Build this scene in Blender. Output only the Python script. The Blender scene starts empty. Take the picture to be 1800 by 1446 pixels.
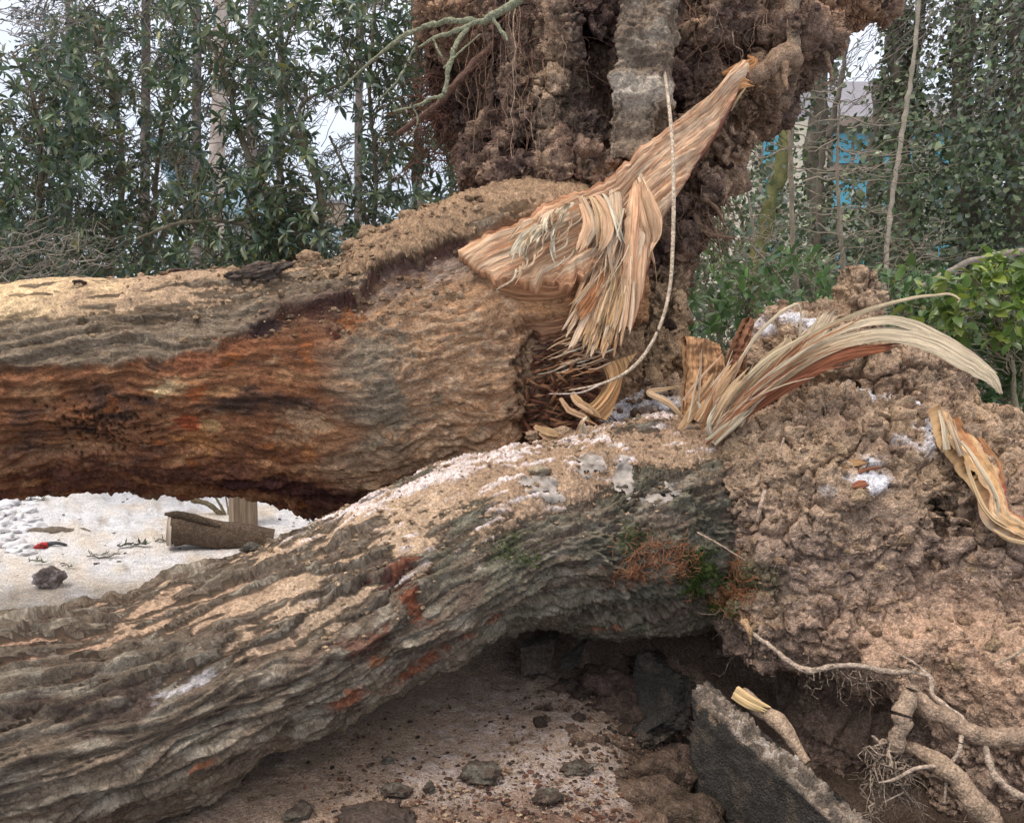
import bpy, math, random
import numpy as np
from mathutils import Matrix, Vector

random.seed(11)
RS = np.random.RandomState(11)
F32 = np.float32
scene = bpy.context.scene

# ------------------------------------------------------------------ camera
CAM = np.array([0.0, 0.0, 1.6])
PITCH = math.radians(5.0)
FPX = 1413.0                                    # focal length in pixels of the 1800 wide photograph
cam_data = bpy.data.cameras.new("camera")
cam_data.sensor_width = 36.0
cam_data.lens = 36.0 * FPX / 1800.0
cam_data.clip_start = 0.05
cam_data.clip_end = 600.0
cam = bpy.data.objects.new("camera", cam_data)
scene.collection.objects.link(cam)
cam.location = CAM
cam.rotation_euler = (math.radians(90) - PITCH, 0, 0)
scene.camera = cam

# ------------------------------------------------------------------ overcast sky and weak, very soft sun
SUN_EL, SUN_AZ = math.radians(62), math.radians(-125)     # azimuth measured from +Y towards +X
world = bpy.data.worlds.new("World")
scene.world = world
world.use_nodes = True
wn, wl = world.node_tree.nodes, world.node_tree.links
wn.clear()
w_out = wn.new("ShaderNodeOutputWorld")
w_bg = wn.new("ShaderNodeBackground")
w_bg.inputs[1].default_value = 0.1
w_sky = wn.new("ShaderNodeTexSky")
w_sky.sky_type = 'NISHITA'
w_sky.sun_disc = False
w_sky.sun_elevation = SUN_EL
w_sky.sun_rotation = SUN_AZ
w_sky.dust_density = 3.0
w_tc = wn.new("ShaderNodeTexCoord")
w_sep = wn.new("ShaderNodeSeparateXYZ")
wl.new(w_tc.outputs["Generated"], w_sep.inputs[0])
w_ramp = wn.new("ShaderNodeMapRange")            # overcast dome: zenith about 2.5 times the horizon
w_ramp.inputs[1].default_value = 0.0
w_ramp.inputs[2].default_value = 1.0
w_ramp.inputs[3].default_value = 7.0
w_ramp.inputs[4].default_value = 18.0
wl.new(w_sep.outputs[2], w_ramp.inputs[0])
w_noise = wn.new("ShaderNodeTexNoise")
w_noise.inputs["Scale"].default_value = 2.5
w_noise.inputs["Detail"].default_value = 4
wl.new(w_tc.outputs["Generated"], w_noise.inputs["Vector"])
w_nr = wn.new("ShaderNodeMapRange")
w_nr.inputs[1].default_value = 0.3
w_nr.inputs[2].default_value = 0.7
w_nr.inputs[3].default_value = 0.88
w_nr.inputs[4].default_value = 1.12
wl.new(w_noise.outputs["Fac"], w_nr.inputs[0])
w_mul = wn.new("ShaderNodeMath")
w_mul.operation = 'MULTIPLY'
wl.new(w_ramp.outputs[0], w_mul.inputs[0])
wl.new(w_nr.outputs[0], w_mul.inputs[1])
w_vm = wn.new("ShaderNodeVectorMath")
w_vm.operation = 'SCALE'
w_cc = wn.new("ShaderNodeMixRGB")                # bluish thin cloud low down, plain white cloud overhead
w_cc.inputs[1].default_value = (0.84, 0.97, 1.18, 1)
w_cc.inputs[2].default_value = (1.08, 0.985, 0.95, 1)
wl.new(w_sep.outputs[2], w_cc.inputs[0])
wl.new(w_cc.outputs[0], w_vm.inputs[0])
wl.new(w_mul.outputs[0], w_vm.inputs["Scale"])
w_mix = wn.new("ShaderNodeMixRGB")
w_mix.inputs[0].default_value = 0.93
wl.new(w_sky.outputs[0], w_mix.inputs[1])
wl.new(w_vm.outputs[0], w_mix.inputs[2])
wl.new(w_mix.outputs[0], w_bg.inputs[0])
wl.new(w_bg.outputs[0], w_out.inputs[0])

sun_data = bpy.data.lights.new("sun", 'SUN')
sun_data.energy = 1.5
sun_data.angle = math.radians(14)
sun_data.color = (1.0, 0.93, 0.84)
sun = bpy.data.objects.new("sun", sun_data)
scene.collection.objects.link(sun)
_d = Vector((math.sin(SUN_AZ) * math.cos(SUN_EL), math.cos(SUN_AZ) * math.cos(SUN_EL), math.sin(SUN_EL)))
sun.rotation_euler = _d.to_track_quat('Z', 'Y').to_euler()
sun.location = (-3, -4, 8)

vs = scene.view_settings
vs.view_transform = 'Standard'
vs.look = 'None'
vs.gamma = 1
vs.exposure = 0.14
vs.use_curve_mapping = False


# ------------------------------------------------------------------ small maths
def P(px, py, Y):
    """world point on the sight line of a photograph pixel at distance Y"""
    a = (px - 900.0) / FPX
    b = -(py - 723.0) / FPX
    ry = math.cos(PITCH) + b * math.sin(PITCH)
    rz = -math.sin(PITCH) + b * math.cos(PITCH)
    k = Y / ry
    return np.array([a * k, Y, CAM[2] + rz * k])


def proj(v):
    """where a world point falls in the photograph"""
    x, y, z = v[:, 0], v[:, 1], v[:, 2] - CAM[2]
    d = y * math.cos(PITCH) - z * math.sin(PITCH)
    u = y * math.sin(PITCH) + z * math.cos(PITCH)
    return 900 + FPX * x / d, 723 - FPX * u / d


def sstep(a, b, x):
    t = np.clip((x - a) / (b - a), 0, 1)
    return t * t * (3 - 2 * t)


def lerp(a, b, t):
    return a + (b - a) * t


def cmix(c, col, w):
    c += (np.asarray(col, F32)[None, :] - c) * w[:, None]
    return c


_perm = RS.permutation(256).astype(np.int32)
PERM = np.concatenate([_perm, _perm, _perm])
_g = RS.normal(size=(256, 3))
_g /= np.linalg.norm(_g, axis=1)[:, None]
GX, GY, GZ = [np.ascontiguousarray(_g[:, i]).astype(F32) for i in range(3)]
JX, JY, JZ = [RS.uniform(-0.38, 0.38, 256).astype(F32) for _ in range(3)]


def pn(p):
    p = np.asarray(p, F32)
    fl = np.floor(p)
    f = p - fl
    i = fl.astype(np.int32) & 255
    u = f * f * f * (f * (f * 6 - 15) + 10)
    x, y, z = f[:, 0], f[:, 1], f[:, 2]
    ix, iy, iz = i[:, 0], i[:, 1], i[:, 2]
    a = PERM[ix]
    b = PERM[ix + 1]
    aa, ab, ba, bb = PERM[a + iy], PERM[a + iy + 1], PERM[b + iy], PERM[b + iy + 1]

    def g(h, X, Y, Z):
        return GX[h] * X + GY[h] * Y + GZ[h] * Z
    x1, y1, z1 = x - 1, y - 1, z - 1
    ux, uy, uz = u[:, 0], u[:, 1], u[:, 2]
    n0 = lerp(lerp(g(PERM[aa + iz], x, y, z), g(PERM[ba + iz], x1, y, z), ux),
              lerp(g(PERM[ab + iz], x, y1, z), g(PERM[bb + iz], x1, y1, z), ux), uy)
    n1 = lerp(lerp(g(PERM[aa + iz + 1], x, y, z1), g(PERM[ba + iz + 1], x1, y, z1), ux),
              lerp(g(PERM[ab + iz + 1], x, y1, z1), g(PERM[bb + iz + 1], x1, y1, z1), ux), uy)
    return 1.5 * lerp(n0, n1, uz)


def fbm(p, octs=4, gain=0.5, lac=2.07):
    p = np.asarray(p, F32)
    out = np.zeros(len(p), F32)
    a = 1.0
    for k in range(octs):
        out += a * pn(p + 17.3 * k)
        p = p * lac
        a *= gain
    return out


def ridged(p, octs=3, gain=0.5, lac=2.1):
    p = np.asarray(p, F32)
    out = np.zeros(len(p), F32)
    a = 1.0
    for k in range(octs):
        out += a * (1 - 2.2 * np.abs(pn(p + 9.1 * k)))
        p = p * lac
        a *= gain
    return out


def worley(p, vec=False):
    p = np.asarray(p, F32)
    b = np.floor(p - 0.5)
    bi = b.astype(np.int32)
    f1 = np.full(len(p), 9, F32)
    f2 = np.full(len(p), 9, F32)
    idn = np.zeros(len(p), F32)
    off = np.zeros((len(p), 3), F32)
    for dx in (0, 1):
        for dy in (0, 1):
            for dz in (0, 1):
                h = PERM[PERM[PERM[(bi[:, 0] + dx) & 255] + ((bi[:, 1] + dy) & 255)] + ((bi[:, 2] + dz) & 255)]
                X = b[:, 0] + dx + 0.5 + JX[h] - p[:, 0]
                Y = b[:, 1] + dy + 0.5 + JY[h] - p[:, 1]
                Z = b[:, 2] + dz + 0.5 + JZ[h] - p[:, 2]
                d = np.sqrt(X * X + Y * Y + Z * Z)
                m = d < f1
                f2 = np.where(m, f1, np.minimum(f2, d))
                f1 = np.where(m, d, f1)
                idn = np.where(m, h / 255.0, idn)
                if vec:
                    off[m] = np.column_stack([X[m], Y[m], Z[m]])
    return (f1, f2, idn, off) if vec else (f1, f2, idn)


def clods(p, scale):
    """rounded lumps with creases between them, about 0..1"""
    f1, f2, i, o = worley(p * scale + 0.35 * np.stack([pn(p * scale * 0.9 + k) for k in (3.1, 7.7, 12.9)], 1), True)
    k = (i * 255).astype(np.int32)
    tilt = 1.5 * (o[:, 0] * JX[(k + 57) & 255] + o[:, 1] * JY[(k + 91) & 255] + o[:, 2] * JZ[(k + 13) & 255])
    edge = sstep(0.0, 0.22, f2 - f1)                     # broken faces, each tilted its own way, with a crease round them
    return np.clip((0.30 + 0.45 * np.clip(1 - 1.1 * f1 * f1, 0, 1) + tilt) * edge, 0, 1.2) * (0.55 + 0.45 * i), f2 - f1, i


def plates(S, T, fs, ft, seed, warp=0.9, sharp=0.16):
    """long overlapping plates: each rises slowly and breaks off sharply on its lower side"""
    c = np.column_stack([S * fs, T * ft * 0.33, np.full(len(S), seed)])
    ph = T * ft + warp * fbm(c, 3) + 0.35 * warp * fbm(c * 3.1 + 7, 3)
    fl = np.floor(ph)
    f = ph - fl
    gate = fbm(np.column_stack([S * fs * 1.7, fl * 3.7 + seed, 0 * S]), 3)      # plates end and start along the trunk
    amp = np.clip(0.55 + 0.9 * gate, 0, 1.3)
    prof = sstep(0, sharp, f) * (1 - 0.85 * f)
    return prof * amp, gate


def catmull(tab, n, power=None):
    """smooth resampling of a table of control rows"""
    t = np.asarray(tab, float)
    m = len(t)
    u = np.linspace(0, m - 1, n) if power is None else power * (m - 1)
    i = np.clip(np.floor(u).astype(int), 0, m - 2)
    f = (u - i)[:, None]
    p0, p1, p2, p3 = t[np.clip(i - 1, 0, m - 1)], t[i], t[i + 1], t[np.clip(i + 2, 0, m - 1)]
    return 0.5 * (2 * p1 + (p2 - p0) * f + (2 * p0 - 5 * p1 + 4 * p2 - p3) * f * f + (3 * p1 - p0 - 3 * p2 + p3) * f ** 3)


def grid_quads(nu, nv, wrap=False):
    i, j = np.meshgrid(np.arange(nu - 1), np.arange(nv if wrap else nv - 1), indexing='ij')
    j2 = (j + 1) % nv
    return np.stack([i * nv + j, (i + 1) * nv + j, (i + 1) * nv + j2, i * nv + j2], -1).reshape(-1, 4)


def vnormals(v, q):
    a, b, c, d = v[q[:, 0]], v[q[:, 1]], v[q[:, 2]], v[q[:, 3]]
    fn = np.cross(c - a, d - b)
    n = np.zeros_like(v)
    for k in range(4):
        for ax in range(3):
            n[:, ax] += np.bincount(q[:, k], fn[:, ax], len(v))
    return n / (np.linalg.norm(n, axis=1)[:, None] + 1e-12)


# ------------------------------------------------------------------ materials
def new_mat(name):
    m = bpy.data.materials.new(name)
    m.use_nodes = True
    nt = m.node_tree
    return m, nt, nt.nodes["Principled BSDF"]


def surf_mat(name, rough=0.9, fine=180.0, var=0.35, bump=0.8, dist=0.006, coarse=22.0, cvar=0.2, spec=0.2,
             flow=None, hue=0.0, cell=0.0, crumb=60.0, cbump=1.0):
    """colour from the mesh's own pigment attribute, with grain, crumbs of differing tone and fine relief on top"""
    m, nt, b = new_mat(name)
    N, L = nt.nodes, nt.links
    at = N.new("ShaderNodeAttribute")
    at.attribute_name = "Col"
    if flow:
        fa = N.new("ShaderNodeAttribute")
        fa.attribute_name = "flow"
        vec = fa.outputs["Vector"]
    else:
        vec = N.new("ShaderNodeTexCoord").outputs["Object"]

    def noise(scale, detail, rgh=0.6):
        n = N.new("ShaderNodeTexNoise")
        n.inputs["Scale"].default_value = scale
        n.inputs["Detail"].default_value = detail
        n.inputs["Roughness"].default_value = rgh
        L.new(vec, n.inputs["Vector"])
        return n.outputs["Fac"]

    def remap(x, a, c, d, e):
        r = N.new("ShaderNodeMapRange")
        for k, v in zip((1, 2, 3, 4), (a, c, d, e)):
            r.inputs[k].default_value = v
        L.new(x, r.inputs[0])
        return r.outputs[0]

    def math_(op, x, y, z=None):
        n = N.new("ShaderNodeMath")
        n.operation = op
        for k, v in enumerate((x, y, z)):
            if v is None:
                continue
            if isinstance(v, (int, float)):
                n.inputs[k].default_value = v
            else:
                L.new(v, n.inputs[k])
        return n.outputs[0]

    def voro(scale):
        wv = N.new("ShaderNodeTexNoise")
        wv.inputs["Scale"].default_value = scale * 0.8
        L.new(vec, wv.inputs["Vector"])
        ad = N.new("ShaderNodeVectorMath")
        ad.operation = 'MULTIPLY_ADD'
        ad.inputs[1].default_value = (0.9 / scale,) * 3
        L.new(wv.outputs["Color"], ad.inputs[0])
        L.new(vec, ad.inputs[2])
        v = N.new("ShaderNodeTexVoronoi")
        v.inputs["Scale"].default_value = scale
        L.new(ad.outputs[0], v.inputs["Vector"])
        sp = N.new("ShaderNodeSeparateColor")
        L.new(v.outputs["Color"], sp.inputs[0])
        return v.outputs["Distance"], sp.outputs[0]
    n1 = noise(fine, 4, 0.7)
    n2 = noise(coarse, 3)
    tone = math_('MULTIPLY', remap(n1, 0.32, 0.68, 1 - var, 1 + var), remap(n2, 0.3, 0.7, 1 - cvar, 1 + cvar))
    hgt = n1
    if cell > 0:
        d1, c1 = voro(crumb)
        d2, c2 = voro(crumb * 2.6)
        tone = math_('MULTIPLY', tone, remap(c1, 0, 1, 1 - cell, 1 + cell))
        tone = math_('MULTIPLY', tone, remap(c2, 0, 1, 1 - cell, 1 + cell))
        hgt = math_('MULTIPLY_ADD', d1, -1.3 * cbump, n1)
        hgt = math_('MULTIPLY_ADD', d2, -0.6 * cbump, hgt)
    sc = N.new("ShaderNodeVectorMath")
    sc.operation = 'SCALE'
    L.new(at.outputs["Color"], sc.inputs[0])
    L.new(tone, sc.inputs["Scale"])
    L.new(sc.outputs[0], b.inputs["Base Color"])
    b.inputs["Roughness"].default_value = rough
    b.inputs["Specular IOR Level"].default_value = spec
    bp = N.new("ShaderNodeBump")
    bp.inputs["Strength"].default_value = bump
    bp.inputs["Distance"].default_value = dist
    L.new(hgt, bp.inputs["Height"])
    L.new(bp.outputs[0], b.inputs["Normal"])
    return m


def leaf_mat(name, rough=0.36, trans=0.22, spec=0.6):
    m, nt, b = new_mat(name)
    N, L = nt.nodes, nt.links
    at = N.new("ShaderNodeAttribute")
    at.attribute_name = "Col"
    L.new(at.outputs["Color"], b.inputs["Base Color"])
    b.inputs["Roughness"].default_value = rough
    b.inputs["Specular IOR Level"].default_value = spec
    b.inputs["Transmission Weight"].default_value = 0.0
    tr = N.new("ShaderNodeBsdfTranslucent")
    L.new(at.outputs["Color"], tr.inputs["Color"])
    mx = N.new("ShaderNodeMixShader")
    mx.inputs[0].default_value = trans
    L.new(b.outputs[0], mx.inputs[1])
    L.new(tr.outputs[0], mx.inputs[2])
    L.new(mx.outputs[0], N["Material Output"].inputs[0])
    return m


def plain_mat(name, col, rough=0.6, spec=0.4, var=0.15, scale=8.0, bump=0.0):
    m, nt, b = new_mat(name)
    N, L = nt.nodes, nt.links
    n = N.new("ShaderNodeTexNoise")
    n.inputs["Scale"].default_value = scale
    n.inputs["Detail"].default_value = 6
    L.new(N.new("ShaderNodeTexCoord").outputs["Object"], n.inputs["Vector"])
    r = N.new("ShaderNodeMapRange")
    r.inputs[1].default_value, r.inputs[2].default_value = 0.3, 0.7
    r.inputs[3].default_value, r.inputs[4].default_value = 1 - var, 1 + var
    L.new(n.outputs["Fac"], r.inputs[0])
    s = N.new("ShaderNodeVectorMath")
    s.operation = 'SCALE'
    s.inputs[0].default_value = col
    L.new(r.outputs[0], s.inputs["Scale"])
    L.new(s.outputs[0], b.inputs["Base Color"])
    b.inputs["Roughness"].default_value = rough
    b.inputs["Specular IOR Level"].default_value = spec
    if bump:
        bp = N.new("ShaderNodeBump")
        bp.inputs["Strength"].default_value = bump
        bp.inputs["Distance"].default_value = 0.01
        L.new(n.outputs["Fac"], bp.inputs["Height"])
        L.new(bp.outputs[0], b.inputs["Normal"])
    return m


M_SOIL = surf_mat("soil", rough=0.95, fine=160, var=0.38, bump=1.0, dist=0.008, coarse=14, cvar=0.2, spec=0.1, cell=0.22, crumb=62)
M_BARK = surf_mat("bark", rough=0.9, fine=110, var=0.4, bump=1.0, dist=0.008, coarse=16, cvar=0.22, spec=0.15, flow=True, cell=0.20, crumb=48, cbump=.55)
M_WOOD = surf_mat("torn_wood", rough=0.78, fine=2.6, var=0.36, bump=1.0, dist=0.008, coarse=0.9, cvar=0.24, spec=0.15, flow=True)
M_ROOT = surf_mat("root_skin", rough=0.9, fine=120, var=0.4, bump=0.8, dist=0.005, coarse=30, cvar=0.3, spec=0.15, cell=.15, crumb=90)
M_GROUND = surf_mat("sawdust_ground", rough=0.95, fine=190, var=0.35, bump=0.9, dist=0.006, coarse=9, cvar=0.16, spec=0.12, cell=0.24, crumb=95)
M_TWIG = surf_mat("twig", rough=0.85, fine=60, var=0.3, bump=0.4, dist=0.004, coarse=6, cvar=0.3, spec=0.2)
M_STONE = surf_mat("stone", rough=0.9, fine=90, var=0.4, bump=1.0, dist=0.010, coarse=14, cvar=0.3, spec=0.15, cell=.15, crumb=60, cbump=.6)
M_ASPHALT = surf_mat("asphalt", rough=0.85, fine=150, var=0.45, bump=0.9, dist=0.006, coarse=16, cvar=0.25, spec=0.25, cell=.25, crumb=110)
M_SNOW = surf_mat("snow", rough=0.8, fine=60, var=0.06, bump=0.5, dist=0.01, coarse=12, cvar=0.06, spec=0.3)
M_LEAF = leaf_mat("glossy_leaf")
M_NEEDLE = leaf_mat("needle", rough=0.6, trans=0.1, spec=0.3)
M_RESIN = plain_mat("resin", (0.27, 0.235, 0.20), rough=0.42, spec=0.4, var=0.7, scale=22, bump=0.35)


# ------------------------------------------------------------------ objects
def link_mesh(name, v, faces, mat, parent=None, col=None, flow=None, smooth=True, kind=None, label=None):
    """faces: one int array (n,3|4) or a list of such arrays; vertices are given in world space"""
    if isinstance(faces, np.ndarray):
        faces = [faces]
    faces = [f for f in faces if len(f)]
    v = np.asarray(v, float)
    if parent is not None:
        base = np.array(parent['_at'] if '_at' in parent else (0, 0, 0))
        v = v - base
    me = bpy.data.meshes.new(name)
    me.vertices.add(len(v))
    me.vertices.foreach_set("co", v.astype(F32).ravel())
    loops = np.concatenate([f.ravel() for f in faces]).astype(np.int32)
    sizes = np.concatenate([np.full(len(f), f.shape[1], np.int32) for f in faces])
    me.loops.add(len(loops))
    me.loops.foreach_set("vertex_index", loops)
    me.polygons.add(len(sizes))
    me.polygons.foreach_set("loop_start", (np.cumsum(sizes) - sizes).astype(np.int32))
    me.update(calc_edges=True)
    me.polygons.foreach_set("use_smooth", np.full(len(sizes), smooth, bool))
    if col is not None:
        c = np.ones((len(v), 4), F32)
        c[:, :3] = np.clip(col, 0.002, 0.95)
        me.attributes.new("Col", 'FLOAT_COLOR', 'POINT').data.foreach_set("color", c.ravel())
    if flow is not None:
        me.attributes.new("flow", 'FLOAT_VECTOR', 'POINT').data.foreach_set("vector", np.asarray(flow, F32).ravel())
    me.materials.append(mat)
    o = bpy.data.objects.new(name, me)
    scene.collection.objects.link(o)
    if parent is not None:
        o.parent = parent
        o['_at'] = tuple(float(x) for x in base)
    if kind:
        o['kind'] = kind
    if label:
        o['label'] = label
    return o


def thing(name, label, cat, at=(0, 0, 0), group=None):
    o = bpy.data.objects.new(name, None)
    o.empty_display_size = 0.1
    scene.collection.objects.link(o)
    o.location = [float(x) for x in at]
    o['_at'] = tuple(float(x) for x in at)
    return tag(o, label, cat, group)


def tag(o, label, cat, group=None):
    o['label'] = label
    o['category'] = cat
    if group:
        o['group'] = group
    return o


class MB:
    """collects vertices, faces and colours for one mesh"""

    def __init__(s):
        s.v, s.q, s.t, s.c, s.f, s.n = [], [], [], [], [], 0

    def add(s, v, q=None, t=None, col=None, flow=None):
        v = np.asarray(v, float)
        s.v.append(v)
        if q is not None and len(q):
            s.q.append(np.asarray(q) + s.n)
        if t is not None and len(t):
            s.t.append(np.asarray(t) + s.n)
        if col is None:
            col = (0.5, 0.5, 0.5)
        col = np.asarray(col, float)
        s.c.append(np.tile(col, (len(v), 1)) if col.ndim == 1 else col)
        s.f.append(v * 1.0 if flow is None else flow)
        s.n += len(v)

    def build(s, name, mat, parent=None, **k):
        fs = []
        if s.q:
            fs.append(np.concatenate(s.q))
        if s.t:
            fs.append(np.concatenate(s.t))
        return link_mesh(name, np.concatenate(s.v), fs, mat, parent, np.concatenate(s.c), np.concatenate(s.f), **k)


def tube(mb, pts, rad, sides=6, col=(0.2, 0.15, 0.1), n=None, rough=0.0, cap=True):
    pts = np.asarray(pts, float)
    rad = np.asarray(rad, float) * np.ones(len(pts))
    if n:
        r = catmull(np.column_stack([pts, rad]), n)
        pts, rad = r[:, :3], np.maximum(r[:, 3], 0.0002)
        if rough > .15:
            sq = np.concatenate([[0], np.cumsum(np.linalg.norm(np.diff(pts, axis=0), axis=1))]) / (rad.mean() * 5) + pts[0, 0] * 7
            z_ = np.zeros(n)
            pts = pts + rad[:, None] * .55 * np.column_stack([fbm(np.column_stack([sq, z_ + k_, z_]), 3) for k_ in (1.5, 5.5, 9.5)])
            rad = rad * (1 + .22 * fbm(np.column_stack([sq * 1.3, z_ + 13.5, z_]), 3))
    m = len(pts)
    tg = np.gradient(pts, axis=0)
    tg /= np.linalg.norm(tg, axis=1)[:, None] + 1e-9
    ref = np.where(np.abs(tg[:, 2:3]) > 0.9, np.array([[1.0, 0, 0]]), np.array([[0, 0, 1.0]]))
    a = np.cross(tg, ref)
    a /= np.linalg.norm(a, axis=1)[:, None] + 1e-9
    b = np.cross(tg, a)
    th = np.linspace(0, 2 * np.pi, sides, endpoint=False)
    rr = rad[:, None] * np.ones((1, sides))
    v = pts[:, None, :] + rr[..., None] * (np.cos(th)[None, :, None] * a[:, None] + np.sin(th)[None, :, None] * b[:, None])
    v = v.reshape(-1, 3)
    if rough:
        d = fbm(v / (rad.mean() * 3.0) + 5.5, 3) * rough * rad.repeat(sides)
        dirn = (v - pts.repeat(sides, 0)) / (rad.repeat(sides)[:, None] + 1e-9)
        v = v + dirn * d[:, None]
    q = grid_quads(m, sides, True)[:, ::-1]
    t = []
    if cap:
        v = np.vstack([v, pts[0], pts[-1]])
        k = np.arange(sides)
        t = np.vstack([np.column_stack([np.full(sides, m * sides), k, (k + 1) % sides]),
                       np.column_stack([np.full(sides, m * sides + 1), (m - 1) * sides + (k + 1) % sides, (m - 1) * sides + k])])
    col = np.asarray(col, float)
    if col.ndim == 2 and len(col) == m:
        c = col.repeat(sides, 0)
        if cap:
            c = np.vstack([c, col[0], col[-1]])
        col = c
    mb.add(v, q, t, col)


def wiggle(p0, p1, n, amp, sag=0.0):
    """crooked line between two points"""
    t = np.linspace(0, 1, n)[:, None]
    w = np.cumsum(RS.normal(0, 1, (n, 3)), 0)
    w = w - w[0] - (w[-1] - w[0]) * t
    w *= amp / (np.abs(w).max() + 1e-6)
    r = np.asarray(p0) * (1 - t) + np.asarray(p1) * t + w
    r[:, 2] -= sag * 4 * (t * (1 - t))[:, 0]
    return r


def pxline(rows):
    return np.array([P(*r[:3]) for r in rows])


def blade(mb, rows, wpx, thick=0.004, nseg=60, ncross=9, facing=(0, -1, 0.3), col=(0.62, 0.45, 0.27), col2=None, ragged=0.25,
          curl=0.0, fib=0.004, edge=None, pts=None):
    """a torn strip of wood: rows are points along it, wpx its widths; the fibres end at different lengths"""
    p = pxline(rows) if pts is None else np.asarray(pts, float)
    Ys = p[:, 1]
    w = np.asarray(wpx, float) * Ys / FPX
    r = catmull(np.column_stack([p, w]), nseg)
    c, w = r[:, :3], np.maximum(r[:, 3], 0.0008)
    tg = np.gradient(c, axis=0)
    tg /= np.linalg.norm(tg, axis=1)[:, None] + 1e-9
    fc = np.asarray(facing, float)
    side = np.cross(tg, fc)
    side /= np.linalg.norm(side, axis=1)[:, None] + 1e-9
    nrm = np.cross(side, tg)
    wk_ = np.convolve(np.cumsum(RS.normal(0, 1, nseg + 4)), np.ones(5) / 5, 'valid')
    wk_ = (wk_ - np.linspace(wk_[0], wk_[-1], nseg)) * np.linalg.norm(np.diff(c, axis=0), axis=1).sum() * .012 / math.sqrt(nseg)
    c = c + side * wk_[:, None] + nrm * (np.roll(wk_, nseg // 3) * .5)[:, None]
    k = np.linspace(-1, 1, ncross)
    L = np.linalg.norm(np.diff(c, axis=0), axis=1).sum()
    s = np.linspace(0, L, nseg)
    sm = np.convolve(RS.rand(ncross + 6), np.ones(7) / 7, 'valid')
    ends = 1 - ragged * np.clip(.5 * (sm - sm.min()) / (np.ptp(sm) + 1e-6) + .7 * RS.rand(ncross) ** 1.5, 0, 1)
    off = RS.uniform(0, 100)
    U, K = np.meshgrid(np.linspace(0, 1, nseg), k, indexing='ij')
    Uc = np.minimum(U, ends[None, :])
    idx = Uc * (nseg - 1)
    i0 = np.clip(np.floor(idx).astype(int), 0, nseg - 2)
    f = (idx - i0)[..., None]
    C = c[i0] * (1 - f) + c[i0 + 1] * f
    S = side[i0] * (1 - f) + side[i0 + 1] * f
    Nn = nrm[i0] * (1 - f) + nrm[i0 + 1] * f
    W = w[i0] * (1 - f[..., 0]) + w[i0 + 1] * f[..., 0]
    fl = np.stack([s[i0] * 4 + 0 * K, K * W * 70 + off, 0 * K + off], -1).reshape(-1, 3)
    fn = fbm(fl, 3).reshape(nseg, ncross)
    front = C + S * (K * W * 0.5)[..., None] + Nn * (thick * (1 - K ** 6) + fib * fn + curl * W * K * K)[..., None]
    back = C + S * (K * W * 0.5)[..., None] + Nn * (-thick * (1 - K ** 6) + fib * fn * 0.5 + curl * W * K * K - 0.0006)[..., None]
    v = np.concatenate([front.reshape(-1, 3), back.reshape(-1, 3)])
    q = grid_quads(nseg, ncross)
    q = np.vstack([q, q[:, ::-1] + nseg * ncross])
    base = np.tile(np.asarray(col, float), (nseg * ncross, 1))
    if col2 is not None:
        base = lerp(np.asarray(col2, float)[None], base, sstep(0.0, 0.55, Uc.ravel())[:, None])
    base = base * (1 + 0.38 * fn.ravel()[:, None])
    bk = base * 0.85 if edge is None else np.tile(np.asarray(edge, float), (nseg * ncross, 1)) * (1 + 0.3 * fn.ravel()[:, None])
    mb.add(v, q, None, np.vstack([base, bk]), np.vstack([fl, fl + 3]) * np.array([0.6, 1.0, 1.0]))


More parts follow.
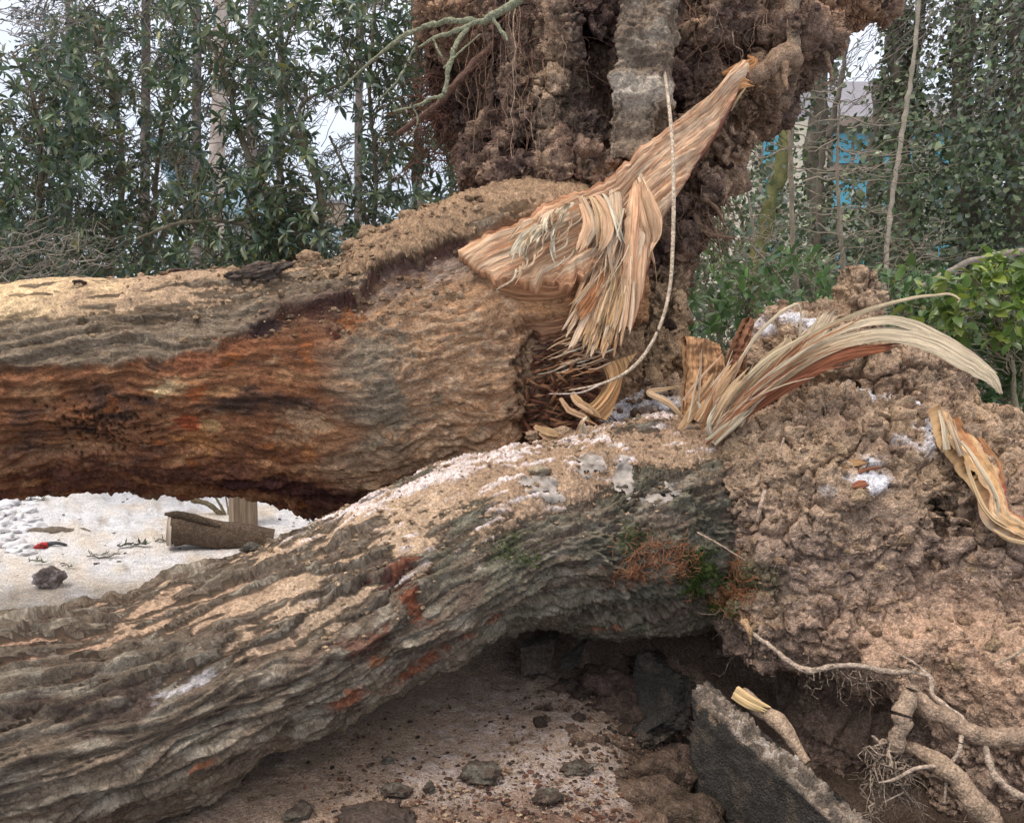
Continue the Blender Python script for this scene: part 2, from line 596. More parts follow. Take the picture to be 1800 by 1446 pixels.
def sheet(upper, lower, nu, nv, disp, thick=0.05, colf=None, bulge=0.0, name="torn_wood", mat=None, parent=None, rag=0.0, **kw):
    """a thick piece of torn wood between two edge lines, the grain running along them"""
    A = catmull(pxline(upper), nu)
    B = catmull(pxline(lower), nu)
    if rag:
        e = np.linspace(0, 1, nu)
        L0 = np.concatenate([[0], np.cumsum(np.linalg.norm(np.diff(B, axis=0), axis=1))])
        z = np.zeros(nu)
        j1 = fbm(np.column_stack([L0 * 13, z, z + 3.3]), 4) * (1 - .75 * sstep(.45, .6, e) + 1.6 * sstep(.88, 1, e))
        j2 = fbm(np.column_stack([L0 * 13, z + 9, z + 1.3]), 4) * (1 - .75 * sstep(.45, .6, e) + 1.6 * sstep(.88, 1, e))
        w0 = (B - A)
    t = np.linspace(0, 1, nv)
    v = A[:, None] * (1 - t)[None, :, None] + B[:, None] * t[None, :, None]
    if rag:
        v = v + w0[:, None] * (rag * j1[:, None] * sstep(.72, 1, t)[None] - .5 * rag * j2[:, None] * sstep(.2, 0, t)[None])[..., None]
    q = grid_quads(nu, nv)
    flat = v.reshape(-1, 3)
    n = vnormals(flat, q)
    if n[:, 1].mean() > 0:
        n = -n
        q = q[:, ::-1]
    L = np.concatenate([[0], np.cumsum(np.linalg.norm(np.diff((A + B) / 2, axis=0), axis=1))])
    W = np.linalg.norm(A - B, axis=1)
    S = np.repeat(L, nv)
    T = (W[:, None] * t[None]).ravel()
    Wm = W.mean()
    tt = np.tile(t, nu)
    uu = np.repeat(np.linspace(0, 1, nu), nv)
    flow = np.column_stack([S * 3, T * 34, 0.4 * np.ones_like(S)])
    d = disp(S, T, uu, tt, flat) + bulge * (1 - (2 * tt - 1) ** 2)
    fv = flat + n * d[:, None]
    bv = flat - n * thick
    col = colf(S, T, uu, tt, flat)
    N0 = nu * nv
    ring = []
    i = np.arange(nu - 1)
    j = np.arange(nv - 1)
    for e0, e1 in ((i * nv, (i + 1) * nv), ((i + 1) * nv + nv - 1, i * nv + nv - 1),
                   (j + 1, j), ((nu - 1) * nv + j, (nu - 1) * nv + j + 1)):
        ring.append(np.column_stack([e0, e1, e1 + N0, e0 + N0]))
    faces = np.vstack([q, q[:, ::-1] + N0] + ring)
    return link_mesh(name, np.vstack([fv, bv]), faces, mat or M_WOOD, parent, np.vstack([col, col * 0.8]), np.vstack([flow, flow]), **kw)


def loft(rows, nu, thetas):
    """rows: photo column, top and bottom row, distance, depth half axis (m). Returns a dict of arrays describing the surface"""
    tab = []
    for (px, yt, yb, Y, rd) in rows:
        a, b = P(px, yt, Y), P(px, yb, Y)
        c = (a + b) / 2
        tab.append([*c, abs(a[2] - b[2]) / 2 * 0.985, rd, px])
    r = catmull(tab, nu)
    # even steps along the axis
    c = r[:, :3]
    s = np.concatenate([[0], np.cumsum(np.linalg.norm(np.diff(c, axis=0), axis=1))])
    ss = np.linspace(0, s[-1], nu)
    r = np.column_stack([np.interp(ss, s, r[:, k]) for k in range(6)])
    c, rv, rd, qx = r[:, :3], r[:, 3], r[:, 4], r[:, 5]
    k = np.ones(41) / 41
    pad = np.vstack([np.repeat(c[:1], 20, 0), c, np.repeat(c[-1:], 20, 0)])
    cs = np.column_stack([np.convolve(pad[:, i], k, 'valid') for i in range(3)])
    ax = np.gradient(cs, axis=0)
    ax /= np.linalg.norm(ax, axis=1)[:, None]
    side = np.cross(ax, np.array([0, 0, 1.0]))
    side /= np.linalg.norm(side, axis=1)[:, None]           # towards the camera for an axis running +X
    up = np.cross(side, ax)
    nv = len(thetas)
    co, si = np.cos(thetas), np.sin(thetas)
    v = c[:, None] + rd[:, None, None] * co[None, :, None] * side[:, None] + rv[:, None, None] * si[None, :, None] * up[:, None]
    n = (co[None, :, None] / rd[:, None, None]) * side[:, None] + (si[None, :, None] / rv[:, None, None]) * up[:, None]
    n /= np.linalg.norm(n, axis=2)[..., None]
    S = np.repeat(ss, nv)
    TH = np.tile(thetas, nu)
    rm = np.repeat((rv + rd) / 2, nv)
    return dict(v=v.reshape(-1, 3), n=n.reshape(-1, 3), S=S, TH=TH, T=TH * rm, qx=np.repeat(qx, nv), q=grid_quads(nu, nv, True)[:, ::-1],
                nu=nu, nv=nv, c=c, ax=np.repeat(ax, nv, 0), rv=np.repeat(rv, nv))


def theta_set(front, back, lo=-1.75, hi=2.0):
    """angles round a trunk, denser on the side that shows (0 = towards the camera, pi/2 = up)"""
    return np.concatenate([np.linspace(lo, hi, front, endpoint=False), np.linspace(hi, lo + 2 * np.pi, back, endpoint=False)])


class Spots:
    """stains and patches placed on a surface by its own coordinates (along, around)"""

    def __init__(s, L):
        s.L = L
        s.px, s.py = proj(L['v'])
        s.fr = np.where(L['n'][:, 1] < 0.15, 0, 1e6)
        s.ns = fbm(np.column_stack([L['S'] * 9, L['T'] * 16, 0 * L['S']]), 4) + 0.9 * fbm(np.column_stack([L['S'] * 26, L['T'] * 75, 0 * L['S'] + 3]), 3)
        s.rec = np.zeros(len(L['S']), F32)

    def at(s, px, py):
        i = np.argmin((s.px - px) ** 2 + (s.py - py) ** 2 + s.fr)
        return s.L['S'][i], s.L['T'][i]

    def w(s, px, py, rs, rt, soft=0.5, ang=0.0, rag=0.45):
        s0, t0 = s.at(px, py)
        a, b = s.L['S'] - s0, s.L['T'] - t0
        ca, sa = math.cos(ang), math.sin(ang)
        x, y = a * ca + b * sa, -a * sa + b * ca
        d = np.sqrt((x / rs) ** 2 + (y / rt) ** 2) + rag * s.ns
        soft = min(soft, .45)
        return 1 - sstep(1 - soft, 1 + soft * 0.3, d)


def field_spot(v, c, r, ns=0, soft=0.5):
    d = np.sqrt((((v - np.asarray(c)) / np.asarray(r)) ** 2).sum(1)) + ns
    return 1 - sstep(1 - soft, 1 + 0.3 * soft, d)


# ------------------------------------------------------------------ lumpy bodies from blended masses
def ellp(px, py, Y, rx, ry, rd, rot=0.0):
    return (P(px, py, Y), np.array([rx * Y / FPX, rd, ry * Y / FPX]), rot)


def solid(prims, lo, hi, h, k=0.06, carve=(), namp=0.03, nsc=5.0):
    nx, ny, nz = [int(math.ceil((hi[i] - lo[i]) / h)) + 1 for i in range(3)]
    gx, gy, gz = [(lo[i] + h * np.arange((nx, ny, nz)[i])).astype(F32) for i in range(3)]
    X, Y, Z = np.meshgrid(gx, gy, gz, indexing='ij')
    D = None

    def one(c, r, rot):
        x, y, z = X - c[0], Y - c[1], Z - c[2]
        if rot:
            ca, sa = math.cos(rot), math.sin(rot)
            x, z = x * ca + z * sa, -x * sa + z * ca
        q = np.sqrt((x / r[0]) ** 2 + (y / r[1]) ** 2 + (z / r[2]) ** 2)
        return (q - 1) * float(np.min(r)) * 1.15
    for (c, r, rot) in prims:
        d = one(c, r, rot)
        if D is None:
            D = d
        else:
            hh = np.clip(0.5 + 0.5 * (D - d) / k, 0, 1)
            D = D * (1 - hh) + d * hh - k * hh * (1 - hh)
    for (c, r, rot) in carve:
        D = np.maximum(D, -one(c, r, rot))
    near = np.abs(D) < 0.18
    pts = np.column_stack([X[near], Y[near], Z[near]])
    D[near] += namp * fbm(pts * nsc, 4, 0.55).astype(F32)
    D[0], D[-1] = 1, 1
    D[:, 0], D[:, -1] = 1, 1
    D[:, :, 0], D[:, :, -1] = 1, 1
    ins = D < 0
    cnt = sum(ins[a:nx - 1 + a, b:ny - 1 + b, c:nz - 1 + c].astype(np.int8) for a in (0, 1) for b in (0, 1) for c in (0, 1))
    idx = np.argwhere((cnt > 0) & (cnt < 8))
    cr = [(a, b, c) for a in (0, 1) for b in (0, 1) for c in (0, 1)]
    val = np.stack([D[idx[:, 0] + a, idx[:, 1] + b, idx[:, 2] + c] for a, b, c in cr], 1)
    acc = np.zeros((len(idx), 3))
    num = np.zeros(len(idx))
    for i, a in enumerate(cr):
        for j, b in enumerate(cr):
            if j > i and sum(abs(a[m] - b[m]) for m in range(3)) == 1:
                x = (val[:, i] < 0) != (val[:, j] < 0)
                t = np.where(x, val[:, i] / (val[:, i] - val[:, j] + 1e-12), 0)
                pa, pb = np.array(a, float), np.array(b, float)
                acc += np.where(x[:, None], pa + (pb - pa) * t[:, None], 0)
                num += x
    vert = (idx + acc / num[:, None]) * h + np.array(lo)
    vid = np.full((nx - 1, ny - 1, nz - 1), -1, np.int64)
    vid[idx[:, 0], idx[:, 1], idx[:, 2]] = np.arange(len(idx))
    quads = []
    for axn in range(3):
        sl0 = [slice(1, -1)] * 3
        sl1 = [slice(1, -1)] * 3
        sl0[axn] = slice(0, -1)
        sl1[axn] = slice(1, None)
        a, b = ins[tuple(sl0)], ins[tuple(sl1)]
        e = np.argwhere(a != b)
        st = a[a != b]
        off = np.array([1, 1, 1])
        off[axn] = 0
        e = e + off
        u, w = (axn + 1) % 3, (axn + 2) % 3
        du, dw = np.zeros(3, int), np.zeros(3, int)
        du[u] = 1
        dw[w] = 1
        g = lambda q: vid[q[:, 0], q[:, 1], q[:, 2]]
        qd = np.stack([g(e - du - dw), g(e - dw), g(e), g(e - du)], 1)
        qd[~st] = qd[~st][:, ::-1]
        quads.append(qd)
    return vert, np.vstack(quads)


def subdivide(v, q, smooth=1):
    n = len(v)
    e = np.stack([q, np.roll(q, -1, 1)], -1).reshape(-1, 2)
    es = np.sort(e, 1)
    key = es[:, 0].astype(np.int64) * n + es[:, 1]
    uk, inv = np.unique(key, return_inverse=True)
    em = (v[uk // n] + v[uk % n]) / 2
    fc = v[q].mean(1)
    ei = inv.reshape(-1, 4) + n
    fi = np.arange(len(q)) + n + len(uk)
    nv = np.vstack([v, em, fc])
    nq = np.vstack([np.stack([q[:, k], ei[:, k], fi, ei[:, (k - 1) % 4]], 1) for k in range(4)])
    for _ in range(smooth):
        acc = np.zeros_like(nv)
        c = np.bincount(nq.ravel(), minlength=len(nv)).astype(float)
        m = nv[nq].mean(1)
        for k in range(4):
            for a in range(3):
                acc[:, a] += np.bincount(nq[:, k], m[:, a], len(nv))
        nv = acc / c[:, None]
    return nv, nq


def soil_relief(v, n, big=0.02, mid=0.011, small=0.004, dens=1.0):
    """crumbly earth: lumps of three sizes where it crumbles, smooth where it was pressed"""
    m = sstep(-0.05, 0.40, fbm(v * 3.2 + 31, 3)) * dens
    wv = v + 0.02 * np.column_stack([pn(v * 14 + 1), pn(v * 14 + 5), pn(v * 14 + 9)]) + 0.008 * np.column_stack([pn(v * 40 + 1), pn(v * 40 + 5), pn(v * 40 + 9)])
    c1, e1, i1 = clods(wv, 12.0)
    c2, e2, i2 = clods(wv + 3, 29.0)
    c3, e3, i3 = clods(wv + 7, 64.0)
    m2 = np.clip(sstep(-0.15, 0.35, fbm(v * 7.0 + 5, 2)) * .7 + .3 * m, 0, 1)
    smear = (1 - m) * (1 - m2)
    crack = lambda e, w: np.exp(-(e / w) ** 2)
    b1, b2, bid = worley(wv * 5.2 + 2.2)
    h = 0.055 * (bid - 0.5) * sstep(0.0, 0.16, b2 - b1) - 0.03 * crack(b2 - b1, .05)
    h = h + big * (c1 - 0.4 + 0.5 * (i1 - .5)) * (0.12 + 0.88 * m) + mid * (c2 - 0.4 + 0.5 * (i2 - .5)) * (0.15 + 0.85 * m2) + small * (c3 - 0.4 + .6 * (i3 - .5)) * (.2 + .8 * m2) + 0.016 * fbm(v * 13, 4) + 0.006 * smear * ridged(v @ np.array([[14, 0, 0], [0, 14, 0], [10, 0, 46.]]).T, 3) - 0.035 * crack(b2 - b1, .035) * sstep(-.1, .4, fbm(v * 2.1 + 77, 2))
    h = h - 0.45 * big * crack(e1, .10) * m - 0.6 * mid * crack(e2, .13) * (0.15 + .85 * m2)
    return h, i1, i2, m

# ================================================================== GROUND
def ground_height(x, y):
    z = 0.0 * x
    # earth banked up behind and under the crotch of the trunks
    z = z + 0.95 * np.exp(-(((x - 1.0) / 1.0) ** 4 + ((y - 4.85) / 0.85) ** 4))
    # broken pit under the lifted root plate
    pit = np.exp(-np.abs((x - 1.25) / 0.62) ** 3 - np.abs((y - 2.75) / 0.95) ** 3)
    z = z - 0.62 * pit
    # gentle rise of the yard towards the trees
    z = z + 0.012 * np.clip(y - 6, 0, 40)
    return z


yy = 1.9 * np.exp(np.linspace(0, math.log(400 / 1.9), 430) ** 1.0)
yy = np.concatenate([np.linspace(1.7, 4.6, 220), 4.6 * np.exp(np.linspace(0, 1, 120)[1:] * math.log(420 / 4.6))])
aa = np.concatenate([np.linspace(-1.25, -0.72, 10, endpoint=False), np.linspace(-0.72, 0.72, 240), np.linspace(0.72, 1.25, 11)[1:]])
Yg, Ag = np.meshgrid(yy, aa, indexing='ij')
gx, gy = (Yg * Ag * (1 + 0.6 / Yg)).ravel(), Yg.ravel()
gp = np.column_stack([gx, gy, 0 * gx])
near = np.clip(6.0 / gy, 0, 1)
gz = ground_height(gx, gy)
c1, _, ci = clods(gp, 9.0)
c2, _, cj = clods(gp + 5, 26.0)
n_a = fbm(gp * 1.3, 4)
n_b = fbm(gp * 5.0 + 9, 4)
n_c = fbm(gp * 19.0 + 4, 3)
rub = sstep(0.0, 0.5, n_b + 0.3 * n_a) * near
front_dirt = sstep(2.78, 2.58, gy - 0.10 * n_b + 0.05 * np.abs(gx)) * sstep(-0.9, 0.1, gx)
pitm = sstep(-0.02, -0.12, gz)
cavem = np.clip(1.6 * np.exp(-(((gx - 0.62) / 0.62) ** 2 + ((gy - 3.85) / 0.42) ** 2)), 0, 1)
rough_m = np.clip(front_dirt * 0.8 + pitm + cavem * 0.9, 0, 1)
gz = gz + near * (0.012 * n_b + 0.006 * n_c + 0.030 * (c1 - .4) * rough_m + 0.018 * (c2 - .4) * (rough_m + 0.25 * rub)) + 0.05 * n_a * sstep(5, 9, gy)
left_lumps = sstep(-2.2, -3.2, gx) * sstep(5.8, 6.6, gy) * sstep(11, 9, gy)
lc, _, _ = clods(gp + 2, 5.0)
gz = gz + left_lumps * 0.13 * np.clip(lc - 0.3, 0, 1)
gv = np.column_stack([gx, gy, gz])
gc = np.tile(np.array([[0.345, 0.25, 0.182]], F32), (len(gx), 1))
snow_near = sstep(-0.15, 0.55, n_a * 0.5 + n_c * 0.55 + 0.35 * sstep(-0.8, 0.5, gx) - 0.08) * (1 - rough_m)
cmix(gc, (0.43, 0.36, 0.325), 0.85 * snow_near)
cmix(gc, (0.17, 0.10, 0.068), 0.85 * front_dirt * sstep(-0.7, 0.25, n_b + n_c * .6))
cmix(gc, (0.085, 0.058, 0.044), np.clip(pitm + sstep(0.12, 0.3, gz) * (gy < 6.5) + cavem * sstep(-0.5, 0.3, n_b + .2), 0, 1) * 0.9)  # moist earth, coloured darker to stand in for shade in pit and hollow
spk = sstep(0.62, 0.72, fbm(gp * 42, 2)) * (gy < 5)
cmix(gc, (0.055, 0.042, 0.034), 0.8 * spk * (0.3 + 0.7 * sstep(-0.3, 0.4, n_b)))
far = np.maximum(sstep(4.9, 5.6, gy), sstep(3.6, 4.3, gy) * sstep(-0.9, -1.3, gx))
saw = sstep(-0.55, 0.35, n_a * 0.8 + 0.5 * n_b + 0.9 - 0.16 * gy) * sstep(-6.0, -2.4, gx + 1.2 * n_a)
snowc = np.tile(np.array([[0.80, 0.79, 0.80]], F32), (len(gx), 1))
cmix(snowc, (0.70, 0.57, 0.41), 0.75 * saw)
cmix(snowc, (0.30, 0.24, 0.17), 0.6 * sstep(0.50, 0.62, fbm(gp * np.array([6, 11, 1.0]), 3)))
wood = sstep(15, 19, gy)
cmix(snowc, (0.10, 0.085, 0.05), wood * sstep(-0.5, 0.2, n_a + .35))
gc = lerp(gc, snowc, far[:, None])
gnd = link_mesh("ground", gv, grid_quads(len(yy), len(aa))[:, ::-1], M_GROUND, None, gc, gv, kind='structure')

# ================================================================== REAR FALLEN TREE
rear = thing("fallen_tree", "rear fallen trunk with rust stained bark, pale torn wood and upright earthy root plate",
             "fallen tree", P(900, 900, 4.6))
rowsB = [(-420, 528, 846, 4.25, 0.46), (-150, 525, 853, 4.25, 0.47), (0, 522, 854, 4.25, 0.48), (110, 512, 844, 4.26, 0.48), (220, 507, 839, 4.28, 0.48), (330, 497, 851, 4.3, 0.48), (430, 490, 856, 4.32, 0.49), (530, 477, 871, 4.36, 0.5), (620, 467, 896, 4.4, 0.52), (710, 443, 892, 4.46, 0.53), (800, 410, 870, 4.52, 0.54), (880, 375, 850, 4.58, 0.54), (960, 352, 835, 4.62, 0.52), (1040, 360, 815, 4.68, 0.48), (1090, 388, 790, 4.72, 0.42)]
thB = theta_set(275, 30, -1.9, 2.4)
LB = loft(rowsB, 730, thB)
SB = Spots(LB)
S, T, TH, qx = LB['S'], LB['T'], LB['TH'], LB['qx']
p3 = LB['v']
st = np.column_stack([S, T, np.zeros_like(S)])
sinT = np.sin(TH)
# wandering lip of the thick bark above the stained face
sx = np.where(LB['n'][:, 1] < .5, SB.px, qx)
lipx = np.array([-500, 0, 200, 350, 440, 520, 580, 620, 645, 670, 710, 760, 800, 840, 900, 1000, 1100])
lipy = np.array([640, 645, 640, 620, 592, 560, 548, 545, 522, 490, 476, 466, 456, 440, 425, 400, 380])
ctr_y = np.interp(qx, [r[0] for r in rowsB], [(r[1] + r[2]) / 2 for r in rowsB])
half_y = np.interp(qx, [r[0] for r in rowsB], [(r[2] - r[1]) / 2 for r in rowsB])
n_lip = fbm(st * np.array([7, 0, 1]) + 3, 4)
slip = (ctr_y - np.interp(sx, lipx, lipy)) / half_y + 0.05 * n_lip
above = np.where(TH < np.pi, sinT - slip, 1.0)
above = np.where(np.cos(TH) < 0, 1.0, above)
lip_strength = sstep(380, 600, qx)
up_m = sstep(-0.02, 0.05, above)
w1 = fbm(st * np.array([1.6, 3.5, 1]) + 1, 3)
w2 = fbm(st * np.array([5, 12, 1]) + 2, 3)
Tw = T + 0.05 * w1 + 0.014 * w2 - 0.10 * (S - 2) * up_m
stw = np.column_stack([S, Tw, np.zeros_like(S)])
face = sstep(560, 660, sx + 60 * w1) * (1 - up_m)
left = 1 - sstep(150, 420, qx + 80 * w1)
r1 = ridged(stw * np.array([1.9, 13, 1]), 3, 0.55)
r2 = ridged(stw * np.array([6, 34, 1]) + 4, 3, 0.55)
rip = ridged(np.column_stack([S * 5.0, Tw * 30 + 0.4 * w2, 0 * S]) + 8, 3, 0.5)
n3 = fbm(p3 * 24, 4)
n4 = fbm(p3 * 70, 3)
c1, _, _ = clods(p3, 18.0)
c2, _, _ = clods(p3 + 4, 42.0)
pl1, g1 = plates(S, Tw, 0.9, 13, 3.0, .9, .34)
pl2, g2 = plates(S, Tw + 0.004 * w2, 2.2, 31, 9.0, .9, .5)
pl3, g3 = plates(S, Tw + 0.004 * w2, 2.6, 27, 15.0, 1.3, .45)
pl4, g4 = plates(S, Tw + 0.003 * w2, 5.0, 60, 19.0, 1.0, .6)
bark_h = 0.062 * pl1 + 0.034 * pl2 + 0.012 * pl4 + 0.012 * r1 + 0.006 * n3
low_h = 0.008 * r1 + 0.004 * r2 + 0.007 * n3 + 0.0015 * n4 + 0.026 * pl2 + 0.018 * pl1 + 0.010 * pl4
rip_h = 0.006 * rip + 0.040 * pl3 + 0.012 * pl4 + 0.007 * n3 + 0.002 * n4 + 0.016 * w1 + 0.008 * w2
h = lerp(low_h, bark_h, np.clip(up_m + 0.6 * left * sstep(0.6, 0.2, -sinT), 0, 1))
h = lerp(h, rip_h, face)
h = h + 0.055 * up_m * lip_strength * np.exp(-np.clip(above, 0, 9) * 2.2) + 0.02 * w1
# shaggy underside
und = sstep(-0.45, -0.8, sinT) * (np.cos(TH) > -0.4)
h = h + und * (0.035 * ridged(stw * np.array([2.2, 9, 1]) + 12, 3) + 0.01 * n3)
# torn dark hollow at the right hand end
hol = sstep(896, 934, sx + 14 * n3 + 26 * w2) * sstep(555, 590, SB.py + 12 * n3)
hol = np.where(np.cos(TH) > -0.2, hol, 0)
hfib = ridged(np.column_stack([S * 26 + 1.4 * w2, T * 9, 0 * S]), 4, 0.6)
h = h - hol * (0.15 + 0.05 * fbm(p3 * 7, 3)) + hol * 0.028 * hfib
# woodpecker holes
holes = np.zeros_like(h)
bs, bt = SB.at(180, 745)
for _ in range(170):
    a, b = bs + RS.normal(0, 0.11), bt + RS.normal(0, 0.045) + 0.03 * RS.normal()
    d2 = ((S - a) / 0.0065) ** 2 + ((T - b) / 0.0085) ** 2
    holes = np.maximum(holes, np.exp(-d2 ** 2))
h = h - 0.016 * holes
nzB = LB['n'][:, 2]
# loose earth and sawdust lying on the upper side
dirt_n = fbm(p3 * 6 + 40, 4)
cov = sstep(0.30, 0.80, nzB) * np.where(qx < 260, 1.0, 1.1) + 0.35 * sstep(500, 760, qx) * sstep(0.0, 0.5, nzB)
cov = cov * lerp(1.0, np.clip(up_m + sstep(.0, -.4, LB['n'][:, 1] * -1), 0, 1), sstep(430, 560, qx))
dirt_h = -0.047 + 0.096 * cov + 0.022 * sstep(300, 100, qx) * cov + 0.014 * dirt_n + sstep(300, 480, qx) * (0.022 * (c1 - .4) + 0.012 * (c2 - .4)) + 0.004 * n3
dirt_h = dirt_h + 0.03 * sstep(560, 800, qx) * cov
isd = sstep(-0.003, 0.005, dirt_h - h)
h = np.maximum(h, dirt_h)

# colour
recB = np.zeros(len(S), F32)
cB = np.tile(np.array([[0.20, 0.145, 0.097]], F32), (len(S), 1))
cmix(cB, (0.095, 0.07, 0.055), 0.8 * sstep(0.0, -0.9, r1) + 0 * S)
cmix(cB, (0.33, 0.265, 0.19), 0.4 * sstep(0.55, 1.2, r2 + 0.3 * n3))
mid = (1 - up_m) * (1 - face)
rn = fbm(st * np.array([3.2, 9, 1]) + 21, 4)
rn2 = fbm(st * np.array([6, 15, 1]) + 27, 4)
rust = np.tile(np.array([[0.225, 0.098, 0.048]], F32), (len(S), 1))
cmix(rust, (0.085, 0.048, 0.034), sstep(0.05, 0.6, rn))
cmix(rust, (0.36, 0.19, 0.095), 0.8 * sstep(0.15, 0.6, -rn))
cmix(rust, (0.36, 0.12, 0.035), 0.7 * sstep(0.3, 0.75, rn2))
cmix(rust, (0.40, 0.27, 0.16), 0.6 * sstep(0.45, 0.9, -rn2) + 0 * S)
cB = lerp(cB, rust, (mid * sstep(-180, -40, qx + 1200 * (0.25 - sinT) * 0.5 + 120 * rn))[:, None])
fc = np.tile(np.array([[0.30, 0.178, 0.100]], F32), (len(S), 1))
cmix(fc, (0.18, 0.105, 0.063), 0.8 * sstep(0.0, 0.7, rn))
cmix(fc, (0.40, 0.215, 0.11), 0.6 * sstep(0.1, 0.7, rn2 + 0.3 * rip))
gray = np.clip(SB.w(600, 640, .42, .17, 0.8, 0.1) + SB.w(640, 720, .34, .14, .8, -0.15) + 0.8 * SB.w(500, 650, .30, .14, .8, 0.2) + .6 * SB.w(700, 800, .4, .1, .8), 0, 1)
cmix(fc, (0.175, 0.145, 0.105), 0.85 * gray * sstep(-0.35, 0.35, 0.3 * rip + rn + .25 + .5 * rn2))
cmix(fc, (0.42, 0.30, 0.20), 0.7 * sstep(0.9, 1.5, rip + 0.5 * rn2) * (1 - gray))
cB = lerp(cB, np.clip(fc * 1.22, 0, .8), face[:, None])
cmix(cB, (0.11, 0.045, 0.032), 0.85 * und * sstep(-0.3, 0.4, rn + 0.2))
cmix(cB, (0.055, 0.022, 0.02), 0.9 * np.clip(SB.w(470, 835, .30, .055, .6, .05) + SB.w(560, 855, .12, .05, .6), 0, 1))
lipd = np.exp(-(above / 0.11) ** 2) * lip_strength * (qx < 870)
cmix(cB, (0.06, 0.024, 0.024), 0.85 * lipd * sstep(-0.5, 0.1, n_lip + rn2 + 0.25))
cmix(cB, (0.43, 0.32, 0.25), 0.7 * np.exp(-((above + 0.10) / 0.09) ** 2) * lip_strength * sstep(640, 700, qx) * sstep(-0.2, 0.5, rn2 + .2))
for (x, y, a, b, c, k) in [(300, 682, .085, .040, (0.56, 0.40, 0.22), .95), (345, 690, .05, .03, (0.45, 0.13, 0.045), .8), (390, 690, .07, .03, (0.42, 0.22, 0.10), .8),
                           (350, 765, .10, .085, (0.42, 0.19, 0.075), .85), (330, 745, .06, .04, (0.34, 0.08, 0.035), .9), (372, 748, .035, .05, (0.48, 0.30, 0.14), .7),
                           (620, 566, .085, .055, (0.34, 0.125, 0.045), .85), (585, 585, .05, .04, (0.10, 0.03, 0.02), .9),
                           (540, 738, .13, .06, (0.42, 0.27, 0.16), .9), (500, 760, .09, .05, (0.36, 0.21, 0.12), .8), (420, 620, .16, .05, (0.31, 0.125, 0.06), .8),
                           (470, 585, .10, .03, (0.05, 0.032, 0.03), .9), (340, 640, .12, .05, (0.26, 0.10, 0.05), .8), (560, 878, .05, .05, (0.52, 0.33, 0.17), .9), (240, 860, .1, .03, (0.46, 0.22, 0.08), .7),
                           (545, 790, .03, .03, (0.46, 0.2, 0.08), .8), (535, 870, .03, .05, (0.40, 0.17, 0.06), .8), (90, 790, .35, .07, (0.33, 0.18, 0.10), .6)]:
    wq = SB.w(x, y, a, b, 0.7, 0.15, 0.8)
    cmix(cB, c, k * wq)
    recB = np.maximum(recB, wq)
hc = np.tile(np.array([[0.085, 0.042, 0.03]], F32), (len(S), 1))
cmix(hc, (0.24, 0.11, 0.06), 0.7 * sstep(0.2, 1.1, hfib))
cmix(hc, (0.03, 0.017, 0.014), 0.7 * sstep(0.1, -0.8, hfib) * sstep(-0.4, 0.3, w2))
cB = lerp(cB, hc, hol[:, None])
br = sstep(860, 960, sx) * sstep(600, 540, SB.py)
cmix(cB, (0.40, 0.20, 0.09), 0.8 * br)
dc = np.tile(np.array([[0.66, 0.47, 0.27]], F32), (len(S), 1))
cmix(dc, (0.40, 0.275, 0.175), sstep(100, 330, qx + 120 * dirt_n))
cmix(dc, (0.33, 0.215, 0.13), sstep(400, 640, qx + 100 * dirt_n))
cmix(dc, (0.17, 0.11, 0.075), 0.6 * sstep(0.35, 0.9, dirt_n) * sstep(260, 400, qx))
cB = lerp(cB, dc, isd[:, None])
cmix(cB, (0.02, 0.012, 0.01), 0.7 * holes)
fib_ = ridged(np.column_stack([S * 7, Tw * 70, 0 * S + 2]), 2)
h = h + (1 - isd) * recB * (-0.012 + 0.004 * fib_)
vB = p3 + LB['n'] * h[:, None]
flowB = np.column_stack([S * 0.45, Tw * 1.5, n3 * 0.05])
flowB = lerp(flowB, p3, (isd * 1.0)[:, None])
trunkB = link_mesh("trunk", vB, LB['q'], M_BARK, rear, cB, flowB)

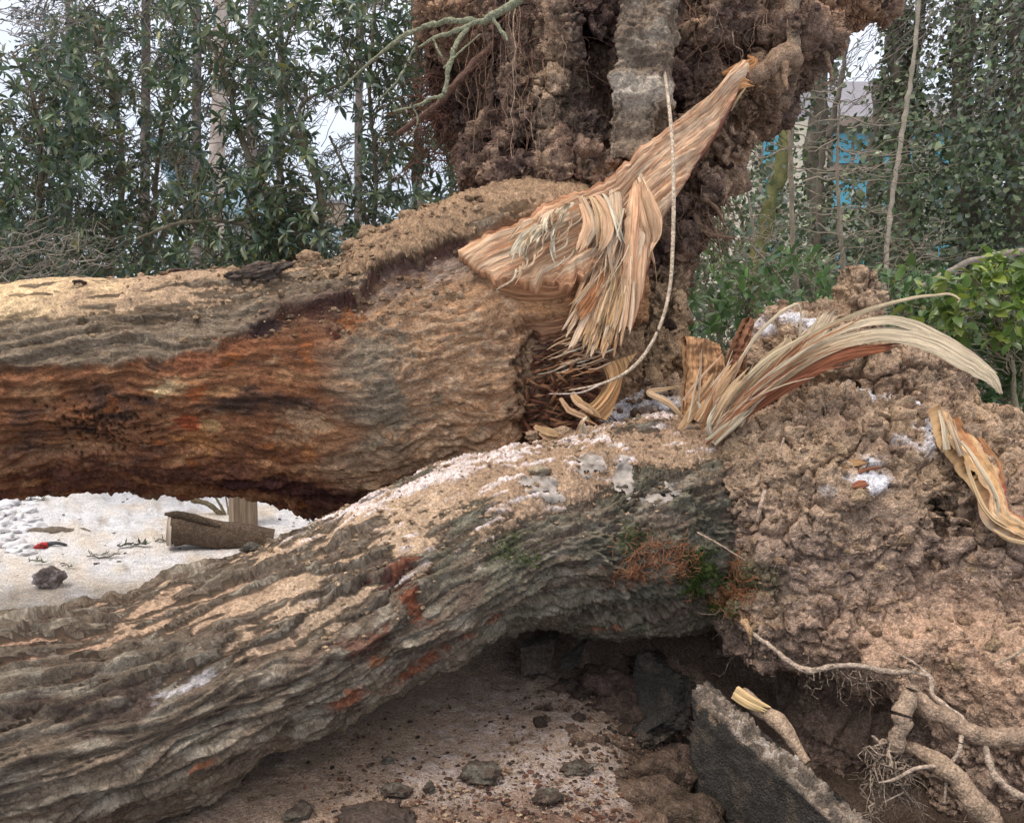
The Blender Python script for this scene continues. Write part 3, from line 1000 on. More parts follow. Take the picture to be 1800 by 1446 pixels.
# ------------------------------------------------------------------ root plate standing on edge
primsR = [ellp(940, 60, 5.30, 110, 290, .50), ellp(860, 60, 5.35, 80, 150, .40), ellp(1010, 120, 5.25, 110, 260, .55), ellp(825, 90, 5.45, 60, 130, .34), ellp(820, -80, 5.45, 100, 160, .40),
          ellp(808, 205, 5.4, 40, 44, .22), ellp(842, 262, 5.3, 34, 50, .22), ellp(1230, 40, 5.35, 190, 230, .50), ellp(1360, 0, 5.35, 130, 150, .42),
          ellp(1470, -40, 5.3, 110, 95, .35), ellp(1530, -5, 5.25, 55, 26, .2, ), ellp(1300, 150, 5.3, 100, 90, .35),
          ellp(1150, 260, 5.35, 130, 110, .45), ellp(1215, 300, 5.25, 90, 55, .3), ellp(1268, 275, 5.15, 42, 30, .18),
          ellp(1165, 430, 5.1, 52, 190, .30), ellp(1150, 600, 4.9, 58, 110, .32), ellp(1120, 690, 4.75, 70, 60, .30), ellp(1185, 395, 5.05, 40, 80, .25),
          ellp(972, 95, 4.78, 44, 50, .14), ellp(962, 170, 4.74, 52, 52, .16), ellp(985, 30, 4.8, 35, 45, .14), ellp(940, 250, 4.78, 50, 60, .16), ellp(1000, 30, 4.68, 40, 60, .12), ellp(880, 20, 4.85, 40, 70, .16),
          ellp(790, 45, 5.1, 40, 70, .2), ellp(880, 300, 5.0, 80, 60, .3), ellp(1000, 292, 4.50, 75, 36, .2), ellp(930, 318, 4.6, 70, 24, .2), ellp(1050, 296, 4.42, 40, 34, .14), ellp(1010, 240, 4.8, 60, 50, .2), ellp(752, 20, 5.1, 36, 50, .2), ellp(762, 128, 5.2, 26, 26, .13), ellp(788, 222, 5.2, 26, 22, .14), ellp(1400, 60, 5.0, 70, 50, .25), ellp(1345, 150, 5.1, 50, 40, .2), ellp(1285, 262, 4.95, 40, 26, .16), ellp(1225, 335, 4.95, 40, 36, .2), ellp(905, 150, 4.9, 40, 160, .2)]
carveR = [ellp(838, 215, 4.95, 24, 60, .3, .1), ellp(1030, 60, 4.75, 18, 70, .25, .1), ellp(1215, 190, 4.75, 26, 70, .25, .5), ellp(1310, 80, 4.8, 40, 26, .25, .2), ellp(925, 215, 4.7, 14, 60, .2), ellp(1240, -10, 4.75, 22, 60, .25), ellp(1078, 175, 4.75, 22, 130, .34, 0.12), ellp(878, 130, 4.85, 10, 110, .18, -0.03)]
vR, qR = solid(primsR, (-0.62, 4.35, 1.15), (2.75, 6.05, 4.25), 0.0282, 0.07, carveR, 0.085, 3.4)
vR, qR = subdivide(vR, qR)
nR = vnormals(vR, qR)
hR, i1, i2, mR = soil_relief(vR, nR, 0.042, 0.028, 0.012)
drip = ridged(vR * np.array([22, 22, 4.5]) + 3, 3)
hR = hR + 0.012 * drip * sstep(0.6, -0.2, mR)
cR = np.tile(np.array([[0.150, 0.098, 0.073]], F32), (len(vR), 1))
n1 = fbm(vR * 3 + 8, 4)
n2 = fbm(vR * 9 + 2, 3)
cmix(cR, (0.082, 0.052, 0.044), 0.8 * sstep(0.0, 0.5, -n1))
cmix(cR, (0.33, 0.215, 0.14), 0.75 * sstep(0.15, 0.7, n1 + 0.4 * n2))
cmix(cR, (0.10, 0.055, 0.045), 0.6 * sstep(0.3, 0.8, n2))
xx = vR[:, 0]
zz = vR[:, 2]
for (px, py, Y, r, c, k) in [(965, 130, 4.6, (.22, .4, .36), (0.33, 0.225, 0.15), .75), (790, 30, 5.0, (.3, .6, .35), (0.34, 0.20, 0.12), .6), (1165, 600, 4.6, (.4, .8, .5), (0.36, 0.245, 0.15), .8),
                            (1480, 5, 5.1, (.5, .8, .25), (0.36, 0.21, 0.13), .8), (1320, 200, 5, (.3, .8, .3), (0.28, 0.175, 0.11), .6), (1260, 285, 5.0, (.25, .6, .2), (0.33, 0.22, 0.15), .7),
                            (1040, 150, 4.6, (.2, .4, .5), (0.075, .055, .048), .7)]:
    cmix(cR, c, k * field_spot(vR, P(px, py, Y), r, 0.35 * n2, 0.8))
cR *= np.array([[1.32, 1.34, 1.30]]) * (1.0 + 0.55 * i2 + .3 * (i1 - .5))[:, None]
vR = vR + nR * hR[:, None]
plate = link_mesh("root_plate", vR, qR, M_SOIL, rear, cR, vR)

# ================================================================== FRONT FALLEN TREE
front = thing("fallen_tree", "front fallen trunk of grey furrowed bark with crumbly earth mound and arching splinters at right",
              "fallen tree", P(900, 1200, 3.8))
rowsA = [(-420, 1192, 1700, 2.4, 0.47), (-200, 1147, 1606, 2.48, 0.47), (0, 1104, 1481, 2.6, 0.48), (130, 1093, 1420, 2.7, 0.48), (250, 1076, 1362, 2.82, 0.48), (370, 1038, 1293, 2.96, 0.49), (480, 1001, 1252, 3.1, 0.5), (590, 952, 1203, 3.25, 0.51), (700, 896, 1146, 3.4, 0.52), (810, 838, 1096, 3.56, 0.52), (920, 802, 1082, 3.7, 0.52), (1030, 774, 1103, 3.82, 0.51), (1140, 752, 1096, 3.92, 0.5), (1240, 741, 1081, 4.0, 0.48), (1320, 743, 1076, 4.1, 0.45)]
thA = theta_set(315, 30, -1.75, 2.55)
LA = loft(rowsA, 830, thA)
SA = Spots(LA)
S, T, TH, qx = LA['S'], LA['T'], LA['TH'], LA['qx']
p3 = LA['v']
sinT = np.sin(TH)
st = np.column_stack([S, T, np.zeros_like(S)])
w1 = fbm(st * np.array([1.5, 3.2, 1]) + 51, 3)
w2 = fbm(st * np.array([4.5, 11, 1]) + 52, 3)
w3 = fbm(st * np.array([14, 30, 1]) + 53, 2)
Tw = T + 0.06 * w1 + 0.012 * w2 + 0.0012 * w3 - 0.06 * S
stw = np.column_stack([S, Tw, np.zeros_like(S)])
r0 = ridged(stw * np.array([0.9, 5.5, 1]) + 44, 2, 0.5)
r1 = ridged(stw * np.array([1.8, 12.5, 1]) + 4, 3, 0.55)
r2 = ridged(stw * np.array([5.5, 31, 1]) + 14, 3, 0.55)
n3 = fbm(p3 * 22, 4)
n4 = fbm(p3 * 60, 3)
right = sstep(620, 760, qx + 60 * w1)
cr1, ce, ci = worley(np.column_stack([S * 16, Tw * 26, 0 * S]) + 0.4 * np.column_stack([n3, n4, n3]))
blocks = sstep(0.0, 0.22, ce - cr1)
pl0, g0 = plates(S, Tw, 0.6, 6.5, 33.0, 1.0, 0.24)
pl1, g1 = plates(S, Tw, 1.3, 15, 37.0, 1.0, 0.28)
pl2, g2 = plates(S, Tw, 2.8, 32, 41.0, 1.1, 0.40)
pl3, g3 = plates(S, Tw, 5.0, 60, 47.0, 1.0, 0.6)
h_left = 0.056 * pl0 + 0.062 * pl1 + 0.036 * pl2 + 0.012 * pl3 - 0.02 + 0.010 * r0 + 0.004 * r2 + 0.004 * n3
h_right = 0.026 * pl0 + 0.030 * pl1 + 0.020 * pl2 + 0.009 * pl3 + 0.010 * n3 + 0.006 * blocks + 0.005 * ci * blocks
h = lerp(h_left, h_right, right * 0.85) + 0.0015 * n4 + 0.03 * w1
# a few big overlapping scales
for (px, py, ls, lt, k) in [(640, 955, .16, .05, .05), (660, 1030, .22, .06, .05), (560, 1010, .30, .05, .045), (800, 1085, .35, .05, .045), (420, 1035, .3, .05, .04), (330, 1000, .25, .04, .035), (230, 1180, .4, .05, .035), (90, 1250, .35, .05, .04), (470, 1190, .4, .05, .03)]:
    s0, t0 = SA.at(px, py)
    e = 1 - (np.abs(S - s0) / ls) ** 2
    x = (T - t0 + 0.03 * w2 + .1 * (S - s0)) / lt
    h = h + k * np.clip(e, 0, 1) * np.where(x < 0, np.exp(-(x / 0.28) ** 2), np.exp(-(x / 1.3) ** 2))
# knob and swelling towards the roots
h = h + 0.05 * SA.w(1150, 950, .35, .25, .9) - 0.05 * SA.w(1120, 1070, .35, .09, .9)
nz = LA['n'][:, 2]
c1, _, _ = clods(p3, 20.0)
c2, _, _ = clods(p3 + 4, 46.0)
dn = fbm(p3 * 5 + 60, 4)
dn2 = fbm(stw * np.array([3, 14, 1]) + 66, 4)
cov = sstep(0.16, 0.86, nz)
lvl = -0.099 + 0.126 * cov - 0.012 * right + 0.022 * dn + 0.010 * dn2 + 0.018 * sstep(350, 560, qx) * cov + 0.02 * sstep(640, 900, qx) * cov
lvl = lvl + sstep(600, 900, qx) * (0.014 * (c1 - .4) + 0.01 * (c2 - .4)) + 0.0035 * (c2 - .4) + 0.003 * n3
isd = sstep(-0.003, 0.004, lvl - h)
h = np.maximum(h, lvl)
recA = np.zeros(len(S), F32)
cA = np.tile(np.array([[0.150, 0.116, 0.084]], F32), (len(S), 1))
rn = fbm(st * np.array([3, 9, 1]) + 71, 4)
rn2 = fbm(st * np.array([8, 18, 1]) + 77, 4)
cmix(cA, (0.105, 0.070, 0.055), 0.85 * sstep(0.35, 0.05, pl1 + 0.5 * pl2 + 0.15 * rn))
cmix(cA, (0.35, 0.305, 0.235), 0.6 * sstep(0.25, 0.9, rn2 + 0.3 * r2) * sstep(-0.8, 0.4, sinT + .5))
cmix(cA, (0.23, 0.165, 0.115), 0.5 * sstep(0.2, 0.7, rn))
cmix(cA, (0.15, 0.15, 0.105), 0.55 * right * sstep(-0.3, 0.4, -rn))
for (x, y, a, b, c, k) in [(485, 1272, .10, .03, (0.31, 0.125, 0.06), .9), (605, 1215, .07, .035, (0.24, 0.09, 0.05), .9), (350, 1325, .05, .015, (0.34, 0.13, 0.06), .7),
                           (705, 1030, .10, .07, (0.10, 0.04, 0.032), .95), (720, 1070, .04, .10, (0.21, 0.07, 0.035), .9), (700, 1010, .06, .02, (0.28, 0.11, 0.06), .7), (840, 1095, .09, .035, (0.22, 0.085, 0.05), .9),
                           (725, 1165, .13, .05, (0.24, 0.085, 0.045), .85), (640, 1130, .09, .05, (0.16, 0.075, 0.05), .8), (1060, 1095, .10, .02, (0.28, 0.11, 0.06), .7), (660, 1160, .05, .02, (0.34, 0.14, 0.06), .7),
                           (890, 965, .10, .05, (0.075, 0.085, 0.04), .6), (920, 985, .06, .03, (0.07, 0.08, 0.04), .6), (1230, 1010, .13, .12, (0.05, 0.075, 0.016), .95), (1095, 950, .08, .05, (0.05, 0.065, 0.02), .6), (1270, 1060, .1, .06, (0.05, 0.07, 0.018), .8), (550, 1340, .3, .03, (0.19, 0.19, 0.10), .5),
                           (330, 1210, .10, .018, (0.55, 0.52, 0.52), .8), (740, 1290, .1, .02, (0.2, 0.2, 0.12), .5), (170, 1075, .1, .02, (0.2, .2, .15), .5)]:
    wq = SA.w(x, y, a, b, 0.7, 0.1, 0.8)
    cmix(cA, c, k * wq)
    if c[0] > c[1] * 1.6:
        recA = np.maximum(recA, wq)
dc = np.tile(np.array([[0.40, 0.275, 0.185]], F32), (len(S), 1))
cmix(dc, (0.445, 0.318, 0.212), sstep(330, 520, qx + 100 * dn) * sstep(0.3, 0.8, nz))
cmix(dc, (0.36, 0.245, 0.16), sstep(700, 900, qx + 100 * dn))
cmix(dc, (0.36, 0.22, 0.15), 0.7 * sstep(300, 100, qx + 80 * dn) * sstep(0.6, 0.9, nz))
sn = fbm(np.column_stack([S * 5 + T * 6, T * 26, 0 * S]) + 81, 4)
snow = sstep(0.05, 0.40, sn + 0.35 * dn + 0.55 * np.clip(SA.w(640, 905, .28, .12, .9) + SA.w(820, 835, .40, .12, .9) + SA.w(1150, 750, .3, .12, .9) + .7 * SA.w(960, 800, .3, .10, .9), 0, 1) - 0.22) * sstep(0.5, 0.8, nz) * sstep(480, 580, qx)
cmix(dc, (0.70, 0.60, 0.56), 0.92 * snow)
cA = lerp(cA, dc, isd[:, None])
fib_ = ridged(np.column_stack([S * 7, Tw * 70, 0 * S + 2]), 2)
h = h + 0.006 * snow * isd + (1 - isd) * recA * (-0.014 + 0.004 * fib_)
vA = p3 + LA['n'] * h[:, None]
flowA = np.column_stack([S * 0.45, Tw * 1.4, n3 * 0.05])
flowA = lerp(flowA, p3, isd[:, None])
trunkA = link_mesh("trunk", vA, LA['q'], M_BARK, front, cA, flowA)

# ------------------------------------------------------------------ earth mound round its roots
primsM = [ellp(1480, 930, 3.80, 270, 250, .55), ellp(1700, 1010, 3.65, 190, 250, .55), ellp(1330, 860, 3.85, 130, 130, .42), ellp(1300, 960, 3.75, 90, 110, .38),
          ellp(1415, 640, 4.25, 115, 100, .35), ellp(1340, 640, 4.3, 60, 80, .25), ellp(1505, 560, 4.30, 42, 95, .17), ellp(1560, 680, 4.2, 130, 95, .38), ellp(1560, 630, 4.15, 40, 50, .2),
          ellp(1640, 780, 4.0, 130, 90, .4), ellp(1110, 790, 4.45, 190, 95, .32), ellp(1230, 740, 4.3, 120, 80, .3), ellp(1780, 850, 3.85, 130, 85, .4),
          ellp(1440, 1060, 3.62, 180, 110, .42), ellp(1600, 1110, 3.5, 180, 110, .45), ellp(1790, 1220, 3.25, 190, 200, .45), ellp(1720, 1330, 3.35, 130, 190, .42),
          ellp(1480, 1340, 3.98, 330, 330, .52), ellp(1260, 1160, 4.35, 160, 150, .35), ellp(1060, 1150, 4.85, 240, 170, .40), ellp(1690, 900, 3.45, 60, 120, .2), ellp(1745, 735, 4.1, 70, 26, .15, .1),
          ellp(1290, 1040, 3.72, 70, 70, .3, .5), ellp(1350, 1110, 3.62, 80, 45, .25, .4)]
carveM = [ellp(1648, 865, 3.32, 13, 105, .38, 0.06), ellp(1225, 830, 3.5, 13, 60, .22, .1), ellp(1300, 1250, 3.55, 130, 110, .4, .6)]
vM, qM = solid(primsM, (-0.15, 2.55, -0.75), (3.05, 5.35, 2.0), 0.0220, 0.07, carveM, 0.04, 5.5)
vM, qM = subdivide(vM, qM)
nM = vnormals(vM, qM)
hM, i1, i2, mM = soil_relief(vM, nM, 0.046, 0.028, 0.0115)
pxM, pyM = proj(vM)
n1 = fbm(vM * 3 + 88, 4)
n2 = fbm(vM * 9 + 82, 4)
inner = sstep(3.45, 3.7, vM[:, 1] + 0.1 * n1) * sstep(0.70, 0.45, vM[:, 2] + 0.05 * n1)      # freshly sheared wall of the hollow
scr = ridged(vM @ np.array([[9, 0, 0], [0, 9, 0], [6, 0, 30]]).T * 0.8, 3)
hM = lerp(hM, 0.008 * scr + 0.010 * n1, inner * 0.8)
smo = field_spot(vM, P(1680, 1150, 3.05), (.6, .6, .34), 0.3 * n1, .7)
hM = hM * (1 - 0.6 * smo)
cM = np.tile(np.array([[0.305, 0.208, 0.135]], F32), (len(vM), 1))
cmix(cM, (0.19, 0.122, 0.083), 0.75 * sstep(0.05, 0.6, -n1 - 0.2 * n2))
cmix(cM, (0.40, 0.27, 0.165), 0.6 * sstep(0.1, 0.7, n1 + .3 * n2))
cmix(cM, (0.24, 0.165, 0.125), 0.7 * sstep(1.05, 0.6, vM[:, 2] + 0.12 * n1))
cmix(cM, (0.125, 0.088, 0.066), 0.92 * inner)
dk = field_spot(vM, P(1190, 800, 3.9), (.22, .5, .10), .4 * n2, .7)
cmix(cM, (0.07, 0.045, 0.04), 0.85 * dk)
cmix(cM, (0.40, 0.255, 0.165), 0.7 * smo)
mo = field_spot(vM, P(1290, 1030, 3.4), (.22, .4, .14), .4 * n2, .7)
cmix(cM, (0.055, 0.07, 0.02), 0.75 * mo)
lw = field_spot(vM, P(1270, 1085, 3.35), (.17, .5, .05), .35 * n2, .6)
cmix(cM, (0.34, 0.165, 0.07), .9 * lw)
cM *= np.array([[1.22, 1.26, 1.31]]) * (1.05 + 0.42 * i2 + 0.16 * (i1 - .5))[:, None]
snl = np.zeros(len(vM))
for (px, py, Y, r) in [(1590, 775, 3.55, (.14, .25, .07)), (1520, 810, 3.45, (.09, .3, .05)), (1540, 845, 3.3, (.13, .3, .07)), (1455, 865, 3.3, (.06, .3, .04)), (1620, 760, 3.6, (.10, .3, .07)), (1430, 575, 4.0, (.09, .3, .08)),
                       (1410, 560, 4.0, (.1, .3, .05)), (1500, 690, 3.9, (.12, .3, .05)), (1560, 705, 3.9, (.10, .3, .05)), (1345, 570, 4.1, (.06, .3, .05)), (1120, 720, 4.2, (.3, .5, .12)), (1240, 720, 4.1, (.25, .4, .1)), (1795, 945, 3.4, (.1, .3, .03)), (1320, 660, 3.9, (.1, .3, .06))]:
    snl = np.maximum(snl, field_spot(vM, P(px, py, Y), r, 0.55 * n2 + .2, .35))
snl *= sstep(0.1, 0.6, nM[:, 2] + 0.3 * n2)
hM = hM * (1 - 0.8 * snl) + 0.008 * snl
cM = lerp(cM, np.array([[0.78, 0.76, 0.78]]), snl[:, None])
vM = vM + nM * hM[:, None]
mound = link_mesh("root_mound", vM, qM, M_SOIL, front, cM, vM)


# ================================================================== TORN WOOD OF THE REAR TREE
PALE, TAN, ORANGE, REDB, CREAM = (0.75, 0.55, 0.37), (0.67, 0.42, 0.25), (0.50, 0.225, 0.10), (0.24, 0.06, 0.04), (0.80, 0.68, 0.49)
# woody buttress behind the torn face, where the trunk flares into its root
def disp_main(S, T, u, t, v):
    Tq = T + 0.006 * fbm(np.column_stack([S * 2.0, T * 6, 0 * S + 8]), 3)
    p1, _ = plates(S, Tq, 1.1, 17, 61.0, .8, .10)
    p2, _ = plates(S, Tq, 2.0, 46, 67.0, .8, .14)
    f2 = fbm(np.column_stack([S * 5, T * 95, 0 * S + 14]), 3)
    g = fbm(np.column_stack([S * 2.5, T * 7, 0 * S + 4]), 3)
    return (0.034 * p1 + 0.015 * p2 + 0.004 * f2 + 0.03 * g) * sstep(0.0, 0.14, u) - 0.02 * sstep(0.12, 0.0, u)


def col_main(S, T, u, t, v):
    f = fbm(np.column_stack([S * 2.5, T * 46, 0 * S]), 3)
    g = fbm(np.column_stack([S * 2.0, T * 7, 0 * S + 5]), 3)
    c = np.tile(np.array([(0.69, 0.44, 0.27)], F32), (len(S), 1))
    p1, gg = plates(S, T + 0.006 * fbm(np.column_stack([S * 2.0, T * 6, 0 * S + 8]), 3), 1.1, 17, 61.0, .8, .10)
    cmix(c, PALE, 0.85 * sstep(-.1, 0.5, gg + .4 * f + 0.6 * (u - 0.4)))
    cmix(c, (0.80, 0.66, 0.46), 0.7 * sstep(.2, .6, gg + .5 * f) * np.exp(-((u - .36) / .16) ** 2))
    cmix(c, (0.54, 0.28, 0.14), 0.7 * sstep(0.1, 0.8, -f + 0.4 * g + 0.8 * (0.3 - u)))
    cmix(c, (0.34, 0.17, 0.09), 0.5 * sstep(0.85, 1.2, ridged(np.column_stack([S * 2.2, T * 24, 0 * S + 2]), 3)))
    cmix(c, (0.36, 0.15, 0.07), 0.8 * sstep(0.10, 0.0, t + 0.05 * f) * sstep(0.75, 0.5, u))
    cmix(c, REDB, 0.9 * sstep(0.93, 1.0, t + 0.06 * f) * sstep(0.55, 0.7, u))
    cmix(c, (0.46, 0.21, 0.10), 0.7 * sstep(0.86, 1.0, t + 0.1 * g) * sstep(0.5, 0.3, u))
    return c


upper = [(803, 436, 4.10), (850, 415, 4.11), (905, 396, 4.14), (960, 362, 4.17), (1015, 334, 4.20), (1075, 312, 4.23), (1120, 266, 4.30), (1172, 226, 4.40), (1215, 194, 4.48), (1250, 164, 4.56), (1282, 128, 4.64), (1300, 112, 4.70)]
lower = [(808, 446, 4.08), (862, 490, 4.02), (920, 497, 4.00), (975, 500, 4.00), (1030, 490, 4.03), (1085, 462, 4.06), (1132, 410, 4.13), (1185, 350, 4.22), (1228, 282, 4.36), (1262, 226, 4.46), (1292, 172, 4.56), (1314, 132, 4.66)]
sheet(upper, lower, 280, 88, disp_main, 0.16, col_main, 0.02, parent=rear, rag=.16)


def disp_low(S, T, u, t, v):
    return 0.022 * fbm(np.column_stack([S * 3, T * 42, 0 * S + 3]), 4) + 0.03 * fbm(np.column_stack([S * 2, T * 8, 0 * S + 4]), 3) - 0.05 * t


def col_low(S, T, u, t, v):
    f = fbm(np.column_stack([S * 2.5, T * 46, 0 * S + 8]), 3)
    c = np.tile(np.array([(0.40, 0.205, 0.105)], F32), (len(S), 1))
    cmix(c, (0.54, 0.31, 0.17), 0.8 * sstep(0.1, 0.8, f + 0.7 * (u - 0.5)))
    cmix(c, (0.24, 0.13, 0.08), 0.85 * sstep(0.35, 0.95, t + 0.25 * f))
    return c


upper2 = [(872, 488, 4.05), (930, 494, 4.03), (985, 492, 4.04), (1035, 470, 4.10), (1068, 440, 4.16), (1085, 405, 4.2)]
lower2 = [(885, 555, 4.06), (925, 588, 4.06), (985, 612, 4.07), (1040, 600, 4.12), (1075, 540, 4.17), (1092, 470, 4.22)]
sheet(upper2, lower2, 150, 90, disp_low, 0.12, col_low, 0.0, parent=rear, rag=.12)
# pale plate of wood standing under the hanging splinters, and the snapped piece beside the root
upper3 = [(1108, 330, 4.12), (1104, 380, 4.04), (1099, 440, 4.0), (1094, 510, 3.98), (1089, 570, 3.98)]
lower3 = [(1136, 315, 4.14), (1143, 380, 4.08), (1146, 440, 4.04), (1137, 500, 4.01), (1116, 578, 4.0)]
sheet(upper3, lower3, 120, 40, lambda S, T, u, t, v: 0.012 * fbm(np.column_stack([S * 3, T * 60, 0 * S + 3]), 4) - 0.02 * (2 * t - 1) ** 2, 0.03,
      lambda S, T, u, t, v: cmix(cmix(np.tile(np.array([TAN], F32), (len(S), 1)), (0.50, 0.22, 0.12), 0.7 * sstep(0, .6, fbm(np.column_stack([S * 3, T * 60, 0 * S]), 3))), REDB, sstep(0.9, 1, t)), parent=rear, rag=.2)
upper4 = [(1062, 640, 4.0), (1070, 668, 3.98), (1050, 700, 3.95), (1024, 722, 3.92)]
lower4 = [(1120, 620, 4.02), (1098, 655, 4.0), (1086, 700, 3.97), (1068, 740, 3.95)]
sheet(upper4, lower4, 70, 40, lambda S, T, u, t, v: 0.016 * fbm(np.column_stack([S * 3, T * 55, 0 * S + 3]), 4), 0.05,
      lambda S, T, u, t, v: cmix(np.tile(np.array([(0.60, 0.37, 0.18)], F32), (len(S), 1)), (0.40, 0.19, 0.08), 0.8 * sstep(0, .6, fbm(np.column_stack([S * 3, T * 60, 0 * S]), 3))), parent=rear)


def splinter(parent, rows, w, name="splinter", label=None, **k):
    mb = MB()
    blade(mb, rows, w, **k)
    return mb.build(name, M_WOOD, parent, label=label)


def shred(parent, rows, w, n=7, col=TAN, name="splinter", jit=.006, spread=1.0, label=None, cols=None):
    """a strip torn into several thin fibres that keep company along one path"""
    pts = pxline(rows)
    wm = np.asarray(w, float) * pts[:, 1] / FPX
    c = catmull(np.column_stack([pts, wm]), 40)
    tg = np.gradient(c[:, :3], axis=0)
    sd = np.cross(tg, np.array([0, -1, .3]))
    sd /= np.linalg.norm(sd, axis=1)[:, None] + 1e-9
    mb = MB()
    for k in range(n):
        o = ((k + .5) / n - .5) * spread + RS.normal(0, .06)
        u0, u1 = RS.uniform(0, .12), 1 - abs(RS.normal(0, .17)) * (1 - .6 * (abs(o) < .15))
        u1 = max(u1, .45)
        ii = np.linspace(u0 * 39, u1 * 39, 12)
        i0 = np.minimum(ii.astype(int), 38)
        cc = c[i0] + (c[i0 + 1] - c[i0]) * (ii - i0)[:, None]
        p_ = cc[:, :3] + sd[i0] * (o * cc[:, 3] * np.linspace(.8, 1.25, 12))[:, None] + np.cumsum(RS.normal(0, jit * .25, (12, 3)), 0)
        p_[:, 1] -= RS.uniform(0, .012)
        wk = cc[:, 3] / n * RS.uniform(1.0, 2.2) * FPX / p_[:, 1]
        wk[-1] *= .15
        wk[-2] *= .6
        cl = np.array(col if cols is None else cols[RS.randint(len(cols))]) * RS.uniform(.82, 1.12)
        blade(mb, None, wk, pts=p_, thick=.0012, nseg=26, ncross=5, facing=(RS.normal(0, .35), -1, .3 + RS.normal(0, .3)), col=cl, ragged=.12, fib=.0022)
    return mb.build(name, M_WOOD, parent, label=label)


# the hanging bundle
for (x0, y0, x1, y1, w, c) in [(1086, 380, 1000, 618, 26, TAN), (1088, 370, 1022, 626, 30, (0.62, 0.42, 0.23)), (1090, 390, 1045, 622, 28, (0.64, 0.44, 0.25)), (1092, 380, 1064, 610, 26, TAN),
                               (1094, 400, 1080, 590, 20, (0.60, 0.38, 0.2)), (1080, 420, 1008, 560, 16, ORANGE)]:
    xm, ym = lerp(x0, x1, .5) + 12, lerp(y0, y1, .5)
    rr = [(x0, y0, 4.16), (lerp(x0, xm, .6), lerp(y0, ym, .6), 4.08), (xm, ym, 4.00), (lerp(xm, x1, .6) + 2, lerp(ym, y1, .6), 3.94), (x1, y1, 3.90)]
    splinter(rear, rr, [w * .4, w * .7, w * 1.0, w * 1.3, w * 1.4], thick=.0025, nseg=50, ncross=25, col=c, ragged=.6, fib=.013, curl=RS.uniform(-.1, .15), facing=(RS.normal(0, .4), -1, .2))
    shred(rear, rr, [w * .3, w * .7, w * 1.2, w * 1.6, w * 2.0], 9, cols=[c, PALE, TAN, (0.56, .34, .17)])
# curled strips on the torn face
for rows, w, c in [([(1078, 325, 4.2), (1082, 380, 4.06), (1074, 440, 3.98), (1080, 500, 3.97)], [12, 16, 11, 3], PALE),
                   ([(1112, 300, 4.3), (1122, 340, 4.14), (1136, 385, 4.06), (1142, 420, 4.05), (1128, 470, 4.05)], [14, 24, 28, 20, 4], TAN),
                   ([(1124, 300, 4.3), (1132, 350, 4.12), (1124, 420, 4.05), (1108, 470, 4.03), (1104, 520, 4.03)], [8, 14, 16, 12, 3], PALE),
                   ([(1040, 340, 4.18), (1060, 370, 4.06), (1064, 410, 3.99), (1048, 448, 3.97)], [14, 22, 18, 3], (0.64, 0.44, .25)),
                   ([(1056, 335, 4.2), (1078, 372, 4.04), (1090, 410, 4.0), (1102, 440, 4.02)], [4, 6, 4, 2], CREAM),
                   ([(1020, 345, 4.16), (1038, 390, 4.0), (1030, 420, 3.96), (1012, 452, 3.93)], [8, 12, 10, 2], PALE),
                   
                   
                   
                   ([(1006, 690, 3.95), (1022, 710, 3.9), (1046, 722, 3.88), (1062, 742, 3.87)], [8, 11, 8, 3], (0.50, 0.31, 0.16)),
                   ([(985, 700, 3.95), (1000, 722, 3.9), (1030, 735, 3.88), (1058, 752, 3.87)], [5, 7, 6, 3], (0.45, .27, .14)),
                   ([(940, 748, 3.92), (965, 762, 3.85), (990, 768, 3.84)], [6, 16, 5], (0.55, 0.36, .19)),
                   ([(1010, 775, 3.8), (1022, 745, 3.78), (1030, 728, 3.8)], [4, 6, 2], CREAM), ([(1030, 770, 3.8), (1026, 750, 3.78), (1020, 740, 3.8)], [3, 4, 2], CREAM)]:
    splinter(rear, rows, np.array(w) * 0.95, col=c, thick=.0018, ncross=17, nseg=40, ragged=.55, fib=.005, curl=RS.uniform(-.15, .15), facing=(RS.normal(0, .5), -1, .3))
    shred(rear, rows, np.array(w) * 1.5, 3, c, cols=[c, tuple(np.array(c) * .85), TAN])
for k in range(24):
    u = RS.rand() ** .8
    x, y = lerp(925, 1012, u) + RS.normal(0, 5), lerp(395, 350, u) + RS.uniform(-4, 34)
    L_ = RS.uniform(28, 85)
    a = RS.normal(2.15, .28)
    yz = lerp(4.0, 4.08, u) - RS.uniform(0, .05)
    w = RS.choice([4, 7, 10, 16, 20], p=[.25, .3, .2, .15, .1])
    rows = [(x, y, yz + .06), (x + .45 * L_ * math.cos(a + .3), y + .45 * L_ * math.sin(a + .3), yz - .03), (x + L_ * math.cos(a), y + L_ * math.sin(a), yz - RS.uniform(.03, .09))]
    splinter(rear, rows, [w * .7, w * 1.2, w * .5], col=[CREAM, CREAM, PALE, (.70, .55, .37)][RS.randint(4)], thick=.0014, ncross=13, nseg=34, ragged=.75, fib=.005, curl=RS.uniform(-.4, .4), facing=(RS.normal(0, .7), -1, RS.normal(.2, .5)))
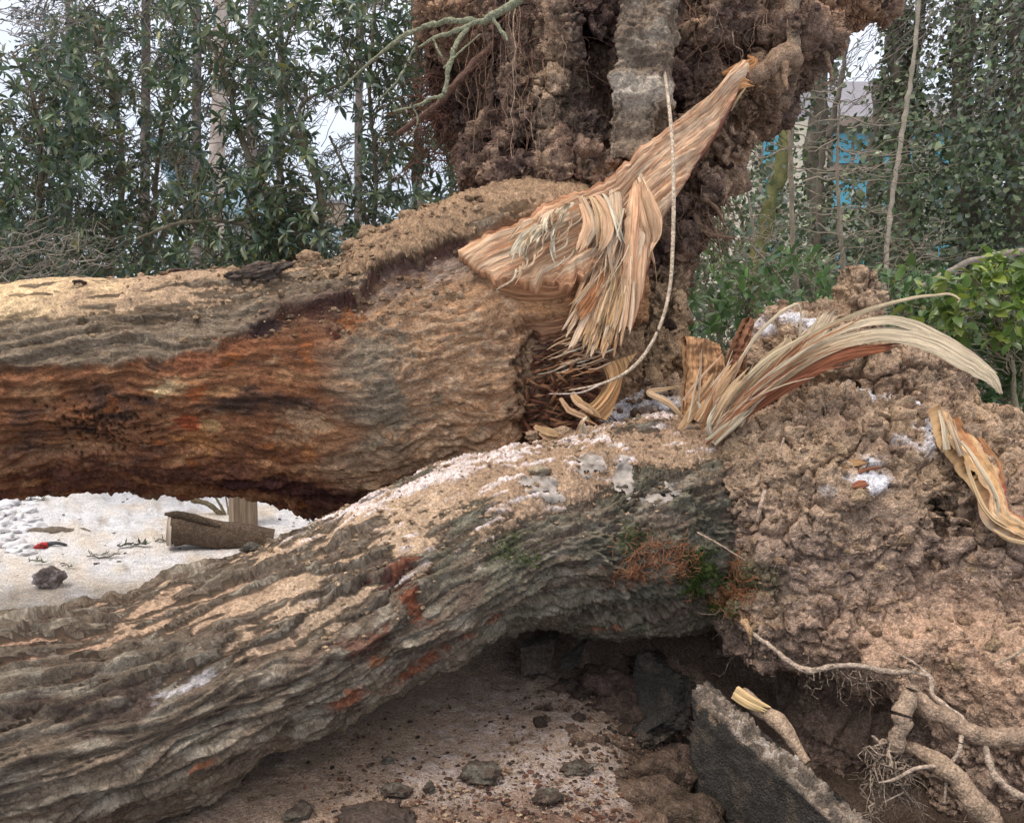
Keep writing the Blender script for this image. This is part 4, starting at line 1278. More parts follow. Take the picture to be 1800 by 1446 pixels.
for k in range(26):
    u = RS.rand()
    x, y = lerp(1015, 1130, u), lerp(350, 300, u) + RS.uniform(-5, 90)
    L_ = RS.uniform(60, 190)
    a = RS.normal(1.75, .22)
    yz = lerp(4.1, 4.2, u) - RS.uniform(0, .06)
    w = RS.choice([3, 5, 8, 13], p=[.3, .35, .2, .15])
    rows = [(x, y, yz + .05), (x + .4 * L_ * math.cos(a - .3), y + .4 * L_ * math.sin(a - .3), yz - .03), (x + L_ * math.cos(a), y + L_ * math.sin(a), yz - RS.uniform(.0, .08))]
    splinter(rear, rows, [w * .7, w * 1.2, w * .4], col=[TAN, PALE, (.60, .33, .17), (.70, .47, .28)][RS.randint(4)], thick=.0014, ncross=13, nseg=34, ragged=.7, fib=.005, curl=RS.uniform(-.4, .4), facing=(RS.normal(0, .7), -1, RS.normal(.2, .5)))
mb = MB()
for k in range(150):
    g = RS.rand()
    if g < 0.30:
        x, y = RS.uniform(1060, 1120), RS.uniform(360, 480)
        L_ = RS.uniform(50, 170)
        rows = [(x, y, 4.1), (x - L_ * .12, y + L_ * .5, 4.0), (x - L_ * RS.uniform(.1, .55), y + L_, 3.93)]
    elif g < 0.5:
        x, y = RS.uniform(900, 1070), RS.uniform(350, 470)
        y = max(y, 480 - 0.9 * (x - 900) + 0)
        L_ = RS.uniform(15, 55)
        yz = lerp(3.93, 4.16, (x - 900) / 170)
        rows = [(x, y, yz), (x - .1 * L_, y + L_ * .4, yz - .06), (x - L_ * RS.uniform(.3, .9), y + L_ * .8, yz - .09)]
    elif g < 0.58:
        continue
    elif g < 0.585:
        u = RS.rand()
        x, y = lerp(840, 1040, u), lerp(490, 490, u) + RS.uniform(-6, 8)
        L_ = RS.uniform(10, 32)
        rows = [(x, y, 3.9), (x + RS.uniform(-8, 8), y + L_ * .5, 3.87), (x + RS.uniform(-14, 14), y + L_, 3.88)]
    elif g < 0.85:
        x, y = RS.uniform(1000, 1080), RS.uniform(580, 650)
        L_ = RS.uniform(20, 60)
        rows = [(x, y, 4.0), (x - L_ * .6, y + L_ * .25, 3.95), (x - L_, y + L_ * RS.uniform(.1, .5), 3.93)]
    else:
        u = RS.rand()
        x, y = lerp(1090, 1290, u), lerp(330, 150, u)
        L_ = RS.uniform(20, 90)
        yz = lerp(4.28, 4.72, u)
        rows = [(x, y, yz), (x - L_ * .35, y + L_ * .4, yz - .05), (x - L_ * .6, y + L_ * .85, yz - .09)]
    w = RS.uniform(1.2, 4.0)
    c = np.array([PALE, TAN, CREAM, ORANGE, TAN][RS.randint(5)]) * RS.uniform(.8, 1.1)
    blade(mb, rows, [w, w * .8, .8], thick=.0018, nseg=9, ncross=3, ragged=0, fib=.001, col=c)
mb.build("splinters", M_WOOD, rear, kind="stuff")
# dark fibres in the hollow
mb = MB()
for k in range(240):
    x, y = RS.uniform(915, 1050), RS.uniform(590, 765)
    L_ = RS.uniform(14, 60)
    a = RS.normal(-0.1, 0.6)
    yz = 4.12 + .05 * RS.rand()
    w = RS.uniform(2, 6)
    c = np.array([(0.13, 0.05, 0.032), (0.22, 0.10, 0.055), (0.09, 0.04, 0.03), (0.30, 0.15, 0.08)][RS.randint(4)])
    blade(mb, [(x, y, yz), (x + L_ * .5 * math.cos(a), y + L_ * .5 * math.sin(a), yz - .05), (x + L_ * math.cos(a), y + L_ * math.sin(a), yz - .02)], [w, w, 1], thick=.003, nseg=7, ncross=3, ragged=0, fib=.002, col=c)
mb.build("rotten_fibres", M_WOOD, rear, kind="stuff")


# ------------------------------------------------------------------ roots
def root(parent, rows, rpx, col=(0.26, 0.17, 0.11), n=60, sides=10, rough=.45, name="root", label=None, mat=None):
    pts = pxline(rows)
    r = np.asarray(rpx, float) * pts[:, 1] / FPX
    mb = MB()
    tube(mb, pts, r, sides, col, n, rough)
    return mb.build(name, mat or M_ROOT, parent, label=label)


EARTHY = (0.30, 0.195, 0.125)
root(rear, [(1398, -60, 4.78), (1393, 20, 4.78), (1391, 70, 4.78), (1384, 105, 4.76), (1370, 118, 4.75)], [12, 12, 11, 12, 8], (0.33, 0.23, 0.155))
root(rear, [(1400, 108, 4.8), (1375, 98, 4.76), (1340, 118, 4.76), (1300, 142, 4.76), (1268, 165, 4.76)], [10, 17, 16, 14, 12], (0.31, 0.205, 0.135))
root(rear, [(1376, 100, 4.74), (1378, 130, 4.72), (1384, 158, 4.7)], [8, 6, 2], (0.33, 0.21, 0.13))
root(rear, [(1450, 90, 4.9), (1462, 140, 4.92), (1440, 150, 4.95)], [5, 3, 1.5], (0.3, .2, .13), 24, 6)
splinter(rear, [(1258, 170, 4.66), (1275, 156, 4.62), (1300, 146, 4.6), (1330, 150, 4.62)], [8, 26, 24, 3], col=(0.60, 0.30, 0.13), col2=(0.3, .1, .05), ncross=13, nseg=40, fib=.008)
splinter(rear, [(1270, 130, 4.68), (1300, 120, 4.66), (1325, 108, 4.66), (1312, 96, 4.7)], [6, 20, 14, 3], col=(0.50, 0.24, 0.10), ncross=13, nseg=40, fib=.008)
splinter(rear, [(1285, 195, 4.62), (1295, 175, 4.6), (1312, 152, 4.6)], [3, 5, 2], col=(0.62, 0.46, 0.24), ncross=5, nseg=20)
# leaning dark stick through the left lobe
root(rear, [(700, 235, 4.7), (760, 190, 4.72), (800, 150, 4.74), (868, 74, 4.8)], [4, 6, 6.5, 6], (0.15, 0.085, 0.06), 30, 8)
# snapped roots on the right hand side of the plate
for rows, r in [([(1175, 370, 4.95), (1205, 345, 4.8), (1240, 352, 4.72), (1262, 372, 4.7), (1275, 400, 4.7)], [12, 9, 7, 5, 3]),
                ([(1180, 400, 4.9), (1215, 395, 4.78), (1250, 412, 4.72), (1290, 418, 4.72)], [11, 9, 7, 4]),
                ([(1190, 330, 5.0), (1225, 310, 4.85), (1255, 318, 4.8), (1275, 345, 4.78), (1280, 380, 4.78)], [9, 6, 5, 4, 2]),
                ([(1150, 505, 4.95), (1175, 494, 4.85), (1228, 458, 4.8)], [6, 6, 4]), ([(1170, 455, 4.9), (1200, 452, 4.85), (1228, 452, 4.82)], [4, 4, 3]),
                ([(1215, 350, 4.8), (1222, 385, 4.75), (1248, 405, 4.73), (1270, 412, 4.72)], [8, 9, 8, 5]),
                ([(1240, 360, 4.75), (1250, 390, 4.72), (1262, 420, 4.7), (1268, 455, 4.7)], [4, 4, 3, 1.5])]:
    root(rear, rows, np.array(r) * .62, (0.25, 0.16, 0.105), rough=.5)
# fine roots: they spring from the plate and hang down its face
pxR, pyR = proj(vR)
nR2 = vnormals(vR, qR)
mb = MB()


def surf_pick(px, py, P0=pxR, P1=pyR, V=vR, N=nR2):
    d = (P0 - px) ** 2 + (P1 - py) ** 2 + np.where(N[:, 1] < 0.1, 0, 1e7)
    return V[np.argmin(d)]


def hang(px, py, L, lean, r, c, mbx, out=0.05, n=14, amp=.03):
    a = surf_pick(px, py)
    b = surf_pick(px + lean * L, py + L)
    pts = wiggle(a, b, n, amp)
    pts[:, 1] -= out * np.sin(np.linspace(0.15, 2.6, n)) + 0.01
    tube(mbx, pts, np.linspace(r, r * .45, n), 4, c, None, cap=False)
    return pts


for k in range(125):
    g = RS.rand()
    if g < 0.42:
        x, y, L_, ln = RS.normal(905, 30), RS.uniform(-60, 170), RS.uniform(100, 320), RS.normal(-.06, .07)
    elif g < 0.6:
        x, y, L_, ln = RS.uniform(770, 880), RS.uniform(-60, 160), RS.uniform(60, 200), RS.normal(0, .15)
    elif g < 0.9:
        x, y, L_, ln = RS.uniform(1195, 1440), RS.uniform(-60, 60), RS.uniform(60, 190), RS.normal(0, .2)
    else:
        x, y, L_, ln = RS.uniform(960, 1080), RS.uniform(-40, 130), RS.uniform(60, 200), RS.normal(0, .12)
    y1 = min(y + L_, 345)
    c = np.array([(0.34, 0.21, 0.14), (0.25, 0.14, 0.095), (0.40, 0.28, 0.19)][RS.randint(3)])
    pts = hang(x, y, max(y1 - y, 25), ln, RS.uniform(.0016, .0048), c, mb, RS.uniform(.03, .11), amp=.05)
    for _ in range(RS.randint(0, 4)):
        i = RS.randint(3, 11)
        e = pts[i] + np.array([RS.normal(0, .09), -RS.uniform(0, .05), -RS.uniform(.03, .16)])
        tube(mb, wiggle(pts[i], e, 7, .02), np.linspace(.0022, .001, 7), 3, c, None, cap=False)
for k in range(60):            # about the lower right of the plate
    x, y = RS.uniform(1180, 1290), RS.uniform(300, 420)
    a = surf_pick(min(x, 1270), min(y, 400))
    e = a + np.array([RS.normal(.06, .07), -RS.uniform(.02, .15), -RS.uniform(.05, .35)])
    tube(mb, wiggle(a, e, 9, .05), np.linspace(.004, .0015, 9), 4, (0.28, 0.18, 0.12), None, cap=False)
for k in range(40):            # fringe at the left edge
    x, y = RS.uniform(745, 800), RS.uniform(110, 270)
    a = surf_pick(795, y)
    e = a + np.array([-RS.uniform(.1, .42), RS.normal(0, .15), RS.normal(-.12, .12)])
    p_ = wiggle(a, e, 9, .06)
    tube(mb, p_, np.linspace(.006, .002, 9), 4, (0.17, 0.085, 0.06), None, cap=False)
    for _ in range(6):
        i = RS.randint(2, 9)
        tube(mb, wiggle(p_[i], p_[i] + RS.normal(0, .07, 3) + np.array([0, 0, -.04]), 6, .03), np.linspace(.003, .0012, 6), 3, (0.17, 0.085, 0.06), None, cap=False)
mb.build("fine_roots", M_ROOT, rear, kind="stuff")
mb = MB()
sel = np.where((nR2[:, 1] < -0.1) & (pyR < 345) & (pxR > 740))[0]
pick = sel[RS.randint(0, len(sel), 5200)]
dens = fbm(vR[pick] * 3.5 + 12, 2) + 0.5 * ((pxR[pick] > 1000) & (pxR[pick] < 1080)) + 0.45 * (pxR[pick] < 960)
for i in pick[dens > 0.12][:2400]:
    a = vR[i]
    e = a + nR2[i] * RS.uniform(.01, .05) + np.array([RS.normal(0, .03), 0, -RS.uniform(0, .09)])
    m_ = (a + e) / 2 + nR2[i] * .025 + RS.normal(0, .012, 3)
    c = np.array([(0.13, 0.065, 0.05), (0.19, 0.10, 0.075), (0.09, 0.05, 0.042)][RS.randint(3)])
    tube(mb, np.array([a, m_, e]), [.0026, .002, .001], 3, c, 5, cap=False)
mb.build("root_hairs", M_ROOT, rear, kind="stuff")
# long bare root hanging like a whip down to the hollow
root(rear, [(1168, 128, 4.42), (1174, 170, 4.30), (1181, 240, 4.16), (1184, 330, 4.05), (1183, 420, 3.98), (1178, 500, 3.92), (1163, 565, 3.88), (1135, 620, 3.86), (1100, 655, 3.86), (1055, 675, 3.86), (1000, 686, 3.88)],
     [2.6, 3, 3.4, 3.6, 3.4, 3.2, 3.0, 3.2, 3, 2.4, 1.2], (0.56, 0.44, 0.32), 110, 8, .08, label="long pale root hanging like a whip")
root(rear, [(1062, 672, 3.86), (1020, 690, 3.84), (965, 692, 3.86)], [2, 1.6, .8], (0.62, 0.52, 0.44), 24, 6, .05)

# ------------------------------------------------------------------ broken concrete caught in the roots
def slab_block(name, quad_px, back, nu, nv, dispf, colf, mat, label, cat, group=None, edge_px=None):
    """a broken slab: its visible face is given by four corners (clockwise from top left), `back` is the vector through its thickness"""
    A, B, C_, D_ = [P(*r) if len(r) == 3 and r[2] > 0 else np.array(r) for r in quad_px]
    back = np.asarray(back, float)
    nw = max(4, int(nu * np.linalg.norm(back) / np.linalg.norm(B - A)))
    vs_, qs, uvs = [], [], []
    n0 = 0

    def face(o, e1, e2, e3, a, b, tagid):
        nonlocal n0
        u, v_ = np.meshgrid(np.linspace(0, 1, a), np.linspace(0, 1, b), indexing='ij')
        u, v_ = u.ravel()[:, None], v_.ravel()[:, None]
        vs_.append(o * (1 - u) * (1 - v_) + e1 * u * (1 - v_) + e3 * u * v_ + e2 * (1 - u) * v_)
        qs.append(grid_quads(a, b) + n0)
        uvs.append(np.full(a * b, tagid))
        n0 += a * b
    E, F_, G, H = A + back, B + back, C_ + back, D_ + back
    face(A, D_, B, C_, nv, nu, 0)      # front
    face(E, F_, H, G, nu, nv, 1)
    face(A, B, E, F_, nu, nw, 2)       # top
    face(D_, H, C_, G, nw, nu, 3)
    face(A, E, D_, H, nw, nv, 4)
    face(B, C_, F_, G, nv, nw, 5)
    v = np.vstack(vs_)
    q = np.vstack(qs)
    tagv = np.concatenate(uvs)
    key = np.round(v * 20000).astype(np.int64)
    _, first, inv = np.unique(key, axis=0, return_index=True, return_inverse=True)
    inv = inv.ravel()
    q = inv[q]
    v = v[first]
    tagv = tagv[first]
    n = vnormals(v, q)
    if ((v - v.mean(0)) * n).sum(1).mean() < 0:
        q = q[:, ::-1]
        n = -n
    d = dispf(v, n, tagv)
    v2 = v + (n * d[:, None] if d.ndim == 1 else d)
    o = link_mesh(name, v2, q, mat, None, colf(v, n, tagv), v)
    return tag(o, label, cat, group)


def conc_disp(v, n, t):
    z = v[:, 2]
    w = fbm(v * 6, 4)
    lay = ridged(np.column_stack([v[:, 0] * 2, v[:, 1] * 2, z * 26]), 2)
    zl1, zl2 = P(1120, 128, 4.45)[2], P(1120, 180, 4.45)[2]
    k = sstep(zl2 - .01, zl2 + .02, z + .01 * w) * (1 - sstep(zl1 - .02, zl1 + 0.02, z + .01 * w))
    return 0.05 * w + 0.016 * fbm(v * 28, 4) + 0.010 * lay * sstep(zl2, zl1 + .1, z) + 0.022 * k - 0.03 * sstep(zl2 + .02, zl2 - .02, z) * (n[:, 1] < 0) * (1 - sstep(zl2 - .2, zl2 - .25, z))


def conc_col(v, n, t):
    z = v[:, 2]
    w = fbm(v * 7, 4)
    zl1, zl2 = P(1120, 140, 4.45)[2], P(1120, 182, 4.45)[2]
    c = np.tile(np.array([(0.25, 0.185, 0.13)], F32), (len(v), 1))
    cmix(c, (0.38, 0.31, 0.235), 0.8 * sstep(-.1, .6, w))
    cmix(c, (0.17, 0.12, 0.09), 0.7 * sstep(.1, .6, -w))
    k = sstep(zl2 - .01, zl2 + .01, z + .01 * w) * (1 - sstep(zl1 - .02, zl1 + .02, z + .015 * w))
    cmix(c, (0.56, 0.47, 0.37), 0.85 * k)
    cmix(c, (0.25, 0.185, 0.13), 0.6 * sstep(zl2, zl2 - .04, z + .02 * w))
    return c


slab_block("concrete_slab", [(1100, -70, 4.5), (1182, -70, 4.5), (1150, 268, 4.34), (1070, 280, 4.34)], (0.10, 0.24, 0.02), 44, 150, conc_disp, conc_col, M_STONE,
           "tall rough block of broken concrete jammed upright in the roots beside the hanging pale root", "concrete block")

# ================================================================== SPLINTERS AND ROOTS OF THE FRONT TREE
WHEAT = (0.66, 0.53, 0.36)
splinter(front, [(1245, 780, 3.66), (1330, 690, 3.6), (1440, 618, 3.54), (1540, 590, 3.5), (1625, 598, 3.46), (1700, 635, 3.42), (1742, 668, 3.40), (1762, 696, 3.4)], [12, 26, 28, 26, 36, 38, 24, 3],
         col=WHEAT, col2=(0.52, 0.33, 0.17), ncross=25, nseg=120, fib=.0035, thick=.002, ragged=.06, edge=(0.33, 0.10, 0.05), label="longest arching splinter with a red underside", facing=(-.1, -1, .45))
splinter(front, [(1290, 720, 3.62), (1390, 640, 3.58), (1480, 584, 3.54), (1560, 564, 3.5), (1630, 582, 3.48), (1700, 618, 3.46), (1756, 657, 3.45)], [6, 14, 14, 18, 24, 16, 2],
         col=WHEAT, ncross=19, nseg=100, fib=.003, thick=.0015, ragged=.05, facing=(-.1, -1, .5))
splinter(front, [(1370, 668, 3.72), (1410, 618, 3.74), (1446, 572, 3.76), (1468, 532, 3.78)], [50, 46, 30, 3], col=(0.64, 0.50, 0.34), ncross=21, nseg=60, fib=.006, thick=.006, ragged=.25, edge=(0.33, 0.12, 0.06), label="broad upright splinter with a jagged tip")
splinter(front, [(1300, 690, 3.66), (1345, 640, 3.68), (1385, 605, 3.7), (1380, 585, 3.72)], [24, 22, 18, 4], col=(0.60, 0.45, 0.28), ncross=15, nseg=40, fib=.006)
splinter(front, [(1240, 745, 3.68), (1290, 650, 3.64), (1345, 572, 3.62), (1398, 534, 3.62), (1408, 560, 3.62)], [5, 6, 6, 5, 2], col=WHEAT, ncross=5, nseg=60, fib=.001, thick=.003, ragged=0)
splinter(front, [(1408, 560, 3.62), (1404, 600, 3.62), (1392, 630, 3.63)], [4, 4, 2], col=WHEAT, ncross=5, nseg=20, fib=.001, thick=.003, ragged=0)
splinter(front, [(1258, 735, 3.66), (1320, 655, 3.62), (1400, 600, 3.6), (1500, 553, 3.58), (1600, 522, 3.56), (1660, 514, 3.55), (1688, 524, 3.55), (1682, 532, 3.55)], [5, 8, 8, 8, 6, 5, 4, 2], col=(0.62, 0.49, 0.31), ncross=7, nseg=90, fib=.0015, thick=.003, ragged=0)
splinter(front, [(1264, 740, 3.66), (1320, 665, 3.63), (1372, 615, 3.61), (1420, 588, 3.6), (1442, 548, 3.6)], [4, 6, 6, 5, 1.5], col=(0.64, 0.5, 0.33), ncross=5, nseg=50, fib=.001, thick=.003, ragged=0)
splinter(front, [(1300, 735, 3.64), (1420, 655, 3.55), (1480, 625, 3.52), (1545, 612, 3.5), (1590, 606, 3.5)], [14, 26, 24, 16, 4], col=(0.38, 0.14, 0.07), ncross=15, nseg=60, fib=.008, thick=.006, label="dark red inner bark strip under the arching splinters")
for rows, w, c in [([(1235, 742, 3.66), (1230, 715, 3.65), (1222, 702, 3.65)], [6, 5, 2], CREAM), ([(1250, 770, 3.62), (1246, 740, 3.6), (1262, 708, 3.6)], [6, 8, 2], CREAM), ([(1255, 780, 3.6), (1290, 745, 3.57), (1330, 712, 3.56)], [10, 14, 5], WHEAT),
                   ([(1200, 735, 3.75), (1175, 708, 3.74), (1140, 690, 3.75), (1165, 684, 3.77), (1205, 680, 3.78)], [6, 12, 10, 8, 5], (0.56, .38, .22)), ([(1195, 755, 3.7), (1240, 690, 3.68), (1270, 640, 3.68)], [10, 24, 6], (.6, .38, .2)),
                   ([(1225, 740, 3.66), (1262, 680, 3.63), (1300, 630, 3.62)], [14, 26, 8], (.6, .36, .19)), ([(1250, 745, 3.65), (1285, 690, 3.62), (1325, 640, 3.62)], [10, 20, 6], (.62, .42, .24))]:
    splinter(front, rows, w, col=c, ncross=11, nseg=40, fib=.005, thick=.004, ragged=.35)
mb = MB()
base = catmull([(1240, 775, 3.64), (1330, 690, 3.58), (1430, 625, 3.52), (1520, 598, 3.48)], 40)
for k in range(44):
    u0 = RS.uniform(0, .35)
    u1 = min(1, u0 + RS.uniform(.2, .75))
    rows = []
    o0, o1 = RS.normal(0, 9), RS.normal(0, 20)
    dz = RS.normal(0, .03)
    for u in np.linspace(u0, u1, 5):
        b = base[int(u * 39)]
        f = (u - u0) / (u1 - u0)
        rows.append((b[0] + RS.normal(0, 1.5), b[1] + lerp(o0, o1, f), b[2] + dz))
    w = RS.uniform(1.5, 7)
    c = np.array([WHEAT, PALE, TAN, (0.55, 0.33, 0.17), ORANGE, (0.40, .15, .08)][RS.randint(6)]) * RS.uniform(.8, 1.1)
    blade(mb, rows, [w * .6, w, w, w * .7, .8], thick=.002, nseg=14, ncross=3, ragged=0, fib=.001, col=c)
for k in range(44):
    x, y = RS.normal(1260, 22), RS.uniform(700, 770)
    L_ = RS.uniform(30, 120)
    a = RS.normal(-1.05, .25)
    w = RS.uniform(2, 6)
    c = np.array([WHEAT, PALE, TAN, ORANGE][RS.randint(4)]) * RS.uniform(.8, 1.1)
    blade(mb, [(x, y, 3.66), (x + .5 * L_ * math.cos(a), y + .5 * L_ * math.sin(a), 3.63), (x + L_ * math.cos(a) * 1.1, y + L_ * math.sin(a), 3.63)], [w, w, .8], thick=.002, nseg=8, ncross=3, ragged=0, fib=.001, col=c)
mb.build("splinters", M_WOOD, front, kind="stuff")
# splintered stubs
def stub_disp(S, T, u, t, v):
    return 0.016 * plates(S, T, 2.5, 30, 81.0, 1.0, .2)[0] + 0.010 * fbm(np.column_stack([S * 6, T * 60, 0 * S + 3]), 4) + 0.026 * fbm(v * 14, 4)


def stub(upper, lower, cA_, cB_, thick, **k):
    return sheet(upper, lower, 70, 50, stub_disp, thick, lambda S, T, u, t, v: cmix(np.tile(np.array([cA_], F32), (len(S), 1)), cB_, 0.85 * sstep(-.2, .6, fbm(np.column_stack([S * 3, T * 50, 0 * S]), 3))), .02, name="torn_wood", parent=front, **k)


stub([(1205, 590, 3.9), (1208, 640, 3.88), (1204, 690, 3.86), (1200, 735, 3.82)], [(1268, 605, 3.9), (1270, 650, 3.87), (1262, 690, 3.85), (1240, 735, 3.82)], (0.46, 0.26, 0.13), (0.30, 0.155, 0.08), .10, rag=.12)
stub([(1316, 558, 3.95), (1300, 590, 3.93), (1288, 620, 3.92), (1280, 650, 3.9)], [(1322, 575, 3.95), (1316, 610, 3.93), (1310, 640, 3.92), (1306, 665, 3.9)], (0.20, 0.09, 0.05), (0.30, 0.15, 0.08), .06)
# torn root on the far right of the mound
sheet([(1648, 715, 3.40), (1660, 762, 3.34), (1692, 808, 3.25), (1732, 862, 3.17), (1746, 915, 3.11), (1800, 945, 3.06)], [(1686, 745, 3.40), (1708, 776, 3.36), (1738, 812, 3.29), (1764, 862, 3.21), (1776, 902, 3.14), (1840, 922, 3.08)], 130, 44,
      lambda S, T, u, t, v: 0.030 * plates(S, T, 1.5, 26, 71.0, .8, .2)[0] + 0.012 * fbm(v * 16, 3), .05,
      lambda S, T, u, t, v: cmix(cmix(cmix(np.tile(np.array([(0.60, 0.38, 0.19)], F32), (len(S), 1)), (0.36, 0.15, 0.07), 0.8 * sstep(-.1, .5, fbm(np.column_stack([S * 3, T * 40, 0 * S]), 3))), WHEAT, .8 * sstep(.0, .5, fbm(np.column_stack([S * 3, T * 50, 0 * S + 5]), 3))), REDB, sstep(.85, 1, t)), parent=front, rag=.25)
for rows, w, c in [([(1665, 790, 3.24), (1658, 750, 3.26), (1648, 712, 3.3)], [14, 10, 2], WHEAT), ([(1690, 800, 3.23), (1678, 765, 3.23), (1665, 728, 3.27)], [12, 10, 2], PALE), ([(1700, 820, 3.14), (1715, 860, 3.09), (1740, 905, 3.04), (1790, 940, 3.0)], [5, 8, 8, 5], (.64, .46, .26)),
                   ([(1690, 775, 3.2), (1722, 820, 3.13), (1750, 870, 3.07), (1758, 920, 3.03)], [4, 7, 7, 3], WHEAT), ([(1720, 770, 3.38), (1752, 815, 3.32), (1768, 870, 3.26)], [8, 16, 5], (0.5, .25, .12)), ([(1745, 930, 3.04), (1780, 950, 3.0), (1830, 958, 2.98)], [5, 9, 8], (.6, .42, .24)),
                   ([(1660, 795, 3.33), (1664, 770, 3.33), (1660, 735, 3.34)], [16, 14, 2], (0.45, .33, .2)), ([(1670, 740, 3.4), (1700, 770, 3.38), (1735, 795, 3.36)], [4, 10, 3], (.36, .12, .06))]:
    splinter(front, rows, w, col=c, ncross=13, nseg=50, fib=.007, thick=.006, ragged=.3)
# cut and snapped roots sticking out of the mound
root(front, [(1560, 700, 4.0), (1600, 672, 3.95), (1640, 648, 3.92), (1690, 632, 3.9)], [18, 13, 10, 8], (0.24, 0.155, 0.105))
root(front, [(1640, 745, 3.9), (1700, 740, 3.9), (1750, 735, 3.9), (1776, 722, 3.9)], [16, 16, 15, 9], (0.30, 0.20, 0.13))
GREYR = (0.40, 0.31, 0.235)
root(front, [(1308, 1105, 3.2), (1345, 1128, 3.12), (1392, 1165, 3.02), (1420, 1177, 2.98), (1450, 1174, 2.95), (1505, 1170, 2.92), (1560, 1178, 2.88), (1632, 1188, 2.82), (1640, 1220, 2.78), (1690, 1262, 2.72), (1725, 1300, 2.68), (1748, 1355, 2.62), (1775, 1385, 2.58), (1830, 1420, 2.52)],
     [3, 4, 5, 6, 5, 4.5, 5, 4, 4.5, 6, 6, 7, 7, 7], GREYR, 150, 9, .2)
root(front, [(1603, 1204, 2.72), (1592, 1245, 2.70), (1575, 1285, 2.70), (1566, 1312, 2.72)], [14, 15, 17, 10], (0.35, 0.255, 0.18))
root(front, [(1606, 1210, 2.76), (1640, 1245, 2.74), (1690, 1275, 2.70), (1740, 1292, 2.68), (1830, 1288, 2.66)], [10, 17, 17, 16, 18], (0.33, 0.235, 0.165))
root(front, [(1568, 1305, 2.74), (1610, 1318, 2.68), (1655, 1340, 2.64), (1690, 1385, 2.58), (1735, 1440, 2.52), (1760, 1490, 2.5)], [10, 14, 17, 21, 19, 18], (0.34, 0.245, 0.17))
root(front, [(1690, 1290, 2.66), (1686, 1320, 2.64), (1668, 1350, 2.62), (1660, 1410, 2.6)], [4, 4, 3.5, 2], GREYR, 40, 6, .1)
root(front, [(1655, 1345, 2.62), (1610, 1350, 2.6), (1575, 1368, 2.6), (1545, 1375, 2.6)], [4, 3.5, 3, 1.5], GREYR, 40, 6, .1)
root(front, [(1632, 1186, 2.82), (1600, 1160, 2.86), (1568, 1146, 2.9)], [3, 2.4, 1.2], GREYR, 24, 5, .1)
root(front, [(1757, 1165, 2.75), (1785, 1150, 2.7), (1820, 1128, 2.66)], [2, 3, 3.5], (0.52, .40, .28), 20, 6, .1)
root(front, [(1345, 860, 3.22), (1335, 895, 3.18), (1331, 915, 3.18)], [4, 4, 2.6], (0.46, .33, .24), 20, 6, .1)
root(front, [(1225, 935, 3.3), (1262, 955, 3.26), (1310, 985, 3.2)], [2.2, 2, 1.6], (0.36, .26, .19), 20, 5, .1)
root(front, [(1378, 770, 3.4), (1372, 790, 3.37), (1374, 802, 3.37)], [2.4, 2, 1.4], (0.46, .33, .24), 16, 5, .1)
root(front, [(1310, 1092, 3.2), (1318, 1110, 3.16), (1320, 1132, 3.15)], [9, 6, 1], (0.42, 0.27, 0.15), 18, 6, .3)
mb = MB()
for k in range(34):
    a = P(RS.uniform(1545, 1575), RS.uniform(1300, 1330), 2.71)
    x = RS.uniform(1510, 1610)
    e = P(x, RS.uniform(1330, 1450), 2.71 + RS.normal(0, .05))
    p_ = wiggle(a, e, 12, .05)
    tube(mb, p_, np.linspace(.005, .002, 12), 5, np.array(GREYR) * RS.uniform(.7, 1.1), None)
    for _ in range(5):
        i = RS.randint(3, 12)
        tube(mb, wiggle(p_[i], p_[i] + RS.normal(0, .045, 3) + np.array([0, 0, -.04]), 6, .015), np.linspace(.0022, .0009, 6), 3, np.array(GREYR) * RS.uniform(.6, 1), None)
nM2 = vnormals(vM, qM)
pxM, pyM = proj(vM)
frontM = np.where((nM2[:, 1] < -0.15) & (pxM > 1230) & (pyM > 760) & (pyM < 1440) & (vM[:, 1] < 3.9))[0]
for i in frontM[RS.randint(0, len(frontM), 230)]:
    a = vM[i]
    e = a + np.array([RS.normal(0, .06), 0, -abs(RS.normal(.05, .06))]) + nM2[i] * .02
    p_ = wiggle(a, e, 9, .03)
    p_ += nM2[i] * .012 * np.sin(np.linspace(0, np.pi, 9))[:, None]
    tube(mb, p_, np.linspace(.0026, .0011, 9), 3, np.array((0.36, .26, .19)) * RS.uniform(.5, 1.1), None)
for k in range(26):
    x = RS.uniform(1400, 1640)
    a = P(x, 1172 + RS.uniform(-3, 12), 2.92 - (x - 1500) * .0006)
    e = a + np.array([RS.normal(.03, .06), RS.normal(0, .03), -RS.uniform(.03, .14)])
    tube(mb, wiggle(a, e, 9, .03), np.linspace(.0025, .001, 9), 3, np.array(GREYR) * RS.uniform(.7, 1.1), None)
mb.build("fine_roots", M_ROOT, front, kind="stuff")

# ================================================================== LOOSE PIECES ROUND THE TRUNKS
def lump(rad, detail, seed, amp=.25, freq=2.2):
    """an irregular stone or clod: returns vertices and triangles"""
    import bmesh
    bm = bmesh.new()
    bmesh.ops.create_icosphere(bm, subdivisions=detail, radius=1.0)
    v = np.array([x.co[:] for x in bm.verts])
    t = np.array([[x.index for x in f.verts] for f in bm.faces])
    bm.free()
    d = 1 + amp * fbm(v * freq * 0.6 + seed * 3.7, 4, .55) + 0.4 * amp * (worley(v * freq + seed)[0] - .5)
    return v * d[:, None] * np.asarray(rad), t, v


def rot_z(v, a):
    c, s_ = math.cos(a), math.sin(a)
    return np.column_stack([v[:, 0] * c - v[:, 1] * s_, v[:, 0] * s_ + v[:, 1] * c, v[:, 2]])


